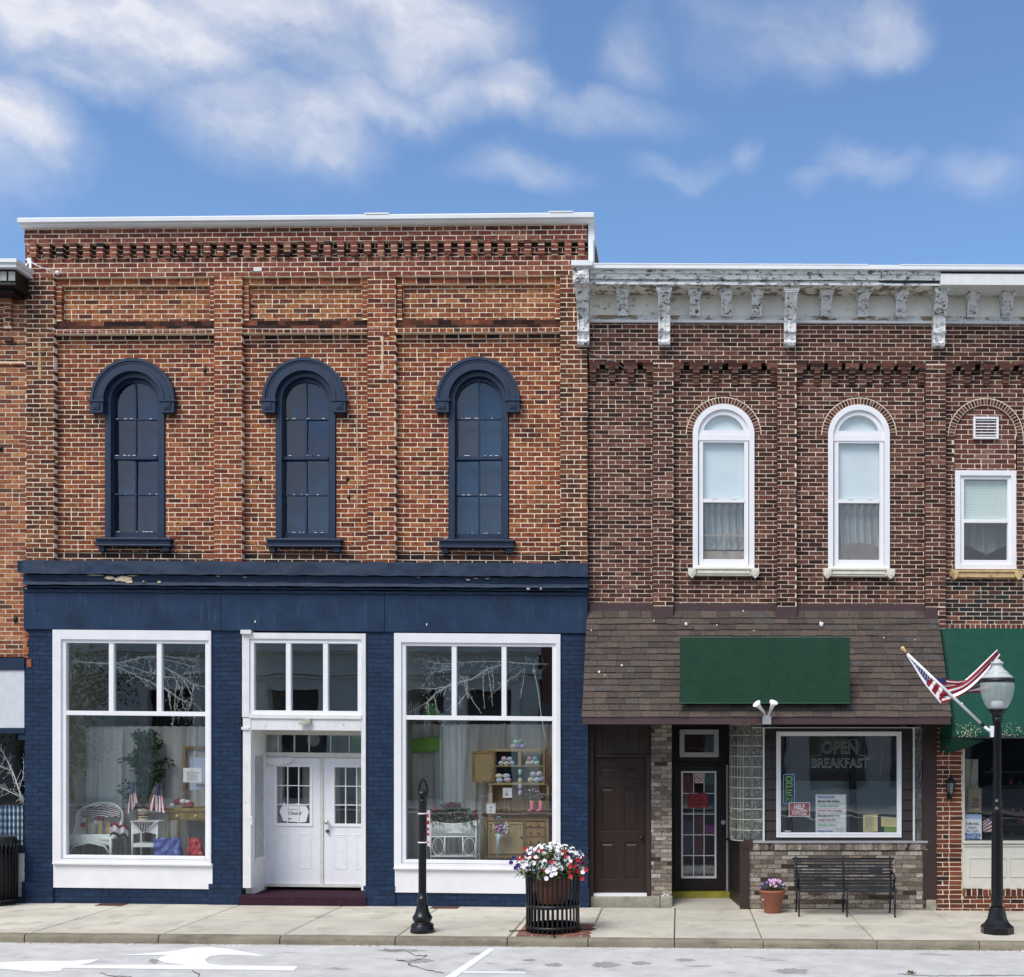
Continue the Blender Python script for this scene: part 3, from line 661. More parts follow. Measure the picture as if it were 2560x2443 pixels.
# arched blue windows
def blue_window(c, i):
    y = YR_; k = (D + y) / F; cx = X(c, y); zs = Z(1003, y)
    o = MB(WL); o.ring(cx, zs, 60 * k, 74 * k, y - .02, y + .16, n=30); 
    for s in (-1, 1): o.box(min(cx + s * 60 * k, cx + s * 74 * k), max(cx + s * 60 * k, cx + s * 74 * k), y - .02, y + .16, Z(1345, y), zs)
    root = o.build('window', M['blue_trim'], LB)
    o = MB(WL); r1, r2 = 104 * k, 72 * k
    yh = y - .09
    o.ring(cx, zs, r1 - 7 * k, r1, yh - .02, y, n=36); o.ring(cx, zs, r2 + 7 * k, r1 - 7 * k, yh, y, n=36); o.ring(cx, zs, r2, r2 + 7 * k, yh - .015, y, n=36)
    o.ring(cx, zs, r1 - 12 * k, r1 - 9 * k, yh - .008, y, n=36)
    for s in (-1, 1):
        a, b = (cx + s * (r2 - 2 * k)), (cx + s * (r1 + 2 * k)); a, b = min(a, b), max(a, b)
        o.box(a + .01, b - .01, yh - .025, y, Z(1036, y), zs - .035); o.box(a - .012, b + .012, yh - .045, y, zs - .035, zs - .005)
        o.box(a + .055, b - .055, yh - .04, y, Z(1028, y), Z(1012, y)); o.box(a + .075, b - .075, yh - .05, y, Z(1024, y), Z(1015, y))
    o.build('hood', M['blue_trim'], root)
    o = MB(WL); k2 = (D + y + .07) / F; cx2 = X(c, y + .07); zs2 = Z(1011, y + .07); ya, yb = y + .07, y + .14
    g = 56 * k2; o.ring(cx2, zs2, g, g + 9 * k2, ya, yb, n=30)
    for s in (-1, 1): o.box(min(cx2 + s * g, cx2 + s * (g + 9 * k2)), max(cx2 + s * g, cx2 + s * (g + 9 * k2)), ya, yb, Z(1345, ya), zs2)
    zg0, zm, zg1 = Z(1333, ya), Z(1146, ya), zs2 + g
    o.box(cx2 - 2 * k2, cx2 + 2 * k2, ya + .01, yb, zg0, zg1); o.box(cx2 - g, cx2 + g, ya - .03, yb, zm - 4 * k2, zm + 3 * k2)
    o.box(cx2 - g, cx2 + g, ya, yb, Z(1347, ya), zg0)
    for q in (1048, 1238): o.box(cx2 - g, cx2 + g, ya + .012, yb, Z(q + 1.4, ya), Z(q - 1.4, ya))
    o.build('sash', M['blue_trim'], root)
    o = MB(WL); zz = zs2
    rr = random.Random(i * 7 + 3)
    rowz = [zg0, Z(1238, ya), zm, Z(1048, ya), zz + g]
    for q in range(4):
        for s in (-1, 1):
            x0_, x1_ = (cx2 - g, cx2) if s < 0 else (cx2, cx2 + g); zl_, zh_ = rowz[q], rowz[q + 1]
            if q < 3: pg = [(x0_, zl_), (x1_, zl_), (x1_, zh_), (x0_, zh_)]
            else:
                ar = [(cx2 + g * math.cos(R(t)), zz + g * math.sin(R(t))) for t in (range(0, 91, 9) if s > 0 else range(90, 181, 9))]; pg = ([(cx2, zl_), (x1_, zl_)] + ar) if s > 0 else ([(x0_, zl_), (cx2, zl_)] + ar)
            tx_, tz_ = rr.uniform(-.035, .035), rr.uniform(-.03, .03); xm_, zm_ = (x0_ + x1_) / 2, (zl_ + zh_) / 2
            o.poly([(a, ya + .037 + (a - xm_) * tx_ + (b - zm_) * tz_, b) for a, b in pg])
    o.build('glass', M['glass_up'], root)
    o = MB(WL); o.px(c - 101, c + 89, 1346, 1352, y - .13, y); o.px(c - 98, c + 86, 1352, 1363, y - .10, y); o.px(c - 101, c + 89, 1363, 1367, y - .12, y)
    o.px(c - 92, c - 78, 1367, 1381, y - .08, y); o.px(c + 68, c + 84, 1367, 1380, y - .08, y)
    o.build('sill', M['blue_trim'], root, bevel=.004)
    o = MB(WL); col = [(.006,.026,.08), (.008,.028,.075), (.065,.095,.125)][i]  # navy blinds put the sky's blue reflection into the colour behind the panes
    o.px(c - 64, c + 64, 945, 1345, y + .22, y + .235); o.build('blind', cm('blind_%d' % i, col, .9, .1), root)
    # bits of bare putty along the bars
    o = MB(WL); o.rnd = .5
    for q in (1048, 1238, 1142, 1333):
        for t in range(5):
            u = c + random.uniform(-54, 50); l_ = random.uniform(2, 10); o.px(u, u + l_, q - 2.6, q - 1.2, ya - .03 if q == 1142 else ya + .008, ya + .02, ya)
    o.build('flaked_paint', M['white_old'], root, kind='stuff')
for i, c in enumerate(WCX): blue_window(c, i)
# blue sheet-metal cornice and frieze
mb = MB(WL)
def strip(mb, y, pa, pb, x0=58, x1=1470, yb=.12, amp=.0, n=90):
    for i in range(n):
        a = X(x0) + (X(x1) - X(x0)) * i / n; b = X(x0) + (X(x1) - X(x0)) * (i + 1) / n
    mb.box(X(x0, y), X(x1, y), y, yb, Z(pb, y), Z(pa, y))
o = MB(WL)
def flash(u, v):
    x = X(55, -.14) + (X(1470, -.14) - X(55, -.14)) * u; z = Z(1405, -.1) + (Z(1438, -.17) - Z(1405, -.1)) * v
    n = mnoise.noise(Vector((x * 3.1, z * 5, 0))) * .014 + mnoise.noise(Vector((x * 9, z * 9, 3))) * .005
    zt = mnoise.noise(Vector((x * 5, 7, 1))) * (.014 if v in (0, 1) else .004)
    return (x, -.12 - .05 * v + n, z + zt)
o.grid(flash, 420, 10)
o.box(X(54), X(1469), -.115, .12, Z(1437), Z(1408))
o.build('cornice_flashing', M['blue_flash'], LB)
o = MB(WL)
def rough(y0, y1, pa, pb):
    def f(u, v):
        x = X(57, y0) + (X(1470, y0) - X(57, y0)) * u; e = 1 if v in (0, 1) else 0
        return (x, y0 + (y1 - y0) * v + mnoise.noise(Vector((x * 6, v * 5, y0 * 90))) * .006, Z(pa, y0) + (Z(pb, y0) - Z(pa, y0)) * v + mnoise.noise(Vector((x * 4, v * 3, y0 * 50))) * .009 * e)
    o.grid(f, 300, 4, smooth=True)
    o.box(X(57, y0), X(1470, y0), y0 + .02, .12, Z(pb, y0) + .004, Z(pa, y0) - .004)
rough(-.12, -.10, 1441, 1456); rough(-.112, -.135, 1457, 1466); rough(-.085, -.085, 1469, 1474); rough(-.06, -.05, 1477, 1484)
o.build('cornice_moulding', M['blue_rough'], LB)
def chip(px, py, rx, ry, y=-.15, n=16):
    o = MB(WL); P_ = []
    for i in range(n): a = 2 * math.pi * i / n; k_ = random.uniform(.55, 1.15); P_.append((X(px + rx * k_ * math.cos(a), y), Z(py + ry * k_ * math.sin(a), y)))
    o.prism(P_, y, y + .05); o.build('bare_patch', cm('bare_plaster', (.55,.47,.33), .9, .25, bump=.5), LB)
for a in ((275,1447,14,5,-.128),(305,1450,22,8,-.132),(322,1456,12,5,-.135),(238,1441,20,1.6,-.13),(330,1442,14,1.3,-.13),(398,1457,5,4,-.135),(358,1456,3,1.5,-.135),(1170,1447,5,2,-.135),(1190,1444,8,1.2,-.13),(1218,1444,5,1.5,-.13),(1320,1468,6,3,-.135),(1352,1468,3,3,-.135),(545,1442,4,2,-.13),(612,1444,6,1.3,-.13),(1045,1442,5,1,-.13)): chip(*a)
for px, py in ((1068, 1560), (640, 1556), (96, 1530)): o = MB(WL); o.ball((X(px), -.035, Z(py)), .012, 8, 5, (.8, .4, 1.6)); o.build('paint_spot', M['sign_white'] if px != 96 else M['black_iron'], LB)
mb = MB(WL)
for a, b in ((59, 551.5), (552.5, 960.5), (961.5, 1469)): mb.px(a, b, 1484, 1578, -.03, .12)
mb.build('frieze', M['blue_paint'], LB, bevel=.003)
def smear(px, p0, p1, wd, col, nm, y=-.003):
    o = MB(WL); n = 12; L_ = []; R__ = []
    for i in range(n + 1):
        q = p0 + (p1 - p0) * i / n; w_ = wd * random.uniform(.35, 1) * (1 if 0 < i < n else .4); c_ = px + random.uniform(-1, 1); L_.append((X(c_ - w_, y), Z(q, y))); R__.append((X(c_ + w_, y), Z(q, y)))
    for i in range(n): o.poly([(L_[i][0], y, L_[i][1]), (R__[i][0], y, R__[i][1]), (R__[i + 1][0], y, R__[i + 1][1]), (L_[i + 1][0], y, L_[i + 1][1])])
    o.build('lime_stain', cm(nm, col, .9, .3), LB)
smear(99, 842, 948, 4.5, (.46,.36,.19), 'lime_ochre'); smear(956, 838, 934, 4, (.60,.46,.28), 'lime_pale'); smear(893, 900, 1280, 1.4, (.55,.42,.25), 'lime_pale', YR_ - .004); smear(965, 838, 842, 14, (.03,.02,.02), 'soot_mark')
o = MB(WL); o.px(634, 654, 668, 677, -.006, .01); o.build('painted_brick', M['white_old'], LB)
for px, py in ((513, 924), (651, 1197), (869, 1197), (872, 1244)): o = MB(WL); o.ball((X(px, YR_), YR_, Z(py, YR_)), .03, 8, 5, (.8, .6, 1.4), .4); o.build('wall_anchor', M['black_iron'], LB)
# blue painted brick piers
for a, b in ((61, 132), (527, 603), (914, 986), (1400, 1470)):
    mb = MB(WL); bricks(mb, X(a), X(b), Z(2212), Z(1577), 0, dep=.5, m=.008, proud=.0045, jit=.003, miM=0); 
    bricks(mb, X(a - 4), X(b + 3), zb, Z(2212), -.03, dep=.5, m=.007, proud=.004, miM=0)
    mb.build('pier', M['brick_blue'], LB)
for a, b in ((129, 530), (983, 1403)):
    mb = MB(WL); bricks(mb, X(a), X(b), zb, Z(2228), .0, dep=.3, m=.007, proud=.004, miM=0); mb.build('base_course', M['brick_blue'], LB)
mb = MB(); mb.box(X(57), X(66), -.004, .03, Z(1642), Z(1578)); 
for i in range(14): mb.box(X(61) + random.uniform(-.02, .04), X(66) + random.uniform(0, .05), -.01, .03, Z(1585 + i * 4.6), Z(1581 + i * 4.6))
mb.box(X(68), X(79), -.012, .03, Z(1668), Z(1648))
mb.build('broken_brick', M['brick_orange'], LB)
# big display windows
def display(a, b, gl, gr, top, t0, t1, l0, l1, bot, m1, m2, lab):
    o = MB(WL); y = -.03
    o.px(a, gl - 10, top, bot, y, .12); o.px(gr + 10, b, top, bot, y, .12); o.px(gl - 10, gr + 10, top, t0 - 8, y, .12); o.px(gl - 10, gr + 10, l1 + 9, bot, y, .12, )
    o.px(a - 1, b + 2, bot - 3, bot + 2, y - .035, .12)
    root = o.build('display_window', M['white'], LB, label=lab, bevel=.003)
    o = MB(WL); y = .0
    o.px(gl - 10, gl, t0 - 8, l1 + 8, y, .09, -.03); o.px(gr, gr + 10, t0 - 8, l1 + 8, y, .09, -.03); o.px(gl, gr, t0 - 8, t0, y, .09, -.03); o.px(gl, gr, l1, l1 + 8, y - .01, .09, -.03)
    o.px(gl, gr, t1, l0, y + .005, .09, -.03)
    for m in (m1, m2): o.px(m, m + 12, t0, t1, y + .007, .09, -.03)
    o.build('frame', M['vinyl'], root, bevel=.003)
    for i, (p, q) in enumerate(((gl, m1), (m1 + 12, m2), (m2 + 12, gr))):
        o = MB(WL); o.px(p, q, t0, t1, .05, .055, -.03); o.build('glass', M['glass'], root)
    o = MB(WL); o.px(gl, gr, l0, l1, .05, .055, -.03); o.build('glass', M['glass'], root)
    o = MB(WL); o.px(a + 2, b + 4, bot + 2, bot + 60, -.02, .12); o.build('bulkhead', M['white'], root, bevel=.003)
    return root
display(131, 527, 162, 511, 1579, 1611, 1782, 1793, 2145, 2166, 269, 389, 'wide white framed display window left of the entry')
display(985, 1401, 1013, 1380, 1581, 1612, 1786, 1797, 2147, 2169, 1128, 1253, 'wide white framed display window right of the entry')
# shop window platforms behind the glass
for a, b in ((133, 603), (986, 1455)):
    o = MB(WL); o.box(X(a), X(b), .13, 1.55, -.1, Z(2160)); o.build('display_platform', cm('platform', (.26,.25,.23), .8, .2), LB)
    for e_ in (X(a), X(b) - .03): o = MB(WL); o.box(e_, e_ + .03, .13, 1.9, Z(2160), Z(1575)); o.build('partition', cm('partition', (.35,.33,.27), .8, .2), LB)
# ---- entry bay
o = MB(WL); y = -.03
o.px(605, 633 - 10, 1583, 1795, y, .12); o.px(903, 914, 1583, 2225, y, .12); o.px(623, 903, 1583, 1598, y, .12); o.px(623, 903, 1787, 1797, y - .02, .12)
o.px(607, 627, 1797, 2222, y - .005, .12)
o.px(601, 627, 1576, 1586, y - .05, .1); o.px(603, 622, 1819, 1826, y - .03, .1)
o.px(627, 903, 1797, 1826, y + .005, .12)
ed = o.build('entry', M['white_old'], LB, bevel=.003)
o = MB(WL)
o.frame(623, 903, 1598, 1787, 10, -.005, .09, -.03)
for m in (713, 806): o.px(m, m + 12, 1606, 1779, .0, .09, -.03)
o.build('transom_frame', M['vinyl'], ed, bevel=.003)
for p, q in ((633, 713), (725, 806), (818, 893)):
    o = MB(WL); o.px(p, q, 1608, 1777, .05, .055, -.03); o.build('glass', M['glass'], ed)
# alcove: side walls, soffit
YA = .62
o = MB(WL)
o.box(X(607, 0), X(627, 0), .12, YA + .1, Z(2240), Z(1826)); o.box(X(906), X(925), .12, YA + .1, Z(2240), Z(1826)); o.box(X(607), X(925), .12, YA + .05, Z(1826), Z(1800))
o.build('alcove', M['white_old'], ed)
o = MB(WL)
xs_ = X(627.5)
o.box(xs_ - .01, xs_ + .012, .18, .5, Z(2150), Z(1893)); 
o.build('side_light', M['metal_grey'], ed)
o = MB(WL); o.box(xs_ + .0, xs_ + .03, .13, .56, Z(2158), Z(2150)); o.box(xs_, xs_ + .025, .5, .56, Z(2158), Z(1890)); o.build('side_sill', M['white_old'], ed)
# door wall at the back of the alcove
o = MB(WL)
o.px(655, 960, 1826, 1838, YA, YA + .12); o.px(630, 960, 1882, 1894, YA - .02, YA + .12); o.px(649, 663, 1894, 2213, YA, YA + .1)
for p in (661, 693, 733, 770, 824, 871, 920): o.px(p, p + 2.4, 1838, 1882, YA + .02, YA + .06, YA)
o.px(801, 808, 1894, 2213, YA, YA + .1)
o.px(649, 960, 2213, 2218, YA - .03, YA + .12)
o.build('door_frame', cm('door_frame_paint', (.62,.62,.57), .5, .1), ed, bevel=.002)
o = MB(WL); o.px(655, 960, 1838, 1882, YA + .04, YA + .045, YA); o.build('glass', M['glass'], ed)
def white_door(a, b, lab):
    o = MB(WL); y = YA + .02
    g0, g1 = (691 - 663 + a, 774 - 663 + a)
    gy0, gy1 = 1918, 2059
    o.px(a, g0 - 6, 1895, 2211, y, y + .05); o.px(g1 + 6, b, 1895, 2211, y, y + .05); o.px(g0 - 6, g1 + 6, 1895, gy0 - 6, y, y + .05); o.px(g0 - 6, g1 + 6, gy1 + 6, 2211, y, y + .05)
    for p in (a + 26, a + 82):
        o.frame(p, p + 34, 2086, 2172, 1.4, y - .006, y + .01); o.frame(p + 5, p + 29, 2091, 2168, 1.2, y - .004, y + .01)
    r = o.build('door', cm('door_white', (.80,.81,.85), .4, .04), ed, label=lab, bevel=.003)
    o = MB(WL); o.frame(g0 - 7, g1 + 7, gy0 - 7, gy1 + 7, 7, y - .015, y + .05)
    for t in (1, 2):
        p = g0 + (g1 - g0) * t / 3; o.px(p - 1, p + 1, gy0, gy1, y - .005, y + .02); q = gy0 + (gy1 - gy0) * t / 3; o.px(g0, g1, q - 1, q + 1, y - .003, y + .02)
    o.build('glazing_bars', M['vinyl'], r)
    o = MB(WL); o.px(g0, g1, gy0, gy1, y + .022, y + .026, y); o.build('glass', M['glass'], r)
    return r
white_door(663, 801, 'left white door of the pair with a closed sign behind its panes')
d2 = white_door(808, 946, 'right white door of the pair with the round knob')
o = MB(WL); c = Vector((X(819, YA), YA, Z(2055, YA))); o.ball(c + Vector((0, -.05, 0)), .036, sc=(1, .8, 1)); o.tube([c, c + Vector((0, -.05, 0))], .016)
o.build('door_knob', M['metal'], d2)
o = MB(WL); c = Vector((X(819, YA), YA, Z(2078, YA))); o.tube([c + Vector((0, .02, 0)), c + Vector((0, -.02, 0))], .026, 16); o.build('deadbolt', cm('bronze', (.12,.12,.13), .35, .1, metal=.7), d2)
# carpeted step
o = MB(WL)
zt_ = Z(2240, -.06)
o.prism([(-.06, -.1), (-.055, zt_ - .02), (-.03, zt_), (YA + .1, zt_), (YA + .1, -.1)], X(598, -.06), X(915, -.06), 'x')
o.build('step', M['carpet'], ed)
# entry emergency light fixture
o = MB(WL); y = -.03; o.px(762, 775, 1796, 1812, y - .06, y); o.px(752, 764, 1799, 1804, y - .05, y - .02); o.px(746, 768, 1805, 1812, y - .09, y - .03)
o.build('door_lamp', M['beige'], LB, bevel=.004)
o = MB(); o.px(625, 630, 2040, 2062, -.06, -.04); o.build('door_pull', M['white_old'], ed)

# ================================================================== RIGHT BRICK BUILDING
RB = thing('brick_building', 'two storey dark red brick building with peeling white bracketed cornice and shingled canopy', 'building', (X(2080), 4, gz(X(2080))))
XE = 3330
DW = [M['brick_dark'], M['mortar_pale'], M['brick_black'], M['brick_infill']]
Lr, Hr, mr_ = .2135, .0641, .0108
def rb(mb, a, b, p0, p1, y, **k):
    k.setdefault('L', Lr); k.setdefault('H', Hr); k.setdefault('m', mr_); bricks(mb, X(a, y), X(b, y), Z(p1, y), Z(p0, y), y, **k)
YQ = .10
mb = MB(WR)
rb(mb, 1472, XE, 803, 907, 0, dep=.12)
rbays = [(1474, 1632), (1684, 1943), (1992, 2314), (2365, XE)]
kq = (D + YQ) / F
def acut(za, zb_):
    zm = (za + zb_) / 2; out = []
    for c in (1809, 2147.5):
        cx = X(c, YQ); zs = Z(1087, YQ); ri, ro = 76 * kq, 93 * kq; zo = Z(1430, YQ)
        if zm < zo: continue
        if zm < zs: out.append((cx - ri, cx + ri))
        elif zm < zs + ro: w = math.sqrt(ro * ro - (zm - zs) ** 2); out.append((cx - w, cx + w))
    cx = X(2464, YQ); ro = 93 * kq; zs = Z(1090, YQ)
    if Z(1172, YQ) < zm < zs: out.append((cx - 79 * kq, cx + 79 * kq))
    elif zs <= zm < zs + ro: w = math.sqrt(ro * ro - (zm - zs) ** 2); out.append((cx - w, cx + w))
    elif Z(1430, YQ) < zm <= Z(1172, YQ): out.append((X(2387, YQ), X(2541, YQ)))
    return out
for i, (a, b) in enumerate(rbays):
    if i < 3: rb(mb, a - 3, b + 3, 926, 1515, YQ, cut=acut)
    else:
        rb(mb, a - 3, b, 926, 1445, YQ, cut=acut); rb(mb, a - 3, b, 1445, 1558, YQ - .003, miB=2); rb(mb, a - 3, b, 1558, 1575, YQ - .02, sold=True, L=.0755, miB=3)
    rb(mb, a - 3, b + (3 if i < 3 else 0), 903, 926, YQ + .05, miB=2, miM=2)  # black brick and mortar paint in the soffit's shade behind the corbels
    n = round((b - a) / 47.5); pt = (b - a) / n if i < 3 else 48
    n = n + 1
    for j in range(n):
        c = a + 8 + j * (b - a - 16) / (n - 1) if i < 3 else a + 8 + j * 48
        if c > b: break
        for (h, p0, p1, yy) in ((17, 907, 917.5, .0), (8, 918, 928.5, .0), (8, 929.5, 939, .035), (7.5, 940, 949, .055), (7, 950, 958, .075)):
            mb.mi = 0; mb.px(max(a, c - h), min(b, c + h), p0, p1, yy, YQ + .01, 0, jit=.0015)
        mb.mi = 1; mb.px(max(a, c - 16.5), min(b, c + 16.5), 905.5, 918, .0035, YQ, 0)
        mb.px(max(a, c - 7.6), min(b, c + 7.6), 918, 929, .0035, YQ, 0); mb.px(max(a, c - 7.6), min(b, c + 7.6), 929, 939.6, .0385, YQ, 0); mb.px(max(a, c - 7), min(b, c + 7), 939.6, 949.6, .0585, YQ, 0)
mb.build('wall', DW, RB)
for (a, b, e) in ((1632, 1684, 1517), (1943, 1992, 1517), (2314, 2365, 1517)):
    mb = MB(WR); rb(mb, a, b, 907, e, 0, dep=.12)
    if a == 2314: rb(mb, 2344, 2365, 1517, 1572, 0, dep=.12)
    mb.build('pilaster', DW, RB)
# voussoir arches and the blocked window
def arch(mb, cx, zs, r0, r1, y, n, a0=0, a1=180, mi=0):
    mb.mi = 1; mb.ring(cx, zs, r0 - .002, r1 + .008, y - .0035, y + .05, a0, a1, n=40)
    mb.mi = mi; mb.ring(cx, zs, r0 + .004, r1 - .004, y - .006, y + .04, a0, a1, n=n, gap=.085)
for c in (1809, 2147.5, 2464):
    mb = MB(WR); arch(mb, X(c, YQ), Z(1087, YQ), 77 * kq, 93 * kq, YQ, 33)
    if c == 2464:
        cx = X(c, YQ); zs = Z(1087, YQ); ri = 77 * kq
        def icut(za, zb_):
            zm = (za + zb_) / 2
            if zm > zs: w = math.sqrt(max(0, ri * ri - (zm - zs) ** 2)); return [(-99, cx - w), (cx + w, 99)]
            return [(-99, cx - ri), (cx + ri, 99)]
        bricks(mb, cx - ri, cx + ri, Z(1173, YQ), zs + ri, YQ + .03, L=.2, H=.073, m=.012, miB=3, cut=icut)
    mb.build('brick_arch', DW, RB)
# shell
mb = MB(); mb.box(X(1470), X(1478), .14, 9, zb, Z(690)); mb.box(X(XE) - .1, X(XE), .14, 9, zb, Z(690)); mb.box(X(1470), X(XE), 9, 9.2, zb, Z(690)); mb.build('side_wall', M['brick_orange'], RB)
mb = MB(); mb.box(X(1470), X(XE), .13, 9, Z(700), Z(690)); mb.box(X(1470), X(XE), -.38, .14, Z(700, -.38), Z(690, -.38)); mb.build('roof', M['interior_dark'], RB)
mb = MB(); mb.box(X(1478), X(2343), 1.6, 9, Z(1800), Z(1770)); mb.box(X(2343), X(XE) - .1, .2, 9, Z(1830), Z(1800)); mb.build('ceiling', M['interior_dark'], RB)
mb = MB(); mb.box(X(1478), X(XE) - .1, 1.7, 9, -.2, .1); mb.build('floor', M['interior_floor'], RB)
mb = MB(); mb.box(X(1478), X(XE) - .1, 2.5, 2.6, Z(1500), Z(700)); mb.build('upper_inner_wall', M['interior'], RB)
# cornice
mb = MB(WR)
mb.px(1428, 1482, 652, 665, -.62, -.1); mb.px(1468, XE, 660.5, 672, -.54, .3); 
for a, b in ((1480, 2018), (2020, 2170), (2252, XE)): mb.px(a, b, 658.5, 662, -.545, .3)
mb.build('coping', M['coping'], RB, bevel=.005)
mb = MB(WR)
def wob(mb, a, b, pa, pb, y0, amp=.004, yb=-.1, tilt=0):
    def f(u, v):
        x = X(a, y0) + (X(b, y0) - X(a, y0)) * u
        return (x, y0 + tilt * v + mnoise.noise(Vector((x * 3, v * 3, pa))) * amp, Z(pa, y0) + (Z(pb, y0) - Z(pa, y0)) * v + mnoise.noise(Vector((x * 2, v, pa * 3))) * amp * (1 if v in (0, 1) else 0))
    mb.grid(f, int((b - a) / 6), 4); mb.box(X(a, y0) + .003, X(b, y0) - .003, y0 + .03 + max(tilt, 0), yb, Z(pb, y0) + .003, Z(pa, y0) - .003)
wob(mb, 1475, 2352, 674, 684, -.49, tilt=.0); wob(mb, 1475, 2352, 684, 697, -.48, tilt=.03)
wob(mb, 1475, 2200, 699.5, 706, -.42); wob(mb, 1475, 2350, 706, 712, -.43, .003); 
mb.build('crown_moulding', M['weathered'], RB)
mb = MB(WR); mb.px(2216, 2350, 700, 707, -.432, -.41); mb.px(2352, XE, 672, 683, -.47, -.1); mb.build('bare_board', cm('tar', (.03,.03,.05), .7, .3), RB)
mb = MB(WR); mb.px(2352, XE, 682, 710, -.505, -.1); mb.build('patch_board', cm('patch_board', (.74,.75,.72), .55, .08, stain=((.3,.3,.28), 9, .66, .04, (.5, 1, 2), .6)), RB, bevel=.004)
mb = MB(WR); mb.px(1475, XE, 711, 713, -.42, 0.1, 0); mb.box(X(1475), X(XE), -.42, .02, Z(713, -.42) - .004, Z(713, -.42) + .02); mb.build('soffit', M['weathered_soffit'], RB)
mb = MB(WR); mb.px(1474, XE, 738, 803, -.03, .02); mb.build('cornice_panel', M['cornice_panel'], RB)
mb = MB(WR); mb.px(1474, XE, 789, 800, -.034, .02); mb.build('peeling_board', mat('peeling_board', (.74,.73,.70), .7, .08, 5, .6, 30, spec=.2, stain=((.27,.18,.09), 4.2, .50, .04, (.8, 1, 2), .9), stain2=((.12,.08,.05), 9, .6, .05, (.7, 1, 1.5), .8)), RB)
mb = MB(WR); mb.px(1474, XE, 800, 806, -.05, .02); mb.build('lower_moulding', M['white_old'], RB)
def bracket(c, big, w, end=864):
    o = MB(WR); zs = Z(713, -.42) - .004
    if big:
        zl = Z(end, -.1); pf = [(0, zs), (-.36, zs), (-.37, zs - .07), (-.335, zs - .12), (-.29, zs - .19), (-.22, zs - .28), (-.165, zs - .36), (-.14, zs - .45), (-.145, zs - .53), (-.155, zs - .58), (-.12, zs - .61), (-.105, zs - .68), (-.11, zl + .08), (-.13, zl + .04), (-.11, zl), (0, zl)]
    else:
        zl = Z(790, -.05); pf = [(0, zs), (-.27, zs), (-.27, zs - .055), (-.24, zs - .1), (-.19, zs - .17), (-.135, zs - .25), (-.10, zs - .33), (-.085, zl + .05), (-.105, zl + .02), (-.09, zl), (0, zl)]
    x0, x1 = X(c - w / 2), X(c + w / 2)
    o.prism(pf, x0, x1, 'x')
    yt = pf[1][0]
    o.box(x0 - .03, x1 + .03, yt - .03, 0, zs - .05, zs - .002); o.box(x0 - .018, x1 + .018, yt - .02, 0, zs - .075, zs - .05)
    e = (x1 - x0) * .26                                        # raised edge fillets down the face
    ft = [(a - .022, b) for a, b in pf[2:-1]] + [(a + .02, b) for a, b in reversed(pf[2:-1])]
    o.prism(ft, x0 - .003, x0 + e * .5, 'x'); o.prism(ft, x1 - e * .5, x1 + .003, 'x')
    o.prism([(a - .012, b) for a, b in pf[2:-1]] + [(a + .02, b) for a, b in reversed(pf[2:-1])], (x0 + x1) / 2 - .012, (x0 + x1) / 2 + .012, 'x')
    o.build('bracket', M['weathered'], RB)
for c in (1460, 1661, 1973, 2343, 2690, 3010, 3310): bracket(c, True, 28)
for c in (1558, 1737, 1814, 1890, 2062, 2153, 2247, 2425, 2510, 2595, 2770, 2850, 2930, 3090, 3160, 3235): bracket(c, False, 24)
o = MB(WR); o.px(1432, 1472, 668, 708, -.56, -.05); o.px(1436, 1468, 672, 704, -.57, -.5); cx, cz = X(1452, -.57), Z(688, -.57)
for s in range(8): a = s * math.pi / 4; o.poly([(cx, -.61, cz), (cx + .085 * math.cos(a), -.572, cz + .085 * math.sin(a)), (cx + .06 * math.cos(a + .39), -.575, cz + .06 * math.sin(a + .39)), (cx + .085 * math.cos(a + .78), -.572, cz + .085 * math.sin(a + .78))])
o.build('rosette_block', M['weathered'], RB, bevel=.004)
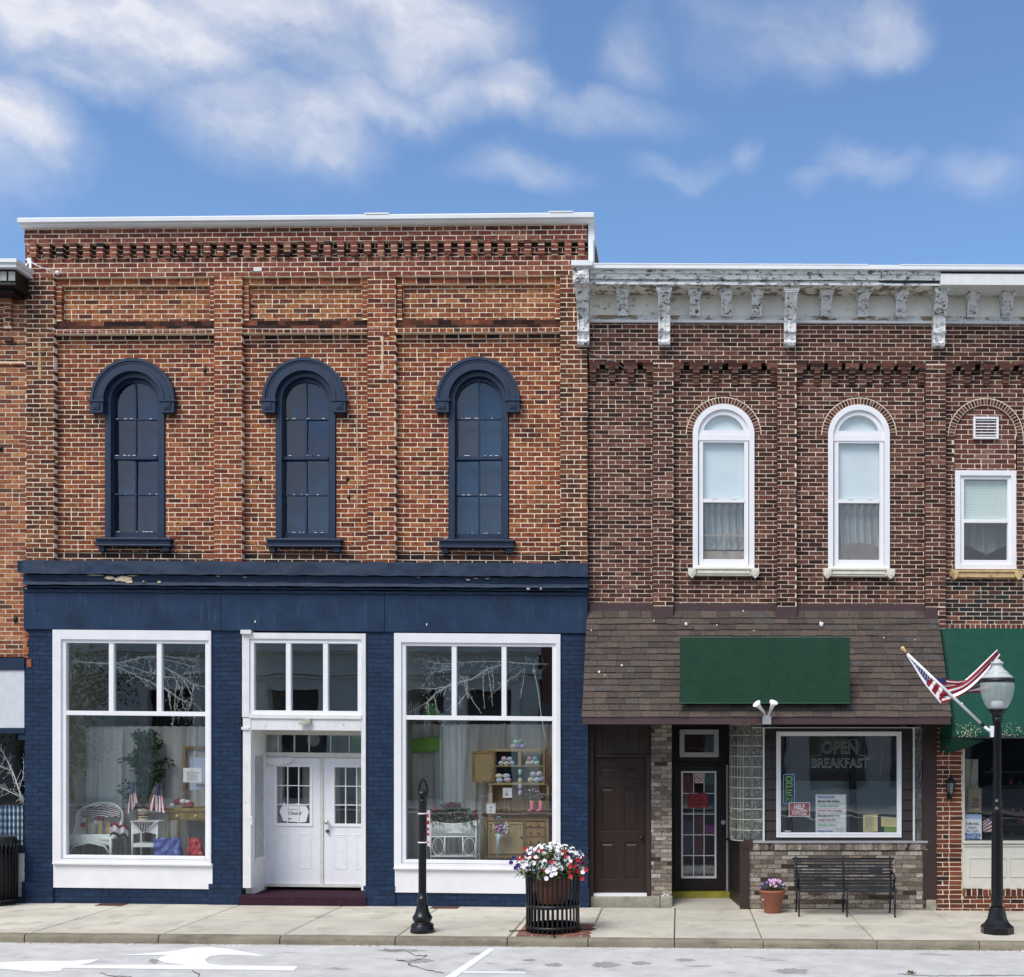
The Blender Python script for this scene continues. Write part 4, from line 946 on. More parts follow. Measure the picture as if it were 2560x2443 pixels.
# arched white windows
def white_window(c, i):
    k = kq; y = YQ - .02; cx = X(c, y); zs = Z(1087, y)
    o = MB(WR); o.ring(cx, zs, 64 * k, 77 * k, y, y + .12, n=36)
    for s in (-1, 1): p, q = sorted((cx + s * 64 * k, cx + s * 77 * k)); o.box(p, q, y, y + .12, Z(1420, y), zs)
    o.px(c - 64, c + 64, 1414, 1420, y, y + .12)
    root = o.build('window', M['vinyl'], RB)
    o = MB(WR); y2 = y + .035; o.px(c - 64, c + 64, 1083, 1103, y2 + .02, y2 + .08)
    o.ring(cx, zs, 52 * k, 64 * k, y2, y2 + .08, n=36); o.px(c - 53, c + 53, 1076, 1087, y2 - .004, y2 + .08); o.px(c - 64, c + 64, 1087, 1101, y2 - .012, y2 + .08)
    o.frame(c - 62, c + 62, 1101, 1414, 10.5, y2, y2 + .07, top=5)
    o.px(c - 51, c + 51, 1247, 1256, y2 - .012, y2 + .06); o.px(c - 51, c + 51, 1398, 1404, y2 + .01, y2 + .06)
    for s in (-27, 22): o.px(c + s, c + s + 10, 1243.5, 1247, y2 - .02, y2)
    o.build('sash', M['vinyl'], root)
    o = MB(WR); g = 52 * k; o.prism([(cx - g, Z(1076, y)), (cx + g, Z(1076, y))] + [(cx + g * math.cos(R(t)), zs + g * math.sin(R(t))) for t in range(12, 169, 6)], y2 + .03, y2 + .034); o.build('glass', M['glass_clear'], root)
    o = MB(WR); o.px(c - 52, c + 52, 1106, 1247, y2 + .03, y2 + .034); o.build('glass', M['glass_clear'], root)
    o = MB(WR); o.px(c - 52, c + 52, 1256, 1398, y2 + .045, y2 + .05); o.build('glass', M['glass_clear'], root)
    o = MB(WR); o.px(c - 60, c + 60, 1030, 1250, y2 + .09, y2 + .10); o.build('roller_blind', M['shade'], root)
    o = MB(WR)
    def lf(u, v): return (X(c - 58 + 116 * u, .3), .28 + .03 * math.sin(u * 40 + math.sin(v * 5)) + .01 * math.sin(v * 30), Z(1250, .3) + (Z(1410 if i else 1375, .3) - Z(1250, .3)) * v)
    o.grid(lf, 60, 8); o.build('lace_curtain', M['lace'], root)
    o = MB(WR)
    if i == 0: o.px(c - 52, c + 52, 1378, 1398, .24, .4); o.px(c - 52, c + 52, 1336, 1341, .2, .21); o.px(c - 3, c + 3, 1341, 1376, .2, .21)
    else:
        o.prism([(X(c - 54, .3), Z(1400, .3)), (X(c + 54, .3), Z(1400, .3)), (X(c + 54, .3), Z(1374, .3)), (X(c + 30, .3), Z(1362, .3)), (X(c, .3), Z(1358, .3)), (X(c - 30, .3), Z(1362, .3)), (X(c - 54, .3), Z(1374, .3))], .2, .3)
    o.build('headboard', cm('furn_%d' % i, ((.30,.25,.2), (.16,.13,.13))[i], .7, .2), root)
    o = MB(WR); o.px(c - 77, c + 77, 1419, 1424, -.01, YQ + .02, 0); o.px(c - 70, c + 70, 1424, 1439, .015, YQ + .02, 0); o.px(c - 66, c + 66, 1427, 1434, .0, .03, 0)
    for s in (-1, 1):
        e = X(c + s * 79); q = .058; z0 = Z(1421); o.prism([(e - q, z0), (e - q, z0 - .08), (e - q * .8, z0 - .105), (e, z0 - .15), (e + q * .8, z0 - .105), (e + q, z0 - .08), (e + q, z0)], -.03, YQ)
        o.prism([(e - q * .55, z0 - .02), (e - q * .55, z0 - .07), (e, z0 - .115), (e + q * .55, z0 - .07), (e + q * .55, z0 - .02)], -.04, -.02)
    o.build('sill', M['stone_sill'], root, bevel=.004)
white_window(1809, 0); white_window(2147.5, 1)
c = 2464; y = YQ - .02
o = MB(WR); o.frame(2388, 2541, 1173, 1420, 13, y, y + .12); root = o.build('window', M['vinyl'], RB, bevel=.004)
o = MB(WR); o.frame(2401, 2528, 1186, 1412, 9, y + .03, y + .1); o.px(2410, 2519, 1295, 1304, y + .02, y + .1); o.px(2410, 2519, 1397, 1403, y + .03, y + .1); o.build('sash', M['vinyl'], root, bevel=.003)
for a, b in ((1195, 1296), (1303, 1403)): o = MB(WR); o.px(2410, 2519, a, b, y + .06, y + .064); o.build('glass', M['glass_clear'], root)
o = MB(WR)
for j in range(26): o.px(2405, 2524, 1195 + j * 4, 1198.4 + j * 4, y + .11, y + .125, y)
o.build('slat_blind', cm('slats', (.62,.72,.69), .7, .05), root)
o = MB(WR); o.grid(lambda u, v: (X(2405 + 119 * u, .4), .36 + .02 * math.sin(u * 26), Z(1300, .4) + (Z(1385 - 60 * abs(u - .5) , .4) - Z(1300, .4)) * v), 40, 6); o.build('lace_curtain', sheer_mat('lace2', (.5,.56,.53), .5), root)
o = MB(WR); o.px(2384, 2546, 1422, 1427, -.01, YQ + .02, 0); o.px(2392, 2540, 1427, 1440, .012, YQ + .02, 0)
for s in (2386, 2546):
    e = X(s); q = .055; z0 = Z(1424); o.prism([(e - q, z0), (e - q, z0 - .08), (e, z0 - .14), (e + q, z0 - .08), (e + q, z0)], -.03, YQ)
o.build('sill', M['stone_sill_ochre'], root, bevel=.004)
# wall vent
o = MB(WR); y = YQ; o.frame(2434, 2497, 1039, 1094, 5, y - .02, y + .06); vt = o.build('wall_vent', M['vinyl'], RB, bevel=.002)
o = MB(WR)
for j in range(6):
    za = Z(1048 + j * 7.4, y); o.prism([(y + .045, za + .022), (y - .005, za - .004), (y - .005, za - .012), (y + .045, za + .014)], X(2439, y), X(2492, y), 'x')
o.build('louvre', M['vinyl'], vt)
o = MB(WR); o.px(2436, 2495, 1041, 1092, y + .055, y + .06); o.build('vent_back', M['interior_dark'], vt)
# brown flashing boards above the canopy
mb = MB(WR)
for a, b in ((1472, 1629), (1683, 1940), (1990, 2312)): mb.px(a, b, 1509, 1545, YQ - .05, .14)
for a, b in ((1629, 1683), (1938, 1992), (2312, 2343)): mb.px(a, b, 1516, 1546, -.03, .1)
mb.build('flashing_board', M['fascia'], RB, bevel=.003)
# ================================================================== CANOPY AND SHOPFRONT OF THE BRICK BUILDING
CYF = -.87
sz0, sz1 = Z(1790, CYF), Z(1543, 0); sx0, sx1 = X(1455, CYF), X(2378, CYF)
mb = MB()
nrow = 16; sl_ = math.hypot(sz1 - sz0, CYF)
for r in range(nrow + 1):
    u = r / nrow; v = (r + 1) / nrow
    x = sx0 - (.07 if r % 2 else .0) - random.uniform(0, .05)
    ya, za = CYF * (1 - u), sz0 + (sz1 - sz0) * u
    yb_, zb_ = CYF * (1 - v), sz0 + (sz1 - sz0) * v
    while x < sx1:
        w_ = random.choice((.14, .17, .2, .24, .27)); a, b = max(x, sx0 + .002 * (r % 2)), min(x + w_ - .004, sx1)
        if b - a > .02:
            t = .026 + random.choice((0, 0, .005)); j = random.uniform(-.005, .005)
            q = len(mb.v); mb.rnd = random.random()
            for (yy, zz) in ((ya - t - .006, za - .012 + j), (yb_ - .004, zb_ + .004)):
                mb.v.append((a, yy, zz)); mb.v.append((b, yy, zz))
            mb.v.append((a, ya + .004, za - .012 + j)); mb.v.append((b, ya + .004, za - .012 + j))
            mb.face([q, q + 1, q + 3, q + 2]); mb.face([q + 4, q + 5, q + 1, q]); mb.face([q + 1, q + 5, q + 3]); mb.face([q, q + 2, q + 4])
        x += w_
mb.rnd = None
can = MB(); can.prism([(CYF, sz0 - .01), (-.012, sz1 - .008), (.2, sz1 - .008), (.2, sz0 - .01)], sx0 + .01, sx1 - .01, 'x')
cn = can.build('canopy', cm('felt', (.05,.045,.04), .9, .2), RB)
mb.build('shingles', M['shingle'], cn)
mb = MB(); mb.px(1457, 2377, 1789, 1811, CYF - .02, CYF + .03); mb.box(sx0 + .01, sx0 + .04, CYF + .03, .2, Z(1811, CYF), Z(1790, CYF)); mb.box(sx1 - .04, sx1 - .01, CYF + .03, .2, Z(1811, CYF), Z(1790, CYF))
mb.build('fascia', M['fascia'], cn, bevel=.003)
mb = MB(); mb.box(sx0 + .04, sx1 - .04, CYF + .03, 1.3, Z(1808, CYF), Z(1808, CYF) + .03); mb.build('soffit', M['brown_paint'], cn)
# droppings on the shingles
mb = MB()
for px, py, s in ((1715,1560,7),(2053,1562,11),(1478,1576,3),(1792,1563,3),(1885,1577,3),(1858,1528,4),(1555,1664,5),(1498,1681,6),(1512,1688,3),(2210,1594,3),(1635,1552,3),(2288,1600,3)):
    v = (1790 - py) / 262; yy = CYF * (1 - v) - .024; c = Vector((X(px, yy), yy, Z(py, yy)))
    mb.ball(c, s * .0025, 8, 5, (1, .3, 1.3), .5)
mb.build('bird_droppings', M['sign_white'], kind='stuff', label='white bird droppings spattered on the brown shingles')
# blank green board
mb = MB(); mb.px(1699.5, 2125, 1594, 1757, -.93, -.86); 
gs = mb.build('sign_board', M['green_sign'], label='large blank green sign board fixed to the shingled canopy', cat='sign board', bevel=.004)
def sub_of(o, mb, name, m, **k): return mb.build(name, m, o, **k)
mb = MB(); mb.px(1699, 2125.5, 1592.3, 1594, -.932, -.858, -.93); mb.px(1699, 2125.5, 1757, 1758.5, -.932, -.858, -.93); sub_of(gs, mb, 'edge_trim', cm('trim_green', (.06,.16,.10), .5, .1))
for p in (1760, 2060):
    mb = MB(); mb.box(X(p, -.86), X(p, -.86) + .04, -.86, -.2, Z(1650, -.86), Z(1650, -.86) + .03); sub_of(gs, mb, 'strut', M['black_iron'])
# twin flood lamp
t = thing('flood_lamp', 'white twin head security flood lamp below the green board', 'outdoor light', (X(1917, -.9), -.9, Z(1811, -.9)))
mb = MB(); mb.px(1906.5, 1928, 1789, 1811, -.95, -.89); mb.build('junction_box', M['metal_grey'], t, bevel=.003)
for sx_, hx, hy in ((-1, 1896, 1766), (1, 1930, 1764)):
    mb = MB(); y = -.95; a = Vector((X(1917 + sx_ * 4, y), y, Z(1789, y))); b = Vector((X(1917 + sx_ * 7, y), y - .03, Z(1781, y))); h = Vector((X(hx, y), y - .09, Z(hy, y))); tip = h + (h - b).normalized() * .055
    mb.tube([a, b], .008); mb.tube([b, b + (h - b) * .35, b + (h - b) * .36, h, tip], [.018, .018, .023, .03, .062], 14)
    mb.build('lamp_head', M['vinyl'], t)
# ---- recessed shopfront
# brown six panel door with boards above
P = .22
fr = MB(); fr.px(1472, 1482, 1888, 2241, P - .04, P + .12); fr.px(1615, 1627, 1888, 2241, P - .04, P + .12); fr.px(1482, 1615, 1888, 1893, P - .04, P + .12); fr.px(1464, 1483, 1812, 2245, P - .1, P - .02); fr.px(1464, 1478, 1812, 2245, P - .02, P + .12)
df = fr.build('door_surround', M['brown_paint'], RB, bevel=.003)
mb = MB()
for i in range(5): mb.px(1476 + i * 31, 1476 + (i + 1) * 31 - 1.2, 1790, 1888, P + .01, P + .05)
mb.px(1470, 1632, 1790, 1890, P + .018, P + .1)
mb.build('boarding', cm('boards', (.035,.024,.02), .55, .15), df)
mb = MB(); y = P + .02; A, B_ = 1482.5, 1614.5
xs = [A, 1500, 1537, 1560, 1597, B_]; rows = [(1893.5, 1919), (1947, 1969), (2078, 2106), (2199, 2234)]
for a, b in rows: mb.px(A, B_, a, b, y, y + .05)
for a, b in ((1919, 1947), (1969, 2078), (2106, 2199)):
    mb.px(A, 1500, a, b, y, y + .05); mb.px(1537, 1560, a, b, y, y + .05); mb.px(1597, B_, a, b, y, y + .05)
dr = mb.build('door', M['door_brown'], df, bevel=.004)
for a, b in ((1919, 1947), (1969, 2078), (2106, 2199)):
    for p, q in ((1500, 1537), (1560, 1597)):
        mb = MB(); mb.px(p, q, a, b, y + .014, y + .04); X0, X1, Z0, Z1 = X(p + 5, y), X(q - 5, y), Z(b - 5, y), Z(a + 5, y)
        k = .02; pts = [(X0, Z0), (X1, Z0), (X1, Z1), (X0, Z1)]; inn = [(X0 + k, Z0 + k), (X1 - k, Z0 + k), (X1 - k, Z1 - k), (X0 + k, Z1 - k)]
        for i in range(4):
            j = (i + 1) % 4; mb.poly([(pts[i][0], y + .013, pts[i][1]), (pts[j][0], y + .013, pts[j][1]), (inn[j][0], y + .002, inn[j][1]), (inn[i][0], y + .002, inn[i][1])])
        mb.poly([(a_, y + .002, b_) for a_, b_ in inn]); mb.build('panel', M['door_brown'], dr)
mb = MB(); c = Vector((X(1604, y), y, Z(2093, y))); mb.ball(c + Vector((0, -.05, 0)), .03); mb.tube([c, c + Vector((0, -.05, 0))], .012); mb.tube([c, c + Vector((0, -.01, 0))], .03, 14); mb.build('door_knob', cm('dark_metal', (.05,.05,.05), .3, .1, metal=.8), dr)
mb = MB(); mb.px(1477, 1617, 2234, 2241, P - .07, P + .1); mb.build('threshold', M['vinyl'], df)
mb = MB()
for a, b, y_ in ((1476, 1650, .1), (1651, 1681, .09)):
    mb.px(a, b, 2242, 2290, y_, .6)
mb.build('stone_step', M['stone'], RB, bevel=.012)
mb = MB()
for i in range(7): mb.ball((X(1655 + i * 3, .2), .15, Z(2240 - (i % 3) * 2, .2)), .02, 8, 5, (1, 1, .6), .3)
mb.build('loose_mortar', M['white_old'], RB)
# grey split brick pier
GB = [M['brick_grey'], M['mortar_grey']]
mb = MB(); bricks(mb, X(1628, .15), X(1679, .15), Z(2241, .15), Z(1800, .15), .15, L=.19, H=.062, m=.009, dep=.4); mb.build('brick_pier', GB, RB)
# cafe entry: recess
YE = .85
fl = MB(); fl.poly([(X(1679, .1), 0.0, gz(0) + .001), (X(1885, .1), 0.0, gz(1) + .001), (X(1885, .1), YE + .2, .075), (X(1679, .1), YE + .2, .075)]); fl.build('ramp', M['concrete'], RB)
mb = MB(); y = YE
mb.px(1600, 1699, 1800, 1912, y, y + .1); mb.px(1797, 1860, 1800, 1912, y, y + .1); mb.px(1699, 1797, 1893, 1912, y, y + .1); mb.px(1699, 1797, 1800, 1824, y, y + .1); mb.px(1816, 1870, 1912, 2240, y - .01, y + .1); mb.px(1600, 1684, 1912, 2240, y - .01, y + .1); mb.px(1684, 1816, 1907, 1912, y - .03, y + .1)
cf = mb.build('cafe_entry', M['dark_brown'], RB, bevel=.003)
mb = MB(); mb.frame(1699, 1797, 1824, 1893, 12, y - .04, y + .05); mb.frame(1707, 1789, 1832, 1885, 3, y - .02, y + .05); tw = mb.build('transom_frame', cm('grey_vinyl', (.52,.53,.54), .5, .08), cf, bevel=.003)
mb = MB(); mb.px(1709, 1787, 1834, 1883, y + .01, y + .014); mb.build('glass', M['glass_clear'], cf)
mb = MB(); mb.px(1820, 1818, 1912, 2230, y - .02, y); mb.px(1815.5, 1817.5, 1912, 2230, y - .018, y)
mb.build('weather_strip', M['metal_grey'], cf)
mb = MB(); yd = y + .03
mb.px(1685, 1703, 1913, 2226, yd, yd + .05); mb.px(1791, 1815, 1913, 2226, yd, yd + .05); mb.px(1703, 1791, 1913, 1928, yd, yd + .05); mb.px(1703, 1791, 2196, 2226, yd, yd + .05)
cd = mb.build('door', M['dark_brown'], cf, bevel=.003)
mb = MB(); mb.frame(1703, 1791, 1928, 2196, 4.5, yd - .012, yd + .05)
for i in (1, 2): p = 1707.5 + 79 * i / 3; mb.px(p - 1, p + 1, 1932, 2192, yd - .004, yd + .02)
for i in range(1, 5): q = 1932 + 259 * i / 5; mb.px(1707, 1787, q - 1, q + 1, yd - .003, yd + .02)
mb.build('glazing_bars', M['white_old'], cd)
mb = MB(); mb.px(1707, 1787, 1932, 2192, yd + .025, yd + .028); mb.build('glass', M['glass_clear'], cd)
for q in (2056, 2078): mb = MB(); c = Vector((X(1808, yd), yd - .01, Z(q, yd))); mb.ball(c + Vector((0, -.03, 0)), .026 if q > 2060 else .016, 12, 8); mb.tube([c + Vector((0, .01, 0)), c - Vector((0, .004, 0))], .035, 14); mb.build('door_knob', M['metal'] if q < 2060 else cm('dark_metal', (.05,.05,.05), .3), cd)
mb = MB(); mb.px(1679, 1828, 2230, 2246, YE - .1, YE + .1); mb.build('door_sill', M['yellow'], cf, bevel=.004)
# things dimly seen behind the cafe door
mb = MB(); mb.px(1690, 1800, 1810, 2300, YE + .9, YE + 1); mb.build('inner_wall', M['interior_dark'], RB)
# knee wall beside the entry
mb = MB(); bricks(mb, X(1872), X(2318), Z(2290), Z(2126), 0, L=.2, H=.0655, m=.010, dep=.15); bricks(mb, X(1870), X(2318), Z(2126), Z(2108), -.02, sold=True, L=.098, H=.1)
bricks(mb, X(1870), X(2318), Z(2126), Z(2108), -.02, L=.098, H=.11, zr=Z(2126) - .001, m=.010, dep=.17)
mb.build('knee_wall', GB, RB)
mb = MB(); mb.px(1866, 2320, 2102.5, 2108, -.04, .2); mb.build('ledge', M['metal_grey'], RB)
mb = MB(); mb.px(1850, 1873, 2108, 2283, -.035, .12); mb.px(1858, 1882, 2100, 2122, -.05, -.02); ps = mb.build('corner_post', M['brown_paint'], RB, bevel=.004)
A_ = Vector((X(1856), .08, 0)); B2 = Vector((X(1823, YE), YE, 0)); dS = (B2 - A_).normalized(); nS = Vector((-dS.y, dS.x, 0)); LS = (B2 - A_).length
def splay(mb, a, b, z0, z1, off):
    q = len(mb.v)
    for o_ in (off, -.04):
        for u, z in ((a, z0), (b, z0), (b, z1), (a, z1)): p = A_ + dS * u + nS * o_; mb.v.append((p.x, p.y, z))
    for f in ((0, 1, 2, 3), (1, 5, 6, 2), (4, 0, 3, 7), (3, 2, 6, 7), (4, 5, 1, 0), (5, 4, 7, 6)): mb.face([q + i for i in f])
mb = MB(); zt2 = Z(2112); splay(mb, 0, LS, 0, zt2, 0)
for (a, b, c_, d_) in ((.0, .07, 0, zt2), (LS - .09, LS, 0, zt2), (.07, LS - .09, 0, .2), (.07, LS - .09, zt2 - .12, zt2)): splay(mb, a, b, c_, d_, .02)
splay(mb, -.02, LS, zt2, zt2 + .03, .05)
mb.poly([(A_.x, A_.y, zt2 + .005), (B2.x, B2.y, zt2 + .005), (X(1900), YE, zt2 + .005), (X(1900), .05, zt2 + .005)])
mb.build('side_panel', cm('panel_brown', (.020,.013,.011), .5, .12), RB)
# glass block screen, curving into the recess
M['glass_block'] = glass_mat('glass_block', .16, (.82,.86,.82), .9, 22, .12)
gb = MB(); gm = MB(); rows = 11; zt, zl = Z(1812, .05), Z(2102, .05); hh = (zt - zl) / rows
def block(p, q, z0):                                           # p,q = plan corners
    n = Vector((q[1] - p[1], -(q[0] - p[0]))).normalized(); pts = []
    for off in (0, .09):
        for (c, z) in ((p, z0), (q, z0), (q, z0 + hh - .012), (p, z0 + hh - .012)): pts.append((c[0] - n.x * off, c[1] - n.y * off, z))
    return n, pts
plan = [(X(1907), .02), (X(1882), .02)]
x0_, y0_ = X(1880), .02
R_ = .30
arc = [(x0_ - R_ * math.sin(R(t)) - .0, y0_ + R_ * (1 - math.cos(R(t)))) for t in (2, 24, 34, 44, 54, 64, 74, 84, 90)]
segs = [(plan[1], plan[0])] + [(arc[i + 1], arc[i]) for i in range(len(arc) - 1)] + [((arc[-1][0], arc[-1][1] + .14 * (k + 1)), (arc[-1][0], arc[-1][1] + .14 * k)) for k in range(3)]
for sgi, (p, q) in enumerate(segs):
    p = Vector(p); q = Vector(q); d = (q - p); L_ = d.length; d.normalize(); a = p + d * .005; b = q - d * .005; n = Vector((d.y, -d.x))
    for r in range(rows):
        z0 = zl + r * hh + .006; z1 = z0 + hh - .012; bq = len(gb.v); c_ = (a + b) / 2; zc = (z0 + z1) / 2; e = .012
        for o_, ins in ((0, 0), (.012, e), (.012, e * 2.2)):
            for (pt, z, s1, s2) in ((a, z0, 1, 1), (b, z0, -1, 1), (b, z1, -1, -1), (a, z1, 1, -1)):
                v = pt + d * ins * s1 + n * (o_ - (.006 if ins > e else 0)); gb.v.append((v.x, v.y, z + ins * s2))
        for l in (0, 4):
            for k in range(4): gb.face([bq + l + k, bq + l + (k + 1) % 4, bq + l + 4 + (k + 1) % 4, bq + l + 4 + k])
        gb.face([bq + 8, bq + 9, bq + 10, bq + 11])
    for r in range(rows + 1):
        z = zl + r * hh; u = p + n * .006; v = q + n * .006; u2 = p - n * .05; v2 = q - n * .05
        gm.poly([(u.x, u.y, z - .006), (v.x, v.y, z - .006), (v.x, v.y, z + .006), (u.x, u.y, z + .006)]); gm.poly([(u.x, u.y, z + .006), (v.x, v.y, z + .006), (v2.x, v2.y, z + .006), (u2.x, u2.y, z + .006)])
    for pt in (p, q):
        u = pt + n * .007; gm.tube([(u.x, u.y, zl), (u.x, u.y, zt)], .0035, 6)
o = gb.build('glass_block_screen', M['glass_block'], RB); gm.build('block_joints', cm('block_mortar', (.62,.59,.49), .8, .1), o)
mb = MB(); mb.box(X(1846), X(1908), .38, .42, zl, zt); mb.build('block_backing', cm('backing', (.26,.27,.25), .9, .3), o)
mb = MB(); gm = MB()
for r in range(rows): mb.box(X(2288), X(2307), .02, .06, zl + r * hh + .006, zl + (r + 1) * hh - .006)
o = mb.build('glass_block_strip', M['glass_block'], RB, bevel=.008)
for r in range(rows + 1): gm.box(X(2286), X(2309), .03, .06, zl + r * hh - .006, zl + r * hh + .006)
gm.box(X(2286), X(2310), .055, .1, zl, zt); gm.build('block_joints', cm('joint_dark', (.10,.10,.095), .8, .1), o)
# siding panel round the window
mb = MB()
for i in range(11): z0 = Z(2103) + i * .154; mb.prism([(.02, z0), (.045, z0 + .152), (.08, z0 + .152), (.08, z0)], X(1912), X(1942), 'x'); mb.prism([(.02, z0), (.045, z0 + .152), (.08, z0 + .152), (.08, z0)], X(2252), X(2283), 'x')
mb.px(1942, 2252, 1800, 1830, .02, .08); mb.px(1942, 2252, 2093, 2103, .02, .08)
mb.build('siding', cm('siding', (.032,.022,.019), .5, .12), RB)
mb = MB(); mb.px(1907, 1911.5, 1818, 2103, -.01, .06); mb.px(2283, 2287, 1818, 2103, -.01, .06); mb.px(1880, 2300, 1818.5, 1820.5, -.02, .06); mb.build('white_strip', M['white_old'], RB)
mb = MB(); mb.px(2308, 2342, 1800, 2249, -.02, .14); mb.build('post', M['brown_paint'], RB, bevel=.004)
mb = MB(); mb.px(2316, 2341, 2250, 2290, -.03, .14); mb.build('stone_base', M['stone'], RB, bevel=.012)
mb = MB(); mb.frame(1941, 2254, 1829, 2094, 6, -.005, .09); mb.frame(1947, 2248, 1835, 2087, 5, .01, .09)
cw = mb.build('cafe_window', M['vinyl'], RB, bevel=.003)
mb = MB(); mb.px(1951, 2244, 1839, 2083, .045, .05, .01); mb.build('glass', glass_mat('cafe_glass', .12, wav=.014), cw)
mb = MB(); mb.box(X(1885), X(2320), .12, .14, Z(2290), Z(2104)); mb.box(X(1885), X(2330), .14, .6, Z(2112), Z(2104)); mb.build('window_ledge', M['interior'], RB)
mb = MB(); mb.px(1900, 2330, 1960, 2300, 1.3, 1.35, .05); mb.build('reflection_wall', M['teal_reflection'], RB)  # added teal wall, stands in for the reflection in the lower cafe pane
mb = MB(); mb.box(X(1880), X(2350), 1.9, 2.0, .0, 3); mb.build('back_wall', cm('back_wall', (.36,.34,.30), .9, .1), RB)
# ---- right hand shop: red brick pier, awning, window
RW = [M['brick_red'], M['mortar_cream'], M['brick_black']]
mb = MB(); bricks(mb, X(2341), X(2407), Z(2290), Z(1780), 0, L=.19, H=.0685, m=.011, dep=.2, flem=True, xr=X(2341))
bricks(mb, X(2407), X(XE), Z(2290), Z(2240), 0, L=.2, H=.0685, m=.011, dep=.2); bricks(mb, X(2407), X(XE), Z(2240), Z(2223), -.03, L=.083, H=.12, zr=Z(2240) - .002, dep=.1, m=.011)
mb.build('shop_brickwork', RW, RB)
mb = MB(); mb.px(2407, 2412, 1830, 2220, .0, .1); mb.px(2407, XE, 2103, 2109, -.03, .1); mb.px(2407, XE, 2109, 2222, .01, .1); mb.px(2409, XE, 2113, 2116, -.01, .02)
for a, b in ((2424, 2516), (2524, 2620), (2640, 2740)): mb.frame(a, b, 2145, 2193, 1.5, -.002, .02)
sw = mb.build('shop_window', cm('cream', (.68,.66,.58), .5, .05), RB, bevel=.002)
mb = MB(); mb.px(2412, XE, 1840, 2103, .05, .055, .0); mb.build('glass', M['glass_clear'], sw)
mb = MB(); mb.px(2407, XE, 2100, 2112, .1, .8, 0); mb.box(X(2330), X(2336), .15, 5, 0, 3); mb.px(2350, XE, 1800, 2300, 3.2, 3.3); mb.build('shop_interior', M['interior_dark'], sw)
# awning
ax0, ax1 = X(2350), X(XE); az1 = Z(1572); az0 = Z(1845, -.83); ay = -.83
def awn(u, v):
    x = ax0 + (ax1 - ax0) * u; return (x, -.02 + (ay + .02) * v, az1 + (az0 - az1) * v + math.sin(v * math.pi) * -.012 + mnoise.noise(Vector((x * 2, v * 4, 0))) * .006)
mb = MB(); mb.grid(awn, 40, 16); aw = mb.build('awning', M['awning'], RB, solid=.006)
mb = MB(); mb.poly([(ax0, -.02, az1), (ax0, ay, az0), (ax0, ay, az0 - .01), (ax0, 0, Z(1884)), (ax0, 0, az1 - .01)])
mb.poly([(ax0 + .005, -.02, az1), (ax0 + .005, 0, Z(1884)), (ax0 + .005, ay, az0 - .01)])
mb.build('side_curtain', M['awning'], aw)
mb = MB(); p0 = Vector((ax0 + .01, ay + .02, az0)); p1 = Vector((X(2460, -.5), -.5, Z(1851, -.5))); p2 = Vector((X(2357, -.05), -.05, Z(1884, -.05)))
def flp(u, v): a = p0.lerp(p1, u); b = p0.lerp(p2, u); q = a.lerp(b, v); q.z -= math.sin(v * math.pi) * .03 * u; q.y += math.sin(u * 5) * .02; return q
mb.grid(flp, 10, 8); mb.build('loose_flap', M['awning'], aw, solid=.004)
mb = MB(); mb.tube([(ax0, ay, az0), (ax1, ay, az0)], .012); mb.tube([(ax0, ay, az0), (ax0, 0, az0)], .012); mb.build('awning_bar', M['black_iron'], aw)
mb = MB(); rr_ = random.Random(8)
for i in range(170):
    cxs_, sx_ = rr_.choice(((2420, 16), (2420, 16), (2430, 24), (2525, 18), (2545, 20))); px = rr_.gauss(cxs_, sx_); v = 1 - abs(rr_.gauss(.06, .045)); p = awn(max(0, (X(px, ay) - ax0) / (ax1 - ax0)), min(v, .99)); s_ = rr_.uniform(.003, .009)
    if px > 2392: mb.ball((p[0], p[1] - .006, p[2]), s_, 5, 3, (1, .3, 1))
mb.build('lichen_specks', cm('lichen', (.62,.58,.34), .9, .2), aw, kind='stuff')
# wall lantern
t = thing('wall_lantern', 'black wall lantern mounted on the narrow red brick pier', 'wall light', (X(2377), -.1, Z(2005)))
mb = MB(); c = Vector((X(2377, -.12), -.12, 0)); z0 = Z(2005, -.12)
zz = lambda py: Z(py, -.12)
mb.lathe(c.x, c.y, [(.0, zz(1934)), (.008, zz(1937)), (.02, zz(1942)), (.045, zz(1948)), (.075, zz(1954)), (.08, zz(1956)), (.06, zz(1957))], 6, smooth=False)
mb.lathe(c.x, c.y, [(.035, zz(1984)), (.045, zz(1986)), (.03, zz(1990)), (.018, zz(1996)), (.008, zz(2004)), (.0, zz(2007))], 12)
for k in range(6): a = k * math.pi / 3; mb.tube([(c.x + .07 * math.cos(a), c.y + .07 * math.sin(a), zz(1957)), (c.x + .042 * math.cos(a), c.y + .042 * math.sin(a), zz(1984))], .005, 5)
mb.tube([(c.x, c.y, zz(1992)), (c.x, -.02, zz(1990))], .012); mb.box(c.x - .03, c.x + .03, -.03, -.005, zz(2000), zz(1960))
mb.build('lantern_frame', M['black_iron'], t)
mb = MB(); mb.lathe(c.x, c.y, [(.038, zz(1984)), (.064, zz(1958))], 6, smooth=False); mb.build('lantern_glass', glass_mat('lantern_glass', .25, (.5,.5,.5), .3, 30, .2), t)

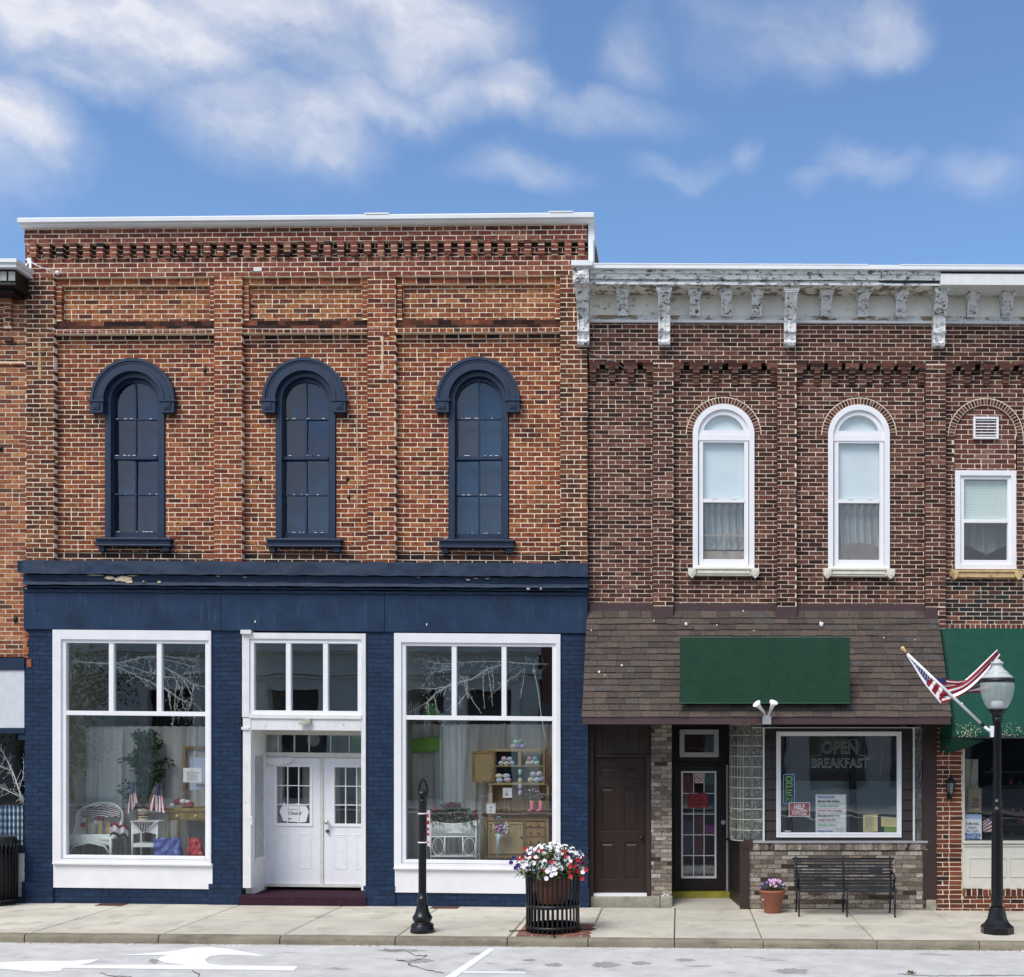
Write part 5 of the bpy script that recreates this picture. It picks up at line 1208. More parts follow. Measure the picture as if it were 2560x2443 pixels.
# ================================================================== FAR LEFT BUILDING
FL = thing('corner_shop', 'orange brick building cut off by the left edge with a checked curtain in its window', 'building', (X(-300), 4, gz(X(-300))))
xl = X(-900)
OB = [M['brick_orange'], M['mortar_pale']]
mb = MB(); yo = .06
bricks(mb, xl, X(61), Z(1642), Z(750, yo), yo, L=.205, H=.0664, m=.012)
bricks(mb, xl, X(61), Z(860, yo), Z(730, yo), yo - .02, L=.205, H=.0664, m=.012)
for i in range(40):
    a = 9 - i * 34 ; bricks(mb, X(a - 1), X(a + 19), Z(820, .0), Z(742, .0), -.0, L=.12, H=.0664, m=.012, dep=.1) if i % 2 == 0 else None
    mb.mi = 0; mb.px(a + 2, a + 20, 842, 853, .0, .1)
for j in range(4): bricks(mb, X(-2 - j * 75 - 40), X(-2 - j * 75 + 32), Z(766, -.04), Z(740, -.04), -.04, L=.2, H=.0664, m=.01, dep=.1)
bricks(mb, xl, X(61), Z(912, .03), Z(904, .03), .03, L=.205, H=.05, m=.01)
mb.build('wall', OB, FL)
mb = MB(); mb.box(xl, X(62), 9, 9.2, zb, Z(700)); mb.box(xl, X(62), .1, 9, Z(720), Z(705)); mb.box(xl, xl + .1, .1, 9, zb, Z(700)); mb.build('side_wall', M['brick_orange'], FL)
mb = MB(); mb.box(xl, X(62), .1, 9, Z(1660), Z(1640)); mb.box(xl, X(62), 2.2, 2.3, -.1, Z(1650)); mb.box(xl, X(60), .1, 2.3, .1, .3); mb.build('inner_wall', M['interior_dark'], FL)
mb = MB(); mb.px(-900, 40, 646, 668, -.45, .2); 
q = [(X(40, -.45), -.45), (X(66, -.05), -.05)]
mb.poly([(q[0][0], q[0][1], Z(646, -.45)), (q[0][0], q[0][1], Z(668, -.45)), (q[1][0], q[1][1], Z(690, -.05)), (q[1][0], q[1][1], Z(674, -.05))])
mb.poly([(q[0][0], -.45, Z(646, -.45)), (q[1][0], -.05, Z(674, -.05)), (q[0][0], .2, Z(646, -.45))])
mb.px(-900, 41, 646, 655, -.48, .2); mb.build('coping', M['coping'], FL)
mb = MB(); mb.px(-900, 38, 668, 712, -.36, .1); mb.px(-900, 33, 712, 733, -.25, .1); mb.px(-900, 40, 708, 713, -.4, .1); mb.build('eave', M['dark_brown'], FL, bevel=.004)
for a in (-56, -35, 0, 21):
    mb = MB(); mb.px(a, a + 16, 679, 702, -.375, -.36); mb.build('eave_glass', M['grey_tile'], FL, bevel=.002)
mb = MB(); mb.px(-900, 60, 1645, 1675, -.02, .2); mb.px(-900, 61, 1820, 1833, -.01, .1); mb.px(-900, 61, 2114, 2133, -.02, .1); mb.px(-900, 61, 2242, 2275, -.02, .1); mb.build('blue_trim', M['blue_trim'], FL)
mb = MB(); mb.px(-900, 60.5, 1675, 1820, .0, .1); mb.px(-900, 61, 2133, 2243, .0, .1); mb.build('panel', cm('panel_grey', (.60,.62,.66), .5, .08), FL)
mb = MB(); mb.px(-900, 61, 1833, 2114, .05, .055); mb.build('glass', M['glass_clear'], FL)
mb = MB(); mb.px(46, 61, 1833, 1850, .02, .1); mb.build('window_corner', M['blue_trim'], FL)
mb = MB(); mb.ball((X(10, .0), -.05, Z(742, 0)), .035, 8, 6, jit=.2); mb.build('wall_insulator', M['sign_white'], FL)
def anchor(px, py, y=.05):
    mb = MB(); mb.ball((X(px, y), y, Z(py, y)), .035, 8, 5, (1, .5, 1.3), .35); mb.build('wall_anchor', M['black_iron'], FL)
anchor(2, 1122); anchor(39, 1548)
# wires across the fronts
mb = MB(); mb.tube([(X(64, -.1), -.1, Z(648, -.1)), (X(100, -.1), -.1, Z(668, -.1)), (X(142, 0), -.02, Z(682, 0))], .007, 5); mb.ball((X(146), -.02, Z(684)), .035, 8, 5); mb.build('cable', M['vinyl'], label='short white cable slanting from the parapet to the top of the blue windowed shop', cat='cable')
def wire(pts, lab, r=.004, m='metal_grey'):
    mb = MB(); P_ = [Vector((X(a, b), b, Z(c, b))) for a, b, c in pts]; out = []
    for p, q in zip(P_, P_[1:]):
        for i in range(12): t_ = i / 12; v = p.lerp(q, t_); v.z -= math.sin(t_ * math.pi) * .02; out.append(v)
    out.append(P_[-1]); mb.tube(out, r, 5); mb.build('wire', M[m], label=lab, cat='wire')
wire([(115, -.03, 822), (240, -.03, 828), (330, -.03, 827), (600, -.03, 821), (950, -.03, 822)], 'thin wire slung along the string course above the blue arched windows')
wire([(1470, -.03, 880), (1540, .0, 904), (1570, .06, 925)], 'thin wire running down beside the left white cornice bracket')
wire([(1320, .03, 825), (1400, -.02, 845), (1470, -.03, 900), (1540, .06, 960)], 'thin slack wire at the joint between the two brick fronts', .003, 'black_iron')
# ================================================================== STREET FURNITURE
def gobj(px, py): g = gpt(px, py); return g
# ---- short post with parking sign
g = gobj(1056, 2331); k = (D + g.y) / F; gx, gy, g0 = g.x, g.y, gz(g.x)
t = thing('sign_post', 'short black cast iron post with a ball top in front of the right display window', 'post', (gx, gy, g0))
def h(py): return (2331 - py) * k
mb = MB(); mb.lathe(gx, gy, [(30*k,0),(30*k,.045),(28*k,.06),(28*k,.10),(24*k,.12),(21*k,h(2309)),(20.5*k,h(2304)),(24*k,h(2298)),(25*k,h(2293)),(21*k,h(2287)),(18*k,h(2281)),(15.5*k,h(2272)),(13*k,h(2258)),(12*k,h(2250)),(13.5*k,h(2248)),(13.5*k,h(2245)),(10.5*k,h(2243)),(9.8*k,h(2230)),(9.6*k,h(2005)),(11*k,h(2003)),(11*k,h(2000)),(8*k,h(1998))], 28, z0=g0)
mb.build('shaft', M['iron_gloss'], t)
mb = MB(); mb.ball((gx, gy, g0 + h(1986)), 11.5 * k, 18, 12); mb.build('ball_finial', M['iron_gloss'], t)
# lathe z0
t2 = thing('parking_sign', 'small white and red parking sign turned sideways on the short black post', 'sign', (gx + 11 * k, gy, g0 + h(2115)))
sgR = Matrix.Rotation(R(-64), 3, 'Z')
ctr = Vector((gx + 11 * k, gy, g0 + h(2070)))
def sg(x, y, z): return ctr + sgR @ Vector((x, y, z))
wS, hS = .152, h(2025) - h(2115)
def sbox(mb, a, b, c, d, y0, y1):
    q = len(mb.v)
    for y in (y0, y1):
        for x, z in ((a, c), (b, c), (b, d), (a, d)): mb.v.append(tuple(sg(x, y, z)))
    for f in ((0, 1, 2, 3), (1, 5, 6, 2), (4, 0, 3, 7), (3, 2, 6, 7), (4, 5, 1, 0), (5, 4, 7, 6)): mb.face([q + i for i in f])
mb = MB(); sbox(mb, 0, wS * 1.0, -hS / 2, hS / 2, 0, .004); mb.build('plate', M['sign_white'], t2)
mb = MB(); e = .008
for a, b, c, d in ((e, wS - e, hS / 2 - e - .004, hS / 2 - e), (e, wS - e, -hS / 2 + e, -hS / 2 + e + .004), (e, e + .004, -hS / 2 + e, hS / 2 - e), (wS - e - .004, wS - e, -hS / 2 + e, hS / 2 - e)): sbox(mb, a, b, c, d, -.002, 0)
sbox(mb, .03, .12, -hS * .40, -hS * .36, -.003, 0)
mb.build('red_border', M['sign_red'], t2)
mb = MB()
for i, (s, hh_, ww) in enumerate((('NO', .06, .08), ('PARKING', .05, .13), ('HERE TO', .038, .115), ('CORNER', .038, .115))):
    n0 = len(mb.v); text_mesh(mb, s, 0, -.003, 0, hh_, ww, bold=.01)
    zc = (.165, .075, -.01, -.075)[i]
    for j in range(n0, len(mb.v)): v = mb.v[j]; mb.v[j] = tuple(sg(v[0] + wS / 2, v[1], v[2] + zc))
mb.build('lettering', M['sign_red'], t2)
mb = MB()
for q in (2034, 2106): mb.lathe(gx, gy, [(11 * k, -.008), (11.3 * k, -.008), (11.3 * k, .008), (11 * k, .008)], 20, z0=g0 + h(q)); mb.tube([(gx + 8 * k, gy - .02, g0 + h(q)), tuple(sg(.03, 0, 0) * 0 + Vector((sg(.03, 0, 0).x, sg(.03, 0, 0).y, g0 + h(q))))], .006, 6)
mb.build('strap', M['sign_white'], t2)
# ---- street lamp
g = gobj(2493, 2333); k = (D + g.y) / F; lx, ly, l0 = g.x, g.y, gz(g.x)
def h(py): return (2333 - py) * k
lt = thing('street_lamp', 'black street lamp with an acorn glass globe beside the green awning', 'street lamp', (lx, ly, l0))
mb = MB()
mb.lathe(lx, ly, [(41*k,-.01),(41*k,h(2316)),(36*k,h(2311))], 8, z0=l0, smooth=False, rot=R(22.5))
mb.lathe(lx, ly, [(35*k,h(2311)),(30*k,h(2306)),(25*k,h(2298)),(21*k,h(2280)),(18.5*k,h(2269)),(17.5*k,h(2267))], 8, z0=l0, smooth=False, rot=R(22.5))
mb.build('base', M['iron_gloss'], lt, bevel=.006)
mb = MB(); prof = [(15.5*k,h(2270)),(14.8*k,h(2250)),(14*k,h(2100)),(13*k,h(2033)),(13*k,h(2028)),(16*k,h(2027)),(17*k,h(2024)),(14*k,h(2020)),(12*k,h(2018)),(12*k,h(2008)),(14*k,h(2006)),(14*k,h(2003)),(11*k,h(2001)),(10.8*k,h(1995)),(10.2*k,h(1805)),(11*k,h(1802)),(13*k,h(1800)),(13*k,h(1798)),(11.5*k,h(1796)),(12*k,h(1788)),(15*k,h(1784)),(18*k,h(1782)),(19*k,h(1780)),(16*k,h(1779)),(19*k,h(1777)),(23*k,h(1776)),(23*k,h(1773)),(17*k,h(1772))]
mb.lathe(lx, ly, prof, 24, z0=l0); mb.build('pole', M['iron_gloss'], lt)
mb = MB(); mb.lathe(lx, ly, [(19*k,h(1773)),(25*k,h(1768)),(32*k,h(1757)),(38*k,h(1742)),(41*k,h(1728)),(42*k,h(1716)),(41*k,h(1706))], 40, z0=l0); mb.build('globe', M['lamp_globe'], lt)
mb = MB(); mb.lathe(lx, ly, [(16*k,h(1773)),(16*k,h(1756)),(14*k,h(1753)),(3*k,h(1752)),(.0,h(1751))], 20, z0=l0); mb.build('lamp_socket', M['sign_white'], lt)
mb = MB(); mb.lathe(lx, ly, [(42.3*k,h(1706)),(43*k,h(1705)),(41.5*k,h(1698)),(39*k,h(1696))], 40, z0=l0); mb.build('rim_band', M['black_iron'], lt)
mb = MB(); mb.lathe(lx, ly, [(40*k,h(1697)),(38*k,h(1692)),(31*k,h(1687)),(28*k,h(1686)),(29*k,h(1683)),(27*k,h(1681)),(20*k,h(1676)),(15*k,h(1670)),(13*k,h(1665)),(13*k,h(1662)),(16*k,h(1660)),(16.5*k,h(1658)),(14*k,h(1655)),(9*k,h(1653)),(8*k,h(1650)),(5*k,h(1648)),(0,h(1647.5))], 32, z0=l0)
mb.build('cap', cm('lamp_cap', (.50,.54,.55), .35, .05), lt)
# ---- flag on a pole bracketed to the lamp
fy = ly - .0
def fp(px, py, dy=0): y = fy + dy; return Vector((X(px, y), y, Z(py, y)))
ft = thing('flag', 'american flag drooping from a slanted white pole fixed to the street lamp', 'flag', fp(2478, 1838), None)
mb = MB(); mb.tube([fp(2452, 1808), fp(2268, 1635)], 3.6 * k, 10); mb.tube([fp(2405, 1762), fp(2404, 1757)], 3 * k, 6); mb.build('flag_pole', M['sign_white'], ft)
mb = MB(); c = fp(2257, 1621); mb.ball(c, 5.2 * k, 12, 8); mb.tube([c, fp(2266, 1632)], [4.5 * k, 2.6 * k]); mb.build('pole_tip', cm('gold_wood', (.75,.55,.2), .4, .1), ft)
mb = MB(); mb.tube([fp(2453, 1808), fp(2460, 1816)], 4.4 * k, 10); mb.build('pole_collar', M['black_iron'], ft)
mb = MB(); mb.tube([fp(2460, 1816), fp(2481, 1833)], 3.8 * k, 8); mb.prism([(fp(2475, 0).x, fp(0, 1815).z), (fp(2484, 0).x, fp(0, 1815).z), (fp(2483, 0).x, fp(0, 1843).z), (fp(2476, 0).x, fp(0, 1843).z)], fy - .03, fy + .03); mb.build('bracket', M['sign_white'], ft)
def spline(P, t):
    n = len(P) - 1; i = min(int(t * n), n - 1); f = t * n - i; p = [P[max(i - 1, 0)], P[i], P[i + 1], P[min(i + 2, n)]]
    return tuple(.5 * ((2 * p[1][k]) + (-p[0][k] + p[2][k]) * f + (2 * p[0][k] - 5 * p[1][k] + 4 * p[2][k] - p[3][k]) * f * f + (-p[0][k] + 3 * p[1][k] - 3 * p[2][k] + p[3][k]) * f ** 3) for k in range(len(p[0])))
FM = [M['flag_red'], M['flag_white'], M['flag_blue']]
mb = MB()
# long sweep behind the lamp: seven lengthwise stripes with folds
up = [(2343, 1716, .02), (2372, 1712, .05), (2405, 1704, .06), (2432, 1683, .09), (2460, 1656, .07), (2493, 1624, .1)]
lo = [(2354, 1758, -.02), (2380, 1750, .02), (2408, 1736, .0), (2436, 1716, .04), (2468, 1684, .05), (2502, 1640, .08)]
def sweep(u, v):
    a = spline(up, u); b = spline(lo, u); y = a[2] + (b[2] - a[2]) * v + .035 * math.sin(v * 11 + u * 3) * (.3 + .7 * u)
    return fp(a[0] + (b[0] - a[0]) * v, a[1] + (b[1] - a[1]) * v, y)
mb.grid(sweep, 48, 42, lambda u, v: (1, 0, 0, 1, 0, 0, 1, 1, 0)[min(8, int(v * 9))] if u > .3 or v > .2 else (1, 0, 1, 0, 0, 1, 1, 0, 0)[min(8, int(v * 9))])
# upper fold: a corner of the canton and two stripes
up2 = [(2340, 1694, .0), (2362, 1698, .0), (2392, 1702, .03), (2415, 1700, .06)]; lo2 = [(2345, 1716, .0), (2368, 1712, .01), (2395, 1712, .04), (2415, 1706, .06)]
mb.grid(lambda u, v: fp(*[spline(up2, u)[i] + (spline(lo2, u)[i] - spline(up2, u)[i]) * v for i in range(3)]), 20, 8, lambda u, v: 2 if u < .35 and v < .7 else (1 if .2 < v < .55 else 0))
# lower end showing behind the globe
up3 = [(2405, 1728, .06), (2430, 1722, .09), (2455, 1712, .12), (2475, 1706, .12)]; lo3 = [(2400, 1732, .05), (2425, 1732, .08), (2452, 1732, .12), (2475, 1726, .12)]
mb.grid(lambda u, v: fp(*[spline(up3, u)[i] + (spline(lo3, u)[i] - spline(up3, u)[i]) * v for i in range(3)]), 16, 8, lambda u, v: 1 if .3 < v < .65 else 0)
# gathered hoist end hanging under the pole
ol = [(2268, 1641, -.02), (2285, 1668, -.03), (2303, 1698, -.04), (2325, 1727, -.05), (2352, 1759, -.04)]; ir = [(2275, 1641, .0), (2298, 1664, .0), (2320, 1688, .01), (2338, 1706, .01), (2364, 1731, .0)]
def hoist(u, v):
    a = spline(ol, u); b = spline(ir, u); return fp(a[0] + (b[0] - a[0]) * v, a[1] + (b[1] - a[1]) * v, a[2] + (b[2] - a[2]) * v - .03 * math.sin(v * 7 + u * 2) * u)
def hm(u, v):
    if u < .62: 
        if v < .30: return 1
        if v > .94: return 1
        return 1 if (int(u * 44) + int(v * 6)) % 3 == 0 and int(v * 18) % 3 == 1 else 2
    if v < .12: return 1
    return 0 if int((u - .62) / .38 * 5) % 2 == 0 else 1
mb.grid(hoist, 60, 24, hm)
mb.build('cloth', FM, ft, solid=.004)
# ---- planter basket
g = gobj(1382, 2329); k = (D + g.y) / F; bxx, byy, b0 = g.x, g.y, gz(g.x)
def h(py): return (2329 - py) * k
def rg(px): return px * k
bt = thing('planter_basket', 'round black slatted iron basket standing on brick pavers by the blue pier', 'planter', (bxx, byy, b0))
n = 34
for i in range(n):
    a = 2 * math.pi * i / n; prof = [(66, 2326), (66, 2315), (65, 2262), (66, 2225), (67, 2186), (66, 2181)]
    mb = MB(); c, s = math.cos(a), math.sin(a); P_ = [(bxx + r * k * c, byy + r * k * s, b0 + h(p)) for r, p in prof]
    for q in range(len(P_) - 1):
        (x0, y0, z0), (x1, y1, z1) = P_[q], P_[q + 1]; w_ = .0135; tx, ty = -s * w_, c * w_; ox, oy = c * .006, s * .006
        bq = len(mb.v)
        for (x, y, z) in ((x0, y0, z0), (x1, y1, z1)):
            for sx, so in ((-1, -1), (1, -1), (1, 1), (-1, 1)): mb.v.append((x + sx * tx + so * ox, y + sx * ty + so * oy, z))
        for e in range(4): mb.face([bq + e, bq + (e + 1) % 4, bq + 4 + (e + 1) % 4, bq + 4 + e])
        if q == 0: mb.face([bq + 3, bq + 2, bq + 1, bq])
        if q == len(P_) - 2: mb.face([bq + 4, bq + 5, bq + 6, bq + 7])
    mb.build('slat', M['black_iron'], bt)
for pa, pb in ((2188, 2182), (2266, 2257), (2318, 2310)):
    mb = MB(); mb.lathe(bxx, byy, [(64.3 * k, h(pa)), (64.3 * k, h(pb))], 48, z0=b0); mb.lathe(bxx, byy, [(68 * k, h(pb)), (68 * k, h(pa))], 48, z0=b0); mb.build('hoop', M['black_iron'], bt)
mb = MB()
for a in (0, 90, 180, 270):
    c, s = math.cos(R(a + 8)), math.sin(R(a + 8)); mb.tube([(bxx + c * 50 * k, byy + s * 50 * k, b0 + .02), (bxx + c * 108 * k, byy + s * 108 * k, b0 + .02)], .009, 6)
mb.box(bxx - 45 * k, bxx + 45 * k, byy - 45 * k, byy + 45 * k, b0 + h(2266), b0 + h(2262))
mb.build('floor_bars', M['black_iron'], bt)
pt = thing('flower_pot', 'large terracotta pot of white red and purple petunias inside the iron basket', 'potted flowers', (bxx, byy, b0 + h(2262)))
mb = MB(); mb.lathe(bxx, byy, [(34*k,h(2259)),(36*k,h(2255)),(45*k,h(2215)),(47*k,h(2210)),(49*k,h(2209)),(51*k,h(2182)),(51*k,h(2179)),(46*k,h(2179)),(45*k,h(2186)),(0,h(2186))], 36, z0=b0); mb.build('pot', M['terracotta'], pt)
def flower(mb, p, n, r, petals=5, cup=.35):                    # a small trumpet: ruffled disc round a sunk centre
    n = n.normalized(); u = n.cross(Vector((.21, .3, .93))).normalized(); v = n.cross(u); m_ = petals * 2
    b = len(mb.v); mb.v.append(tuple(p - n * r * cup)); mb.rnd = random.random()
    for i in range(m_):
        a = 2 * math.pi * i / m_; rr = r * (1.0 if i % 2 == 0 else .84) * random.uniform(.92, 1.08); mb.v.append(tuple(p + (u * math.cos(a) + v * math.sin(a)) * rr + n * random.uniform(-.1, .12) * r))
    for i in range(m_): mb.face([b, b + 1 + i, b + 1 + (i + 1) % m_])
    mb.rnd = None
fl = {'white': MB(), 'red': MB(), 'purple': MB()}; lv = MB(); ct = MB()
def pcloud(px, py, dep): return Vector((bxx + (px - 1382) * k, byy + dep, b0 + h(py)))
def colour_at(px, py):
    q = random.random()
    if px < 1312: return 'purple' if q < .62 else 'white' if q < .95 else 'red'
    if px > 1428 and py > 2143: return 'red' if q < .62 else 'purple' if q < .78 else 'white'
    if py > 2158: return 'purple' if q < .5 else 'white' if q < .9 else 'red'
    return 'white' if q < .8 else 'purple' if q < .93 else 'red'
for i in range(330):
    a = random.uniform(0, 2 * math.pi); el = math.acos(random.uniform(-.42, 1)); rx, rz = 85 * k, 50 * k
    n_ = Vector((math.sin(el) * math.cos(a), math.sin(el) * math.sin(a), math.cos(el))); s_ = random.uniform(.8, 1.04)
    p = Vector((bxx + n_.x * rx * s_ - .01, byy + n_.y * rx * s_ * .85, b0 + h(2160) + n_.z * rz * s_ + random.uniform(-.02, .03)))
    if n_.z < -.15 and random.random() < .35: continue
    px_ = 1382 + (p.x - bxx) / k; py_ = 2329 - (p.z - b0) / k
    fc = Vector((n_.x, n_.y - .75, n_.z + .35)); cl_ = colour_at(px_, py_)
    flower(fl[cl_], p, fc + Vector((random.gauss(0, .25), random.gauss(0, .25), random.gauss(0, .25))), random.uniform(.021, .032))
    if cl_ == 'white' and random.random() < .6: ct.ball(p + fc.normalized() * -.002, .0045, 5, 3)
for (x, y, c_) in ((1317,2119,'red'),(1388,2146,'red'),(1311,2141,'red'),(1435,2181,'red'),(1458,2192,'red'),(1433,2157,'red'),(1448,2146,'red'),(1468,2170,'red'),(1375,2186,'white'),(1378,2169,'white'),(1388,2178,'white'),(1395,2163,'white'),(1397,2174,'white'),(1283,2153,'purple'),(1295,2166,'purple'),(1290,2142,'purple'),(1460,2176,'white'),(1300,2160,'purple')):
    flower(fl[c_], pcloud(x, y, -.45 if 1320 < x < 1440 else -.2), Vector((random.gauss(0, .2), -1, .2)), .033)
for i in range(1500):
    a = random.uniform(0, 2 * math.pi); el = math.acos(random.uniform(-.6, 1)); s_ = random.uniform(.45, 1.0); n_ = Vector((math.sin(el) * math.cos(a), math.sin(el) * math.sin(a), math.cos(el)))
    p = Vector((bxx + n_.x * 88 * k * s_, byy + n_.y * 78 * k * s_, b0 + h(2160) + n_.z * 50 * k * s_))
    if p.z < b0 + h(2196): continue
    lv.leaf(p, n_ + Vector((random.gauss(0, .6), random.gauss(0, .6), random.gauss(0, .6))), Vector((0, 0, 1)), random.uniform(.04, .07), .028)
for i in range(14):
    a = random.uniform(-2.9, -.2); e0 = Vector((bxx + math.cos(a) * 50 * k, byy + math.sin(a) * 50 * k, b0 + h(2165))); e1 = e0 + Vector((math.cos(a) * 48 * k, math.sin(a) * 22 * k, -random.uniform(.02, .17)))
    lv.tube([e0, (e0 + e1) / 2 + Vector((0, 0, .05)), e1], .004, 4)
    for j in range(9): lv.leaf(e0.lerp(e1, random.random()), Vector((random.gauss(0, 1), random.gauss(0, 1), random.gauss(0, 1))), Vector((0, 0, 1)), .045, .022)
fo = lv.build('foliage', M['leaf_petunia'], pt)
for c_, m_ in fl.items(): m_.build(c_ + '_petunias', M['petal_' + c_], fo, kind='stuff')
ct.build('flower_centres', M['petal_yellow'], fo, kind='stuff')
# brick pavers round the basket
mb = MB(); mb.mi = 1; x0, x1 = X(1312, -2.5), X(1478, -2.5); ya, yb2 = gpt(1382, 2342).y, gpt(1382, 2312).y
q = [(x0 - .1, ya), (x1, ya), (x1, yb2), (x0 + .05, yb2)]
mb.poly([(a, b, gz(a) + .003) for a, b in q]); mb.mi = 0
y = ya; r_ = 0
while y < yb2 - .05:
    x = x0 - .1 - (.1 if r_ % 2 else 0)
    while x < x1:
        a, b = max(x, x0 - .1 + .0), min(x + .2, x1)
        if b - a > .04:
            mb.rnd = random.random(); qn = len(mb.v); hz = .008 + random.uniform(0, .006)
            for zz_ in (0, hz):
                for (u, v) in ((a + .006, y + .005), (b - .006, y + .005), (b - .006, y + .095), (a + .006, y + .095)): mb.v.append((u, v, gz(u) + zz_ + .002))
            for f in ((4, 5, 6, 7), (0, 1, 5, 4), (1, 2, 6, 5), (2, 3, 7, 6), (3, 0, 4, 7)): mb.face([qn + i for i in f])
        x += .205
    y += .102; r_ += 1
mb.build('brick_pavers', [M['paver'], M['mortar_pale']], kind='structure')
# ---- bench
kb = (D - .5) / F; bz = gz(X(2110, -.5))
bn = thing('bench', 'black iron slat bench against the grey brick wall under the cafe window', 'bench', (X(2115, -.5), -.5, bz))
yf_, yb_ = -.72, -.34
zs_ = lambda py, y: Z(py, y)
seat_z = zs_(2220, -.5); top_z = zs_(2147, yb_)
bx0, bx1 = X(1984, yb_), X(2232, yb_)
def bar(mb, a, b, w_, t_): mb.box(a[0], b[0], min(a[1], b[1]) - t_ / 2, max(a[1], b[1]) + t_ / 2, min(a[2], b[2]) - w_ / 2, max(a[2], b[2]) + w_ / 2)
for i in range(8):
    v = i / 7; z = seat_z + .05 + (top_z - seat_z - .09) * v; y = yb_ - .06 + .06 * v
    mb = MB(); mb.box(bx0, bx1, y, y + .008, z - .0145, z + .0145); mb.build('back_slat', M['bench_iron'], bn)
mb = MB(); mb.tube([(bx0 - .02, yb_ + .005, top_z), (bx1 + .02, yb_ + .005, top_z)], .012); mb.build('top_rail', M['black_iron'], bn)
for i in range(7):
    y = yf_ + .02 + i * .052; z = seat_z - .02 * math.sin(i / 6 * 3.1) + .01; mb = MB(); mb.box(bx0 + .0, bx1 + .0, y, y + .034, z - .004, z + .004); mb.build('seat_slat', M['bench_iron'], bn)
mb = MB(); mb.box(bx0, bx1, yf_ - .012, yf_, seat_z - .035, seat_z - .004); mb.build('seat_edge', M['bench_iron'], bn)
for i, x in enumerate((bx0 + .04, (bx0 + bx1) / 2, bx1 - .04)):
    zg = gz(x)
    mb = MB(); mb.tube([(x, yb_ + .05, zg), (x, yb_ + .02, zg + .03), (x, yb_ - .03, zg + .2), (x, yb_ - .06, seat_z), (x, yb_ - .03, seat_z + .2), (x, yb_ + .0, top_z), (x, yb_ + .02, top_z + .02)], [.014, .013, .013, .014, .013, .012, .017], 8); lgx = mb.build('leg', M['black_iron'], bn)
    mb = MB(); mb.tube([(x, yf_ - .035, zg + .008), (x, yf_ - .01, zg + .02), (x, yf_ + .0, zg + .1), (x, yf_ - .005, seat_z - .01)], [.016, .012, .014, .016], 8); mb.build('leg', M['black_iron'], bn)
    mb = MB(); mb.box(x - .012, x + .012, yf_, yb_ - .04, seat_z - .03, seat_z - .006); mb.build('seat_bearer', M['black_iron'], bn)
    if i != 1:
        mb = MB(); ar = seat_z + .2; pts = [(x, yb_ - .02, ar + .02), (x, yb_ - .15, ar + .03), (x, yf_ + .1, ar + .015), (x, yf_ + .02, ar + .0), (x, yf_ - .01, ar - .05), (x, yf_ + .02, ar - .09), (x, yf_ + .04, ar - .05), (x, yf_ + .05, seat_z)]
        mb.tube(pts, .012, 8); mb.build('armrest', M['black_iron'], bn)
for s in (-1, 1):
    mb = MB(); xm = (bx0 + bx1) / 2; xe = bx0 + .05 if s < 0 else bx1 - .05; mb.tube([(xm + s * .14, -.5, seat_z - .03), (xe, yb_ - .02, gz(xe) + .17)], .005, 6); mb.build('brace', M['black_iron'], bn)
# ---- small pot by the bench
g = gpt(1931, 2282); k = (D + g.y) / F; px_, py_, p0 = g.x, g.y, gz(g.x)
sp = thing('small_flower_pot', 'small terracotta pot of pink and purple pansies left of the bench', 'potted flowers', (px_, py_, p0))
def h(py): return (2284 - py) * k
mb = MB(); mb.lathe(px_, py_, [(19*k,0),(20*k,h(2282)),(27*k,h(2248)),(29*k,h(2246)),(31*k,h(2235)),(32*k,h(2234)),(34.5*k,h(2231)),(35*k,h(2228)),(33*k,h(2226)),(30*k,h(2226)),(29*k,h(2231)),(0,h(2231))], 36, z0=p0); mb.build('pot', M['terracotta'], sp)
mb = MB(); c_ = Vector((X(1907, py_ - .13), py_ - .145, Z(2249, py_ - .13))); mb.ball(c_, .011, 8, 5, (1, .3, 1)); mb.build('sticker', M['sign_white'], sp)
lv = MB(); fa = {'petal_pink': MB(), 'petal_purple': MB()}
for i in range(420):
    a = random.uniform(0, 6.28); s_ = math.sqrt(random.random()); p = Vector((px_ + math.cos(a) * 30 * k * s_, py_ + math.sin(a) * 28 * k * s_, p0 + h(2228) + random.uniform(0, .11) * (1.15 - s_ * s_ * .7))); lv.leaf(p, Vector((math.cos(a), math.sin(a), random.uniform(-.3, 1))), Vector((0, 0, 1)), .04, .02)
for i in range(85):
    a = random.uniform(0, 6.28); s_ = math.sqrt(random.random()); p = Vector((px_ + math.cos(a) * 32 * k * s_ + .01, py_ + math.sin(a) * 28 * k * s_, p0 + h(2222) + .13 * (1 - s_ * s_ * .85) + random.uniform(-.03, .01)))
    purple = (p.x < px_ - .05 or p.x > px_ + .12) and random.random() < .75 or (p.z < p0 + h(2216) and random.random() < .3)
    flower(fa['petal_purple' if purple else 'petal_pink'], p, Vector((math.cos(a) * .5, -.9, .5)), random.uniform(.014, .02))
fo = lv.build('foliage', M['leaf_petunia'], sp)
fa['petal_pink'].build('pink_pansies', M['petal_pink'], fo, kind='stuff'); fa['petal_purple'].build('purple_pansies', M['petal_purple'], fo, kind='stuff')
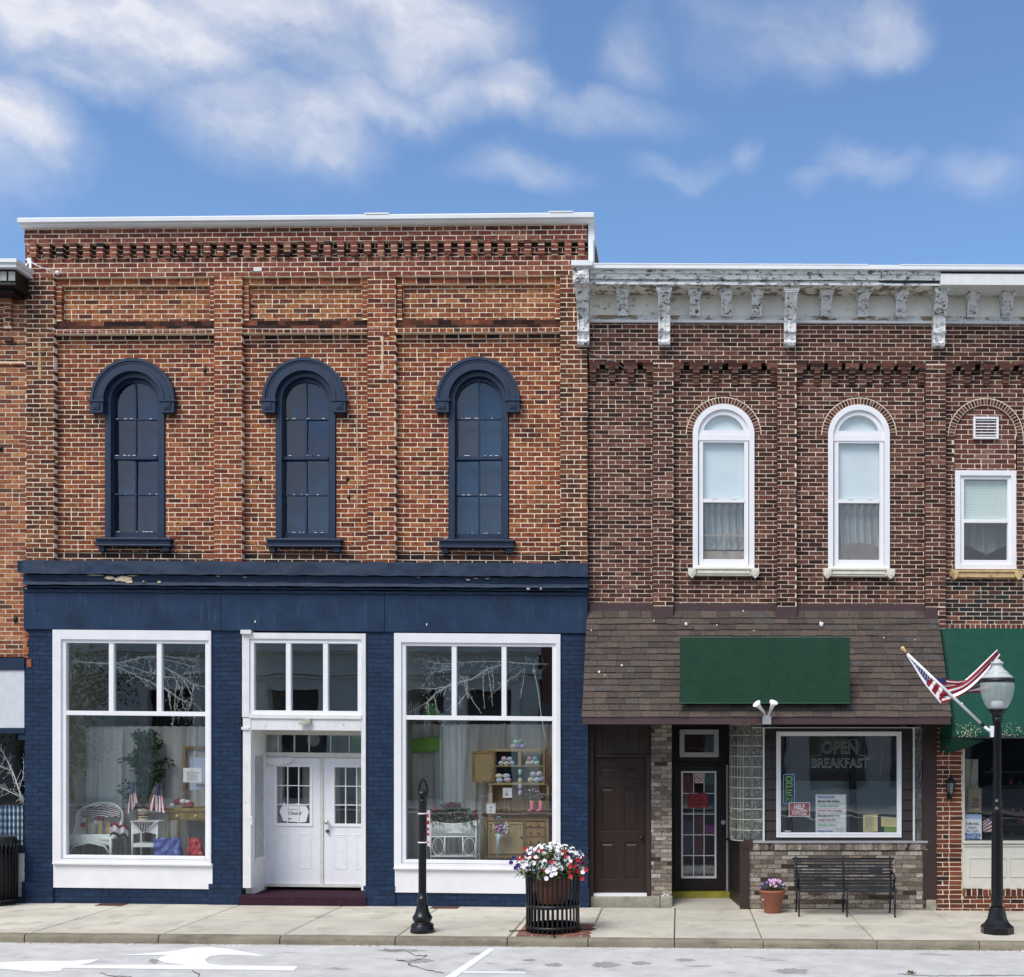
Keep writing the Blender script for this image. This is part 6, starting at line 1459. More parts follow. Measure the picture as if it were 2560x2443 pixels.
# ---- slatted litter bin at the left edge
g = gpt(-8, 2262); k = (D + g.y) / F; tx_, ty_, t0 = g.x, g.y, gz(g.x)
tb = thing('litter_bin', 'black slatted litter bin cut by the left edge beside the checked curtain', 'litter bin', (tx_, ty_, t0))
def h(py): return (2262 - py) * k
mb = MB(); mb.lathe(tx_, ty_, [(46*k,h(2252)),(48*k,h(2246)),(46*k,h(2246))], 32, z0=t0); mb.lathe(tx_, ty_, [(44*k,h(2130)),(44*k,h(2244))][::-1], 24, z0=t0); mb.lathe(tx_, ty_, [(46*k,h(2112)),(49*k,h(2110)),(49*k,h(2104)),(46*k,h(2102)),(46*k,h(2098)),(40*k,h(2092)),(20*k,h(2090)),(20*k,h(2096)),(0,h(2096))], 32, z0=t0); mb.build('body', M['black_iron'], tb)
for i in range(30):
    a = 2 * math.pi * i / 30; c, s = math.cos(a), math.sin(a); mb = MB(); mb.tube([(tx_ + 45 * k * c, ty_ + 45 * k * s, t0 + h(2250)), (tx_ + 46 * k * c, ty_ + 46 * k * s, t0 + h(2125)), (tx_ + 52 * k * c, ty_ + 52 * k * s, t0 + h(2108))], .013, 6); mb.build('slat', M['black_iron'], tb)
for a in (60, 180, 300, 0):
    mb = MB(); c, s = math.cos(R(a)), math.sin(R(a)); mb.tube([(tx_ + 38 * k * c, ty_ + 38 * k * s, t0 + h(2250)), (tx_ + 44 * k * c, ty_ + 44 * k * s, t0)], .014, 6); mb.build('foot', M['black_iron'], tb)

# ================================================================== THINGS IN THE WINDOWS
def V(px, py, y): return Vector((X(px, y), y, Z(py, y)))
PL, PR = CZ - (2156 - VY) * 17.93 / F, CZ - (2164 - VY) * 17.93 / F    # platform tops
def curtain(name, pxa, pxb, pya, pyb, y, m, label, cat='curtain', amp=.035, fr=26, gather=None, group=None, seed=0):
    o = MB()
    def f(u, v):
        x = pxa + (pxb - pxa) * u; ph = u * fr * 2 * math.pi / 6 + mnoise.noise(Vector((u * 6, v * .6, seed))) * 4
        yy = y + amp * (math.sin(ph) + .45 * math.sin(ph * 2.3 + v * 1.3)) * (.45 + .55 * v)
        return V(x, pya + (pyb - pya) * v + (1.8 * abs(math.sin(u * fr * 1.6)) - 2 if v == 0 else 0), yy)
    o.grid(f, 160, 14); return o.build(name, m, label=label, cat=cat, group=group)
curtain('curtain', 196, 527, 1817, 2175, .98, M['sheer'], 'sheer white curtain behind the leafy plant in the left display window', fr=30, seed=1, amp=.045)
curtain('curtain', 1004, 1392, 1812, 2180, 1.06, M['sheer_dark'], 'grey sheer curtain behind the wicker plant stand in the right display window', fr=46, seed=5, amp=.04)
for a, b, lb, s_ in ((215, 262, 'narrow bunched fold of bright sheer cloth hanging behind the wicker chair', 3), ):
    curtain('drape', a, b + 45, 1822, 2170, .9, M['sheer'], lb, fr=9, seed=s_, amp=.03)
curtain('drape', 1098, 1152, 1816, 2170, 1.0, M['sheer'], 'bright sheer curtain panel hanging behind the red flowers', fr=8, seed=9, amp=.03)
# ---- wicker armchair
def wicker_chair():
    cx, yc = X(247, .62), .62; kx = (D + .62) / F
    t = thing('wicker_chair', 'white wicker armchair with striped blankets in the left display window', 'chair', (cx, yc, PL))
    A = 63 * kx; B = .26; zarm = Z(2075, .5); zback = Z(2008, .8); zse = Z(2092, .5)
    def rim(u, off=0):
        a = math.pi * (1 - u); c = math.sin(a); x = cx + (A + off) * math.cos(a) * (1 + .04 * c); y = yc - .12 + (B + off) * math.sin(a) * 1.1; z = zarm + (zback - zarm) * (math.sin(a) ** .7 if math.sin(a) > 0 else 0)
        return Vector((x, y, z))
    o = MB()
    def shell(u, v):
        p = rim(u); q = Vector((cx + (p.x - cx) * .84, yc - .1 + (p.y - yc + .1) * .85, zse)); r = p.lerp(q, v); r.z += .0; n = Vector((p.x - cx, p.y - yc, 0)).normalized(); return r + n * (.012 * math.sin(v * 40) * .3)
    o.grid(shell, 60, 24); o.build('back', M['wicker'], t, solid=.02)
    o = MB(); o.tube([rim(i / 40) for i in range(41)], .026, 10); o.tube([rim(0), rim(0) + Vector((.0, -.05, -.06)), Vector((cx - A * .86, yc - .28, zse)), ], [.03, .034, .03], 10); o.tube([rim(1), rim(1) + Vector((.0, -.05, -.06)), Vector((cx + A * .86, yc - .28, zse)), ], [.03, .034, .03], 10); o.build('arm_roll', M['wicker'], t)
    o = MB(); za, zl = Z(2086, .34), Z(2112, .34)
    def ap(u, v): x = cx + A * .84 * (2 * u - 1); lo_ = zl + .05 * (1 - (2 * u - 1) ** 2) - .03; return (x, yc - .30 + .05 * (2 * u - 1) ** 2 + .004 * math.sin(u * 120), za + (lo_ - za) * v)
    o.grid(ap, 80, 6); o.build('apron', M['wicker'], t, solid=.015)
    o = MB(); o.box(cx - A * .84, cx + A * .84, yc - .3, yc + .18, zse - .03, zse + .0); o.build('seat', M['wicker'], t)
    for sx, sy in ((-1, -1), (1, -1), (-1, 1), (1, 1)):
        o = MB(); x = cx + sx * A * .82; y = yc + (-.29 if sy < 0 else .18); o.tube([(x, y, zse), (x + sx * .01, y, PL)], .02, 8); o.build('leg', M['wicker'], t)
    o = MB(); o.tube([(cx - A * .8, yc - .3, PL + .1), (cx - A * .6, yc - .3, zl - .02), (cx, yc - .3, zl + .03), (cx + A * .6, yc - .3, zl - .02), (cx + A * .8, yc - .3, PL + .1)], .012, 8); o.build('front_brace', M['wicker'], t)
    return cx, yc, zse
cx_, yc_, zse_ = wicker_chair()
def zig(u, v, n=11, amp=.16, per=3): return int((v + amp * abs(((u * per) % 1) * 2 - 1)) * n)
o = MB()
def bl(u, v):
    px = 200 + 98 * u + 4 * math.sin(v * 3); py = 2006 + 40 * v * (1 - .25 * abs(2 * u - 1)) + 6 * abs(2 * u - 1) ** 2; return V(px, py, .84 - .30 * v + .02 * math.sin(u * 20) - .06 * (2 * u - 1) ** 2 - (.0))
o.grid(bl, 72, 40, lambda u, v: (2, 1, 0, 1)[zig(u, v, 13, .22, 2) % 4])
o.build('blanket', [cm('maroon', (.12,.01,.03)), cm('wool_white', (.78,.76,.78)), cm('navy', (.012,.012,.035))], label='maroon and white zigzag crocheted blanket draped over the wicker chair back', cat='blanket', solid=.012)
o = MB()
def b2(u, v): return V(276 + 44 * u, 2053 + 30 * v + 8 * abs(((u * 2) % 1) * 2 - 1) + 8 * u, .34 + .03 * math.sin(u * 15) + .05 * u)
o.grid(b2, 44, 24, lambda u, v: (0, 1, 1, 2)[min(3, int(v * 4))])
o.build('blanket', [cm('scarlet', (.28,.015,.03)), M['maroon'] if 0 else cm('wool_white', (.78,.76,.78)), cm('charcoal', (.03,.03,.035))], label='red white and grey crocheted blanket hanging over the right arm of the wicker chair', cat='blanket', solid=.012)
def small(name, mbf, m, lb, cat, group=None, **k):
    o = MB(); mbf(o); return o.build(name, m, label=lb, cat=cat, group=group, **k)
for i, (a, b, c, d, m_, lb) in enumerate(((214, 218, 2036, 2086, 'mustard', 'thin yellow green board leaning upright on the wicker chair seat'), (223, 239, 2058, 2085, 'grey_tile', 'grey framed card standing on the wicker chair seat'), (246, 254, 2052, 2086, 'wood_pale', 'tall pale wooden slat propped on the wicker chair seat'), (265, 275, 2056, 2084, 'wood_pale', 'pale wooden holder at the right of the wicker chair seat'))):
    o = MB(); y = .42; o.frame(a, b, c, d, 1.6, y, y + .02); o.px(a + 1.5, b - 1.5, c + 1.5, d - 1.5, y + .008, y + .015); o.build('framed_card' if i else 'thin_board', M[m_], label=lb, cat='display card')
for px, py, m_, lb in ((209, 2062, 'flag_red', 'red ball of wool lying at the left of the wicker chair seat'), (240, 2058, 'wool_white', 'white ball of wool in the middle of the wicker chair seat'), (252, 2048, 'flag_red', 'red ball of wool tucked under the zigzag blanket'), (211, 2050, 'wool_white', 'small white ball of wool beside the tall yellow green board')):
    small('wool_ball', lambda o: o.ball(V(px, py, .55), .045, 14, 9, (1.1, 1, .9)), M[m_], lb, 'wool ball', 'balls of wool on the chair')
# ---- small white wicker table with scarf, flag pail
tt = thing('side_table', 'small white wicker side table between the chair and the blue bag', 'table', (X(362, .45), .45, PL))
def yt(i): return .3 if i == 0 else .62
o = MB(); o.box(X(326, .3), X(397, .3), .28, .64, Z(2056, .3), Z(2053, .3)); o.build('table_top', M['wicker'], tt, bevel=.008)
for px in (331, 393):
    for y in (.31, .61): o = MB(); o.tube([V(px, 2056, .31) + Vector((0, y - .31, 0)), (V(px, 2056, .31).x, y, PL)], .016, 8); o.build('leg', M['wicker'], tt)
o = MB(); o.box(X(331, .31), X(393, .31), .3, .32, Z(2080, .31), Z(2057, .31)); o.grid(lambda u, v: V(331 + 62 * u, 2080 + 6 * v * abs(2 * u - 1), .305), 20, 2); o.build('apron', M['wicker'], tt)
o = MB(); o.box(X(331, .31), X(393, .31), .3, .6, Z(2118, .31), Z(2109, .31)); o.build('shelf', M['wicker'], tt)
o = MB(); 
def sc(u, v): w_ = 1 - v; return V(359 + 34 * (2 * u - 1) * w_, 2054 + 29 * v, .27)
o.grid(sc, 40, 22, lambda u, v: 1 if (abs(2 * u - 1) > .86 or v > .9) else (0 if abs(2 * u - 1) > .76 else (1 if (int(u * 22 * (1 - v)) + int(v * 12)) % 2 and int(v * 24) % 2 else 2)))
o.build('scarf', [M['maroon'], M['wool_white'], M['navy']], label='pointed star patterned scarf hanging over the small wicker table', cat='scarf', solid=.006)
o = MB(); cP = V(359, 2054, .42); kk = (D + .42) / F
def pail(u, v): a = 2 * math.pi * u; r = (13 - 1.5 * v) * kk; return (cP.x + r * math.sin(a), cP.y - r * math.cos(a), cP.z + 34 * kk * (1 - v))
o.grid(pail, 48, 12, lambda u, v: (2 if (int(u * 48) + int(v * 12)) % 2 else 1) if (u < .12 and v < .5) else (0 if int(v * 9) % 2 == 0 else 1))
o.build('pail', [M['maroon'], cm('cream_paint', (.6,.55,.4)), M['navy']], label='flag patterned pail on the small wicker table', cat='pail')
def table_flag(stick, C, lb):
    t = thing('hand_flag', lb, 'flag', stick[0])
    o = MB(); o.tube(stick, .006, 6); o.build('stick', M['wood_pale'], t)
    o = MB(); tl, tr, br, bl_ = C
    def f(u, v): a = tl.lerp(tr, u); b = bl_.lerp(br, u); p = a.lerp(b, v); p.y += .02 * math.sin(u * 9 + v * 4); return p
    o.grid(f, 26, 40, lambda u, v: (1 if (int(u * 26) % 3 == 1 and int(v * 40) % 3 == 1) else 2) if v < .42 else (0 if int(u * 9) % 2 == 0 else 1)); o.build('cloth', FM, t, solid=.003)
table_flag([V(352, 2030, .42), V(330, 1960, .4)], (V(325, 1956, .38), V(337, 1962, .38), V(348, 2000, .38), V(317, 2042, .36)), 'small american flag leaning left out of the pail')
table_flag([V(366, 2030, .42), V(390, 1956, .4)], (V(388, 1957, .36), V(402, 1962, .36), V(419, 2034, .36), V(370, 2026, .38)), 'wide american flag leaning right out of the pail')
# ---- leafy plant
t = thing('house_plant', 'tall bushy green plant behind the flags in the left display window', 'plant', V(358, 2056, .8))
o = MB(); o.tube([V(358, 2060, .8), V(362, 1980, .8), V(366, 1900, .8), V(368, 1840, .8)], [.014, .012, .01, .004], 6)
rg_ = random.Random(4); sprs = []
for i in range(46):
    s_ = V(362 + rg_.uniform(-4, 6), rg_.uniform(1850, 2010), .8 + rg_.uniform(-.1, .1)); a = rg_.uniform(0, 6.28); e = s_ + Vector((math.cos(a) * rg_.uniform(.12, .36), math.sin(a) * rg_.uniform(.08, .22), rg_.uniform(-.02, .2))); 
    if e.z > Z(1822, .8): e.z = Z(1822 + rg_.uniform(0, 20), .8); e.x = X(360 + rg_.uniform(-14, 18), .8)
    if e.z > Z(1870, .8): e.x = s_.x + (e.x - s_.x) * .5
    o.tube([s_, e], .004, 4, cap=False); sprs.append((s_, e))
o.build('stem', M['bark'], t)
o = MB()
for s_, e in sprs:
    for j in range(58):
        p = s_.lerp(e, rg_.uniform(.1, 1.05)) + Vector((rg_.gauss(0, .03), rg_.gauss(0, .03), rg_.gauss(0, .03))); o.leaf(p, (e - s_).normalized() + Vector((rg_.gauss(0, .6), rg_.gauss(0, .6), rg_.gauss(-.3, .5))), Vector((rg_.gauss(0, 1), rg_.gauss(0, 1), 1)), rg_.uniform(.06, .10), rg_.uniform(.028, .042))
o.build('leaves', M['leaf'], t)
o = MB(); c = V(358, 2070, .8); o.lathe(c.x, c.y, [(.09, PL), (.13, c.z), (.12, c.z)], 20); o.build('pot', cm('plant_pot', (.08,.06,.05)), t)
# ---- desk, frame, papers, bags
t = thing('desk', 'narrow mustard wooden desk with white knobs at the right of the left display window', 'desk', V(465, 2140, .7))
o = MB(); o.px(414, 530, 2021, 2027, .48, .9); o.build('desk_top', M['mustard'], t, bevel=.004)
o = MB(); o.px(420, 525, 2027, 2051, .5, .88); o.build('carcass', M['mustard'], t)
for a, b in ((422, 463), (467, 512)):
    o = MB(); o.frame(a, b, 2029, 2048, 1, .49, .5); dwr = o.build('drawer', M['mustard'], t)
    o = MB(); o.ball(V((a + b) / 2, 2040, .475), .018, 12, 8); o.build('knob', M['sign_white'], dwr)
for px in (422, 522):
    for y in (.51, .86): o = MB(); q = V(px, 2051, .5); o.tube([(q.x, y, q.z), (q.x, y, PL)], .016, 6); o.build('leg', M['mustard'], t)
for px, py, rx, m_, lb in ((432, 2014, .045, 'wool_white', 'white ball of wool at the left end of the mustard desk'), (444, 2005, .06, 'scarlet', 'dark red ball of wool behind the cream skein on the desk'), (458, 2004, .05, 'wool_white', 'upright cream skein of wool on the mustard desk'), (475, 2012, .06, 'scarlet', 'red ball of wool at the right end of the mustard desk'), (462, 2015, .04, 'scarlet', 'small red ball of wool at the front middle of the desk'), (470, 2005, .035, 'wool_white', 'small white ball of wool on top of the red one on the desk')):
    small('wool_ball', lambda o: o.ball(V(px, py, .62), rx, 14, 9, (1.1, 1, .85)), M[m_], lb, 'wool ball', 'balls of wool on the desk')
o = MB()
for i in range(160): p = V(418 + rg_.uniform(0, 95), 1978 + abs(rg_.gauss(0, 10)), .85 + rg_.uniform(-.05, .05)); o.ball(p, rg_.uniform(.003, .006), 5, 3)
for i in range(30): a = V(420 + i * 3.2, 2016, .86); o.tube([a, a + Vector((rg_.gauss(0, .05), 0, rg_.uniform(.1, .2)))], .0015, 3, cap=False)
o.build('dried_flowers', M['petal_white'], label='haze of tiny white dried flowers standing on the mustard desk', cat='dried flowers')
o = MB(); o.frame(458, 530, 1866, 2020, 6, .93, .96); o.build('empty_picture', M['wood'], label='large empty wooden frame standing behind the mustard desk', cat='picture frame')
def paper(px0, px1, py0, py1, y, lines, lb, m='sign_white', ink='ink_grey', name='paper_notice', tilt=0, txt=None, cat='notice'):
    t = thing(name, lb, cat, V((px0 + px1) / 2, py1, y)); o = MB(); P4 = [V(px0, py0, y), V(px1, py0 + tilt, y), V(px1, py1 + tilt, y), V(px0, py1, y)]
    o.poly([P4[3], P4[2], P4[1], P4[0]]); o.build('sheet', M[m], t, solid=.002)
    o = MB(); rr = random.Random(px0)
    for i, (fy_, l0_, l1_, hh_) in enumerate(lines):
        x = px0 + (px1 - px0) * l0_; xe = px0 + (px1 - px0) * l1_; yy = py0 + (py1 - py0) * fy_
        while x < xe:
            w_ = rr.uniform(1.2, 4.5); o.px(x, min(x + w_, xe), yy, yy + hh_, y - .004, y - .0025, y); x += w_ + .9
    if o.v: o.build('lettering', M[ink], t)
    return t
paper(475, 527, 1894, 1975, .5, [(.04, .06, .12, 3), (.22, .06, .12, 3), (.82, .3, .9, 6)], 'pale blue printed sheet taped behind the small white notice', cm('pale_blue', (.55,.62,.8)) and 'pale_blue')
nt_ = paper(458, 504, 1920, 1956, .30, [(.12, .42, .58, .8)] + [(.42 + .075 * i, .2 + .02 * (i % 3), .8 - .02 * (i % 2), .7) for i in range(7)], 'small white notice hanging in front of the pale blue sheet')
o = MB(); c = V(481, 1931, .296); text_mesh(o, 'New Yarn Club', c.x, c.y, c.z, .018, .19, shear=.3); o.build('heading', M['ink_grey'], nt_)
def bag(px0, px1, py0, py1, y, m, lb, taper=0):
    o = MB(); zb_ = PL
    def f(u, v): s_ = taper * (1 - v); x = px0 + s_ + (px1 - px0 - 2 * s_) * u; n_ = mnoise.noise(Vector((u * 5, v * 4, px0))) * .035; p = V(x, py0 + (py1 + 12 - py0) * v + mnoise.noise(Vector((u * 4, 0, px0))) * 5 * (1 - v), y - .05 * v); p.y += n_ * 1.4; return p
    o.grid(f, 24, 20, smooth=False)
    o.grid(lambda u, v: (lambda p: Vector((p.x, p.y + .03 + .12 * v, p.z)))(Vector(f(u, v))), 24, 20, smooth=False)
    return o.build('gift_bag', m, label=lb, cat='bag')
bag(384, 449, 2095, 2140, .28, cm('bag_blue', (.10,.14,.42), .35, .25), 'crumpled blue paper bag on the floor of the left display window')
bag(466, 506, 2096, 2140, .28, cm('bag_red', (.50,.05,.06), .35, .2), 'small red paper bag at the right corner of the left display window', 5)
# ---- white painted branches with little lights
def branches(name, mains, y, seed, lb, ntw=40, spread=26, hang=()):
    rr = random.Random(seed); o = MB()
    for pts, r0 in mains:
        P_ = [V(a, b, y + rr.uniform(-.03, .03)) for a, b in pts]; n_ = len(P_); o.tube(P_, [r0 * (1 - .7 * i / (n_ - 1)) for i in range(n_)], 6)
        for j in range(int(ntw * len(pts) / 5)):
            i = rr.randrange(n_ - 1); s_ = P_[i].lerp(P_[i + 1], rr.random()); d_ = (P_[i + 1] - P_[i]).normalized() * rr.uniform(.3, 1) + Vector((rr.gauss(0, .4), rr.gauss(0, .3), rr.gauss(-.15, .7))); L_ = rr.uniform(.04, .2)
            m_ = s_ + d_.normalized() * L_ * .5; e = m_ + (d_.normalized() + Vector((rr.gauss(0, .4), 0, rr.gauss(-.2, .4)))).normalized() * L_ * .5
            o.tube([s_, m_, e], [r0 * .33, r0 * .25, r0 * .15], 4, cap=False)
            if rr.random() < .5: o.ball(e, .006, 6, 4, (1, 1, 1.8))
            if rr.random() < .5:
                e2 = m_ + Vector((rr.gauss(0, 1), rr.gauss(0, .3), rr.gauss(0, 1))).normalized() * L_ * .4; o.tube([m_, e2], [r0 * .22, r0 * .12], 4, cap=False)
    for (a, b, c, d) in hang:
        s_, e = V(a, b, y), V(c, d, y); o.tube([s_, s_.lerp(e, .5) + Vector((rr.gauss(0, .02), 0, 0)), e], .0045, 5)
        for j in range(8): q = s_.lerp(e, rr.random()); o.tube([q, q + Vector((rr.choice((-1, 1)) * .018, 0, rr.uniform(.0, .02)))], .004, 4)
    return o.build(name, M['branch_white'], label=lb, cat='branch decoration')
branches('branch_garland', [([(165, 1655), (200, 1655), (240, 1657), (285, 1660), (330, 1650), (362, 1642), (410, 1640), (455, 1646), (505, 1650)], .013), ([(285, 1664), (318, 1678), (345, 1692), (372, 1702), (392, 1712)], .008),
  ([(285, 1660), (330, 1668), (380, 1685), (410, 1668)], .007), ([(402, 1664), (445, 1686), (482, 1710), (512, 1718)], .010), ([(362, 1642), (420, 1650), (460, 1660), (500, 1672)], .007), ([(402, 1692), (440, 1694), (470, 1682), (512, 1676)], .006), ([(405, 1716), (430, 1735), (460, 1752), (490, 1760)], .006), ([(440, 1700), (452, 1730), (440, 1770), (470, 1790)], .005), ([(460, 1700), (480, 1740), (470, 1780), (450, 1785)], .005)],
  .42, 11, 'white painted branch with tiny lights across the top of the left display window', 34, hang=((446, 1690, 436, 1775), (420, 1725, 428, 1778), (484, 1712, 478, 1765), (170, 1660, 178, 1700), (372, 1650, 380, 1682), (455, 1715, 458, 1770), (434, 1778, 430, 1815)))
branches('branch_garland', [([(1371, 1660), (1330, 1660), (1290, 1657), (1250, 1654), (1180, 1654), (1130, 1660), (1085, 1658), (1058, 1648)], .012), ([(1255, 1662), (1220, 1672), (1180, 1698), (1140, 1708), (1120, 1715), (1090, 1732), (1070, 1755), (1020, 1782)], .013),
  ([(1130, 1665), (1100, 1672), (1065, 1670)], .006), ([(1130, 1672), (1085, 1680), (1065, 1696)], .006), ([(1120, 1716), (1085, 1722), (1052, 1722)], .006), ([(1175, 1700), (1150, 1690), (1130, 1678)], .006), ([(1168, 1705), (1168, 1730), (1150, 1755), (1140, 1762)], .006), ([(1310, 1672), (1290, 1690), (1262, 1705), (1232, 1735)], .006), ([(1085, 1740), (1092, 1770), (1105, 1800)], .006), ([(1070, 1755), (1072, 1790), (1060, 1810)], .005)],
  .42, 23, 'white painted branch with hanging twigs across the top of the right display window', 32, hang=((1207, 1680, 1212, 1772), (1218, 1665, 1232, 1766), (1228, 1662, 1234, 1724), (1312, 1668, 1300, 1746), (1170, 1732, 1204, 1784), (1165, 1720, 1170, 1745)))
o = MB(); P_ = [V(1336, 1680, .4), V(1345, 1725, .4), V(1352, 1780, .42), V(1360, 1830, .45), V(1376, 1880, .5)]; o.tube(P_, [.008, .006, .006, .006, .006], 6); o.ball(V(1335, 1677, .4), .03, 8, 6, jit=.3); o.build('cord', M['branch_white'], label='long pale cord dropping past the right end of the white branch', cat='cord')
# hooks with crystals under the transom
for px in (1138, 1262):
    o = MB(); o.tube([V(px, 1800, .2), V(px, 1806, .2)], .002, 4); o.ball(V(px, 1811, .2), .012, 6, 5, (1, 1, 1.6)); o.build('hanging_crystal', M['metal'], label='clear crystal drop hanging under the bar %s' % ('left of the cabinet door' if px < 1200 else 'above the stacked shelves'), cat='ornament', group='crystal drops')
# green cloth and green paper cone in the right window
o = MB(); o.grid(lambda u, v: V(1013 + 102 * u, 1848 + (36 - 8 * u) * v - 12 * u * (1 - v) * .6, 1.0 + .02 * math.sin(u * 9)), 20, 6); o.build('green_banner', cm('lime', (.20,.42,.05)), label='lime green cloth band hanging across the left of the grey curtain', cat='banner', solid=.004)
o = MB(); o.prism([(V(1056, 0, .7).x, Z(1790, .7)), (V(1098, 0, .7).x, Z(1790, .7)), (V(1080, 0, .7).x, Z(1757, .7)), (V(1068, 0, .7).x, Z(1757, .7))], .7, .85); o.build('paper_cone', cm('lime_dark', (.06,.25,.03)), label='green tapered paper shade seen through the transom of the right window', cat='lampshade')
for i in range(6):
    px = 1016 + i * 6; o = MB(); o.tube([V(px, 1790, .6), V(px, 1764 - (i % 3) * 5, .6)], .011, 8); o.build('glass_tube', cm('pale_tube', (.5,.58,.6), .3), label='pale standing tubes at the left corner of the right window transom', cat='tube', group='pale tubes')
# ---- hutch with wool
t = thing('cabinet', 'old wooden hutch with open door full of pastel wool in the right display window', 'cabinet', (X(1290, .7), .75, PR))
yc2 = .62; yh = .8
o = MB(); o.px(1205, 1379, 2034, 2040, yc2 - .04, 1.05); o.build('counter', M['wood_dark'], t, bevel=.004)
o = MB(); o.px(1211, 1218, 2040, 2165, yc2, 1.0); o.px(1364, 1372, 2040, 2165, yc2, 1.0); o.px(1218, 1364, 2040, 2052, yc2 + .005, 1.0); o.px(1218, 1364, 2136, 2146, yc2 + .005, 1.0); o.px(1218, 1364, 2052, 2136, yc2 + .04, 1.0); o.px(1308, 1314, 2052, 2136, yc2 + .005, yc2 + .06); o.build('base_carcass', M['wood'], t, bevel=.003)
o = MB(); o.frame(1220, 1308, 2055, 2135, 6, yc2 - .015, yc2 + .03); o.px(1226, 1302, 2061, 2129, yc2 - .002, yc2 + .03); dd = o.build('cabinet_door', cm('panel_wood', (.40,.31,.15), .6, .25, stretch=(3, 3, .6)), t, bevel=.003)
o = MB(); o.ball(V(1304, 2094, yc2 - .03), .02, 8, 6, (1, .6, .6)); o.build('latch', M['black_iron'], dd)
for a, b in ((2056, 2069), (2071, 2092), (2094, 2112), (2114, 2134)):
    o = MB(); o.px(1315, 1363, a, b, yc2 - .005, yc2 + .1); dw_ = o.build('drawer', M['wood'], t, bevel=.006)
    for px in (1326, 1346): o = MB(); o.ball(V(px, (a + b) / 2 + 2, yc2 - .02), .012, 8, 5, (1.6, 1, .7)); o.build('handle', M['black_iron'], dw_)
o = MB(); o.px(1222, 1230, 1963, 2034, yh, .98); o.px(1366, 1373, 1963, 2034, yh, .98); o.px(1220, 1374, 1957, 1963, yh - .01, .98)
o.px(1234, 1238, 1879, 1957, yh, .98); o.px(1358, 1362, 1879, 1957, yh, .98); o.px(1219, 1363, 1872, 1879, yh - .01, .98); o.px(1295, 1303, 1879, 1915, yh, .98); o.px(1238, 1358, 1914, 1917, yh, .97); o.build('hutch_frame', cm('hutch_wood', (.45,.34,.17), .6, .25, stretch=(3, 3, .6)), t, bevel=.003)
o = MB()
for i in range(17): o.px(1230 + i * 8, 1230 + i * 8 + 7.4, 1963, 2034, .96, .98, yh)
o.build('bead_board', M['wood'], t)
o = MB(); o.px(1238, 1300, 1879, 1957, .97, .98, yh); o.build('back_panel', M['interior_dark'], t)
o = MB(); o.frame(1179, 1235, 1877, 1956, 7, yh - .03, yh); o.build('open_door', M['wood'], t, bevel=.003)
o = MB(); o.px(1185, 1229, 1883, 1950, yh - .02, yh - .01, yh - .03); o.build('woven_panel', M['rattan'], t)
wools = [(1283,1866,'pink','at the left foot of the pile on top of the hutch'),(1295,1866,'blue','in the middle of the pile on top of the hutch'),(1307,1866,'lilac','at the right foot of the pile on top of the hutch'),(1290,1855,'mint','at the upper left of the pile on top of the hutch'),(1302,1854,'green','at the upper right of the pile on top of the hutch'),
 (1253,1908,'ice blue','at the left of the upper left shelf'),(1266,1909,'cream','in the middle of the upper left shelf'),(1280,1908,'sky blue','at the right of the upper left shelf'),(1260,1897,'pink','stacked upper left on the upper left shelf'),(1274,1898,'pale blue','stacked upper right on the upper left shelf'),
 (1320,1908,'yellow','at the left of the upper right shelf'),(1331,1907,'white','in the middle of the upper right shelf'),(1343,1908,'mint','at the right of the upper right shelf'),(1324,1897,'rose','stacked upper left on the upper right shelf'),(1338,1897,'teal','stacked upper right on the upper right shelf'),
 (1247,1940,'cream','on the upper layer left of the lower left shelf'),(1266,1940,'ice blue','on the upper layer right of the lower left shelf'),(1249,1951,'pale blue','on the bottom layer left of the lower left shelf'),(1269,1950,'pink','on the bottom layer right of the lower left shelf'),
 (1327,1950,'yellow','at the left foot of the lower right shelf'),(1342,1950,'ice blue','in the middle foot of the lower right shelf'),(1355,1948,'lilac','at the right foot of the lower right shelf'),(1333,1936,'lavender','stacked upper left on the lower right shelf'),(1349,1935,'white','stacked upper right on the lower right shelf')]
WC = {'pink':(.85,.62,.72),'blue':(.25,.35,.62),'lilac':(.55,.48,.78),'mint':(.55,.85,.72),'green':(.42,.55,.36),'ice blue':(.65,.82,.88),'cream':(.88,.84,.64),'sky blue':(.5,.65,.82),'pale blue':(.62,.72,.88),'yellow':(.85,.80,.5),'white':(.85,.86,.86),'rose':(.82,.38,.48),'teal':(.22,.6,.6),'lavender':(.72,.7,.85)}
for px, py, c_, lb in wools:
    sk = 'lower left shelf' in lb; o = MB(); p = V(px, py, yh + .03); R0 = .047 if 'lower right' in lb else .04
    nu, nv = 22, 12; b = len(o.v); o.smooth = True; o.rnd = .5
    for i in range(nv + 1):
        th = math.pi * i / nv
        for j in range(nu):
            a = 2 * math.pi * j / nu; rr = R0 * (1 + .035 * math.sin(a * 9 + th * 6)); q = (math.sin(th) * math.cos(a), math.sin(th) * math.sin(a), math.cos(th))
            o.v.append((p.x + rr * q[0] * (1.5 if sk else 1.05), p.y + rr * q[1] * .9, p.z + rr * q[2] * .92))
    for i in range(nv):
        for j in range(nu): a = b + i * nu + j; e = b + i * nu + (j + 1) % nu; o.face([a, a + nu, e + nu, e])
    wb = o.build('wool_ball', cm('wool_' + c_.replace(' ', '_'), WC[c_], .9, .1, bump=.6, bscale=120), label='%s wool %s %s' % (c_, 'skein' if sk else 'ball', lb), cat='wool ball', group='pastel wool on the hutch')
    if not sk: o = MB(); o.tube([p + Vector((0, -.9 * R0, 0)), p + Vector((0, -.96 * R0, 0))], .009, 8); o.build('core', cm('core', (.3,.25,.35)), wb)
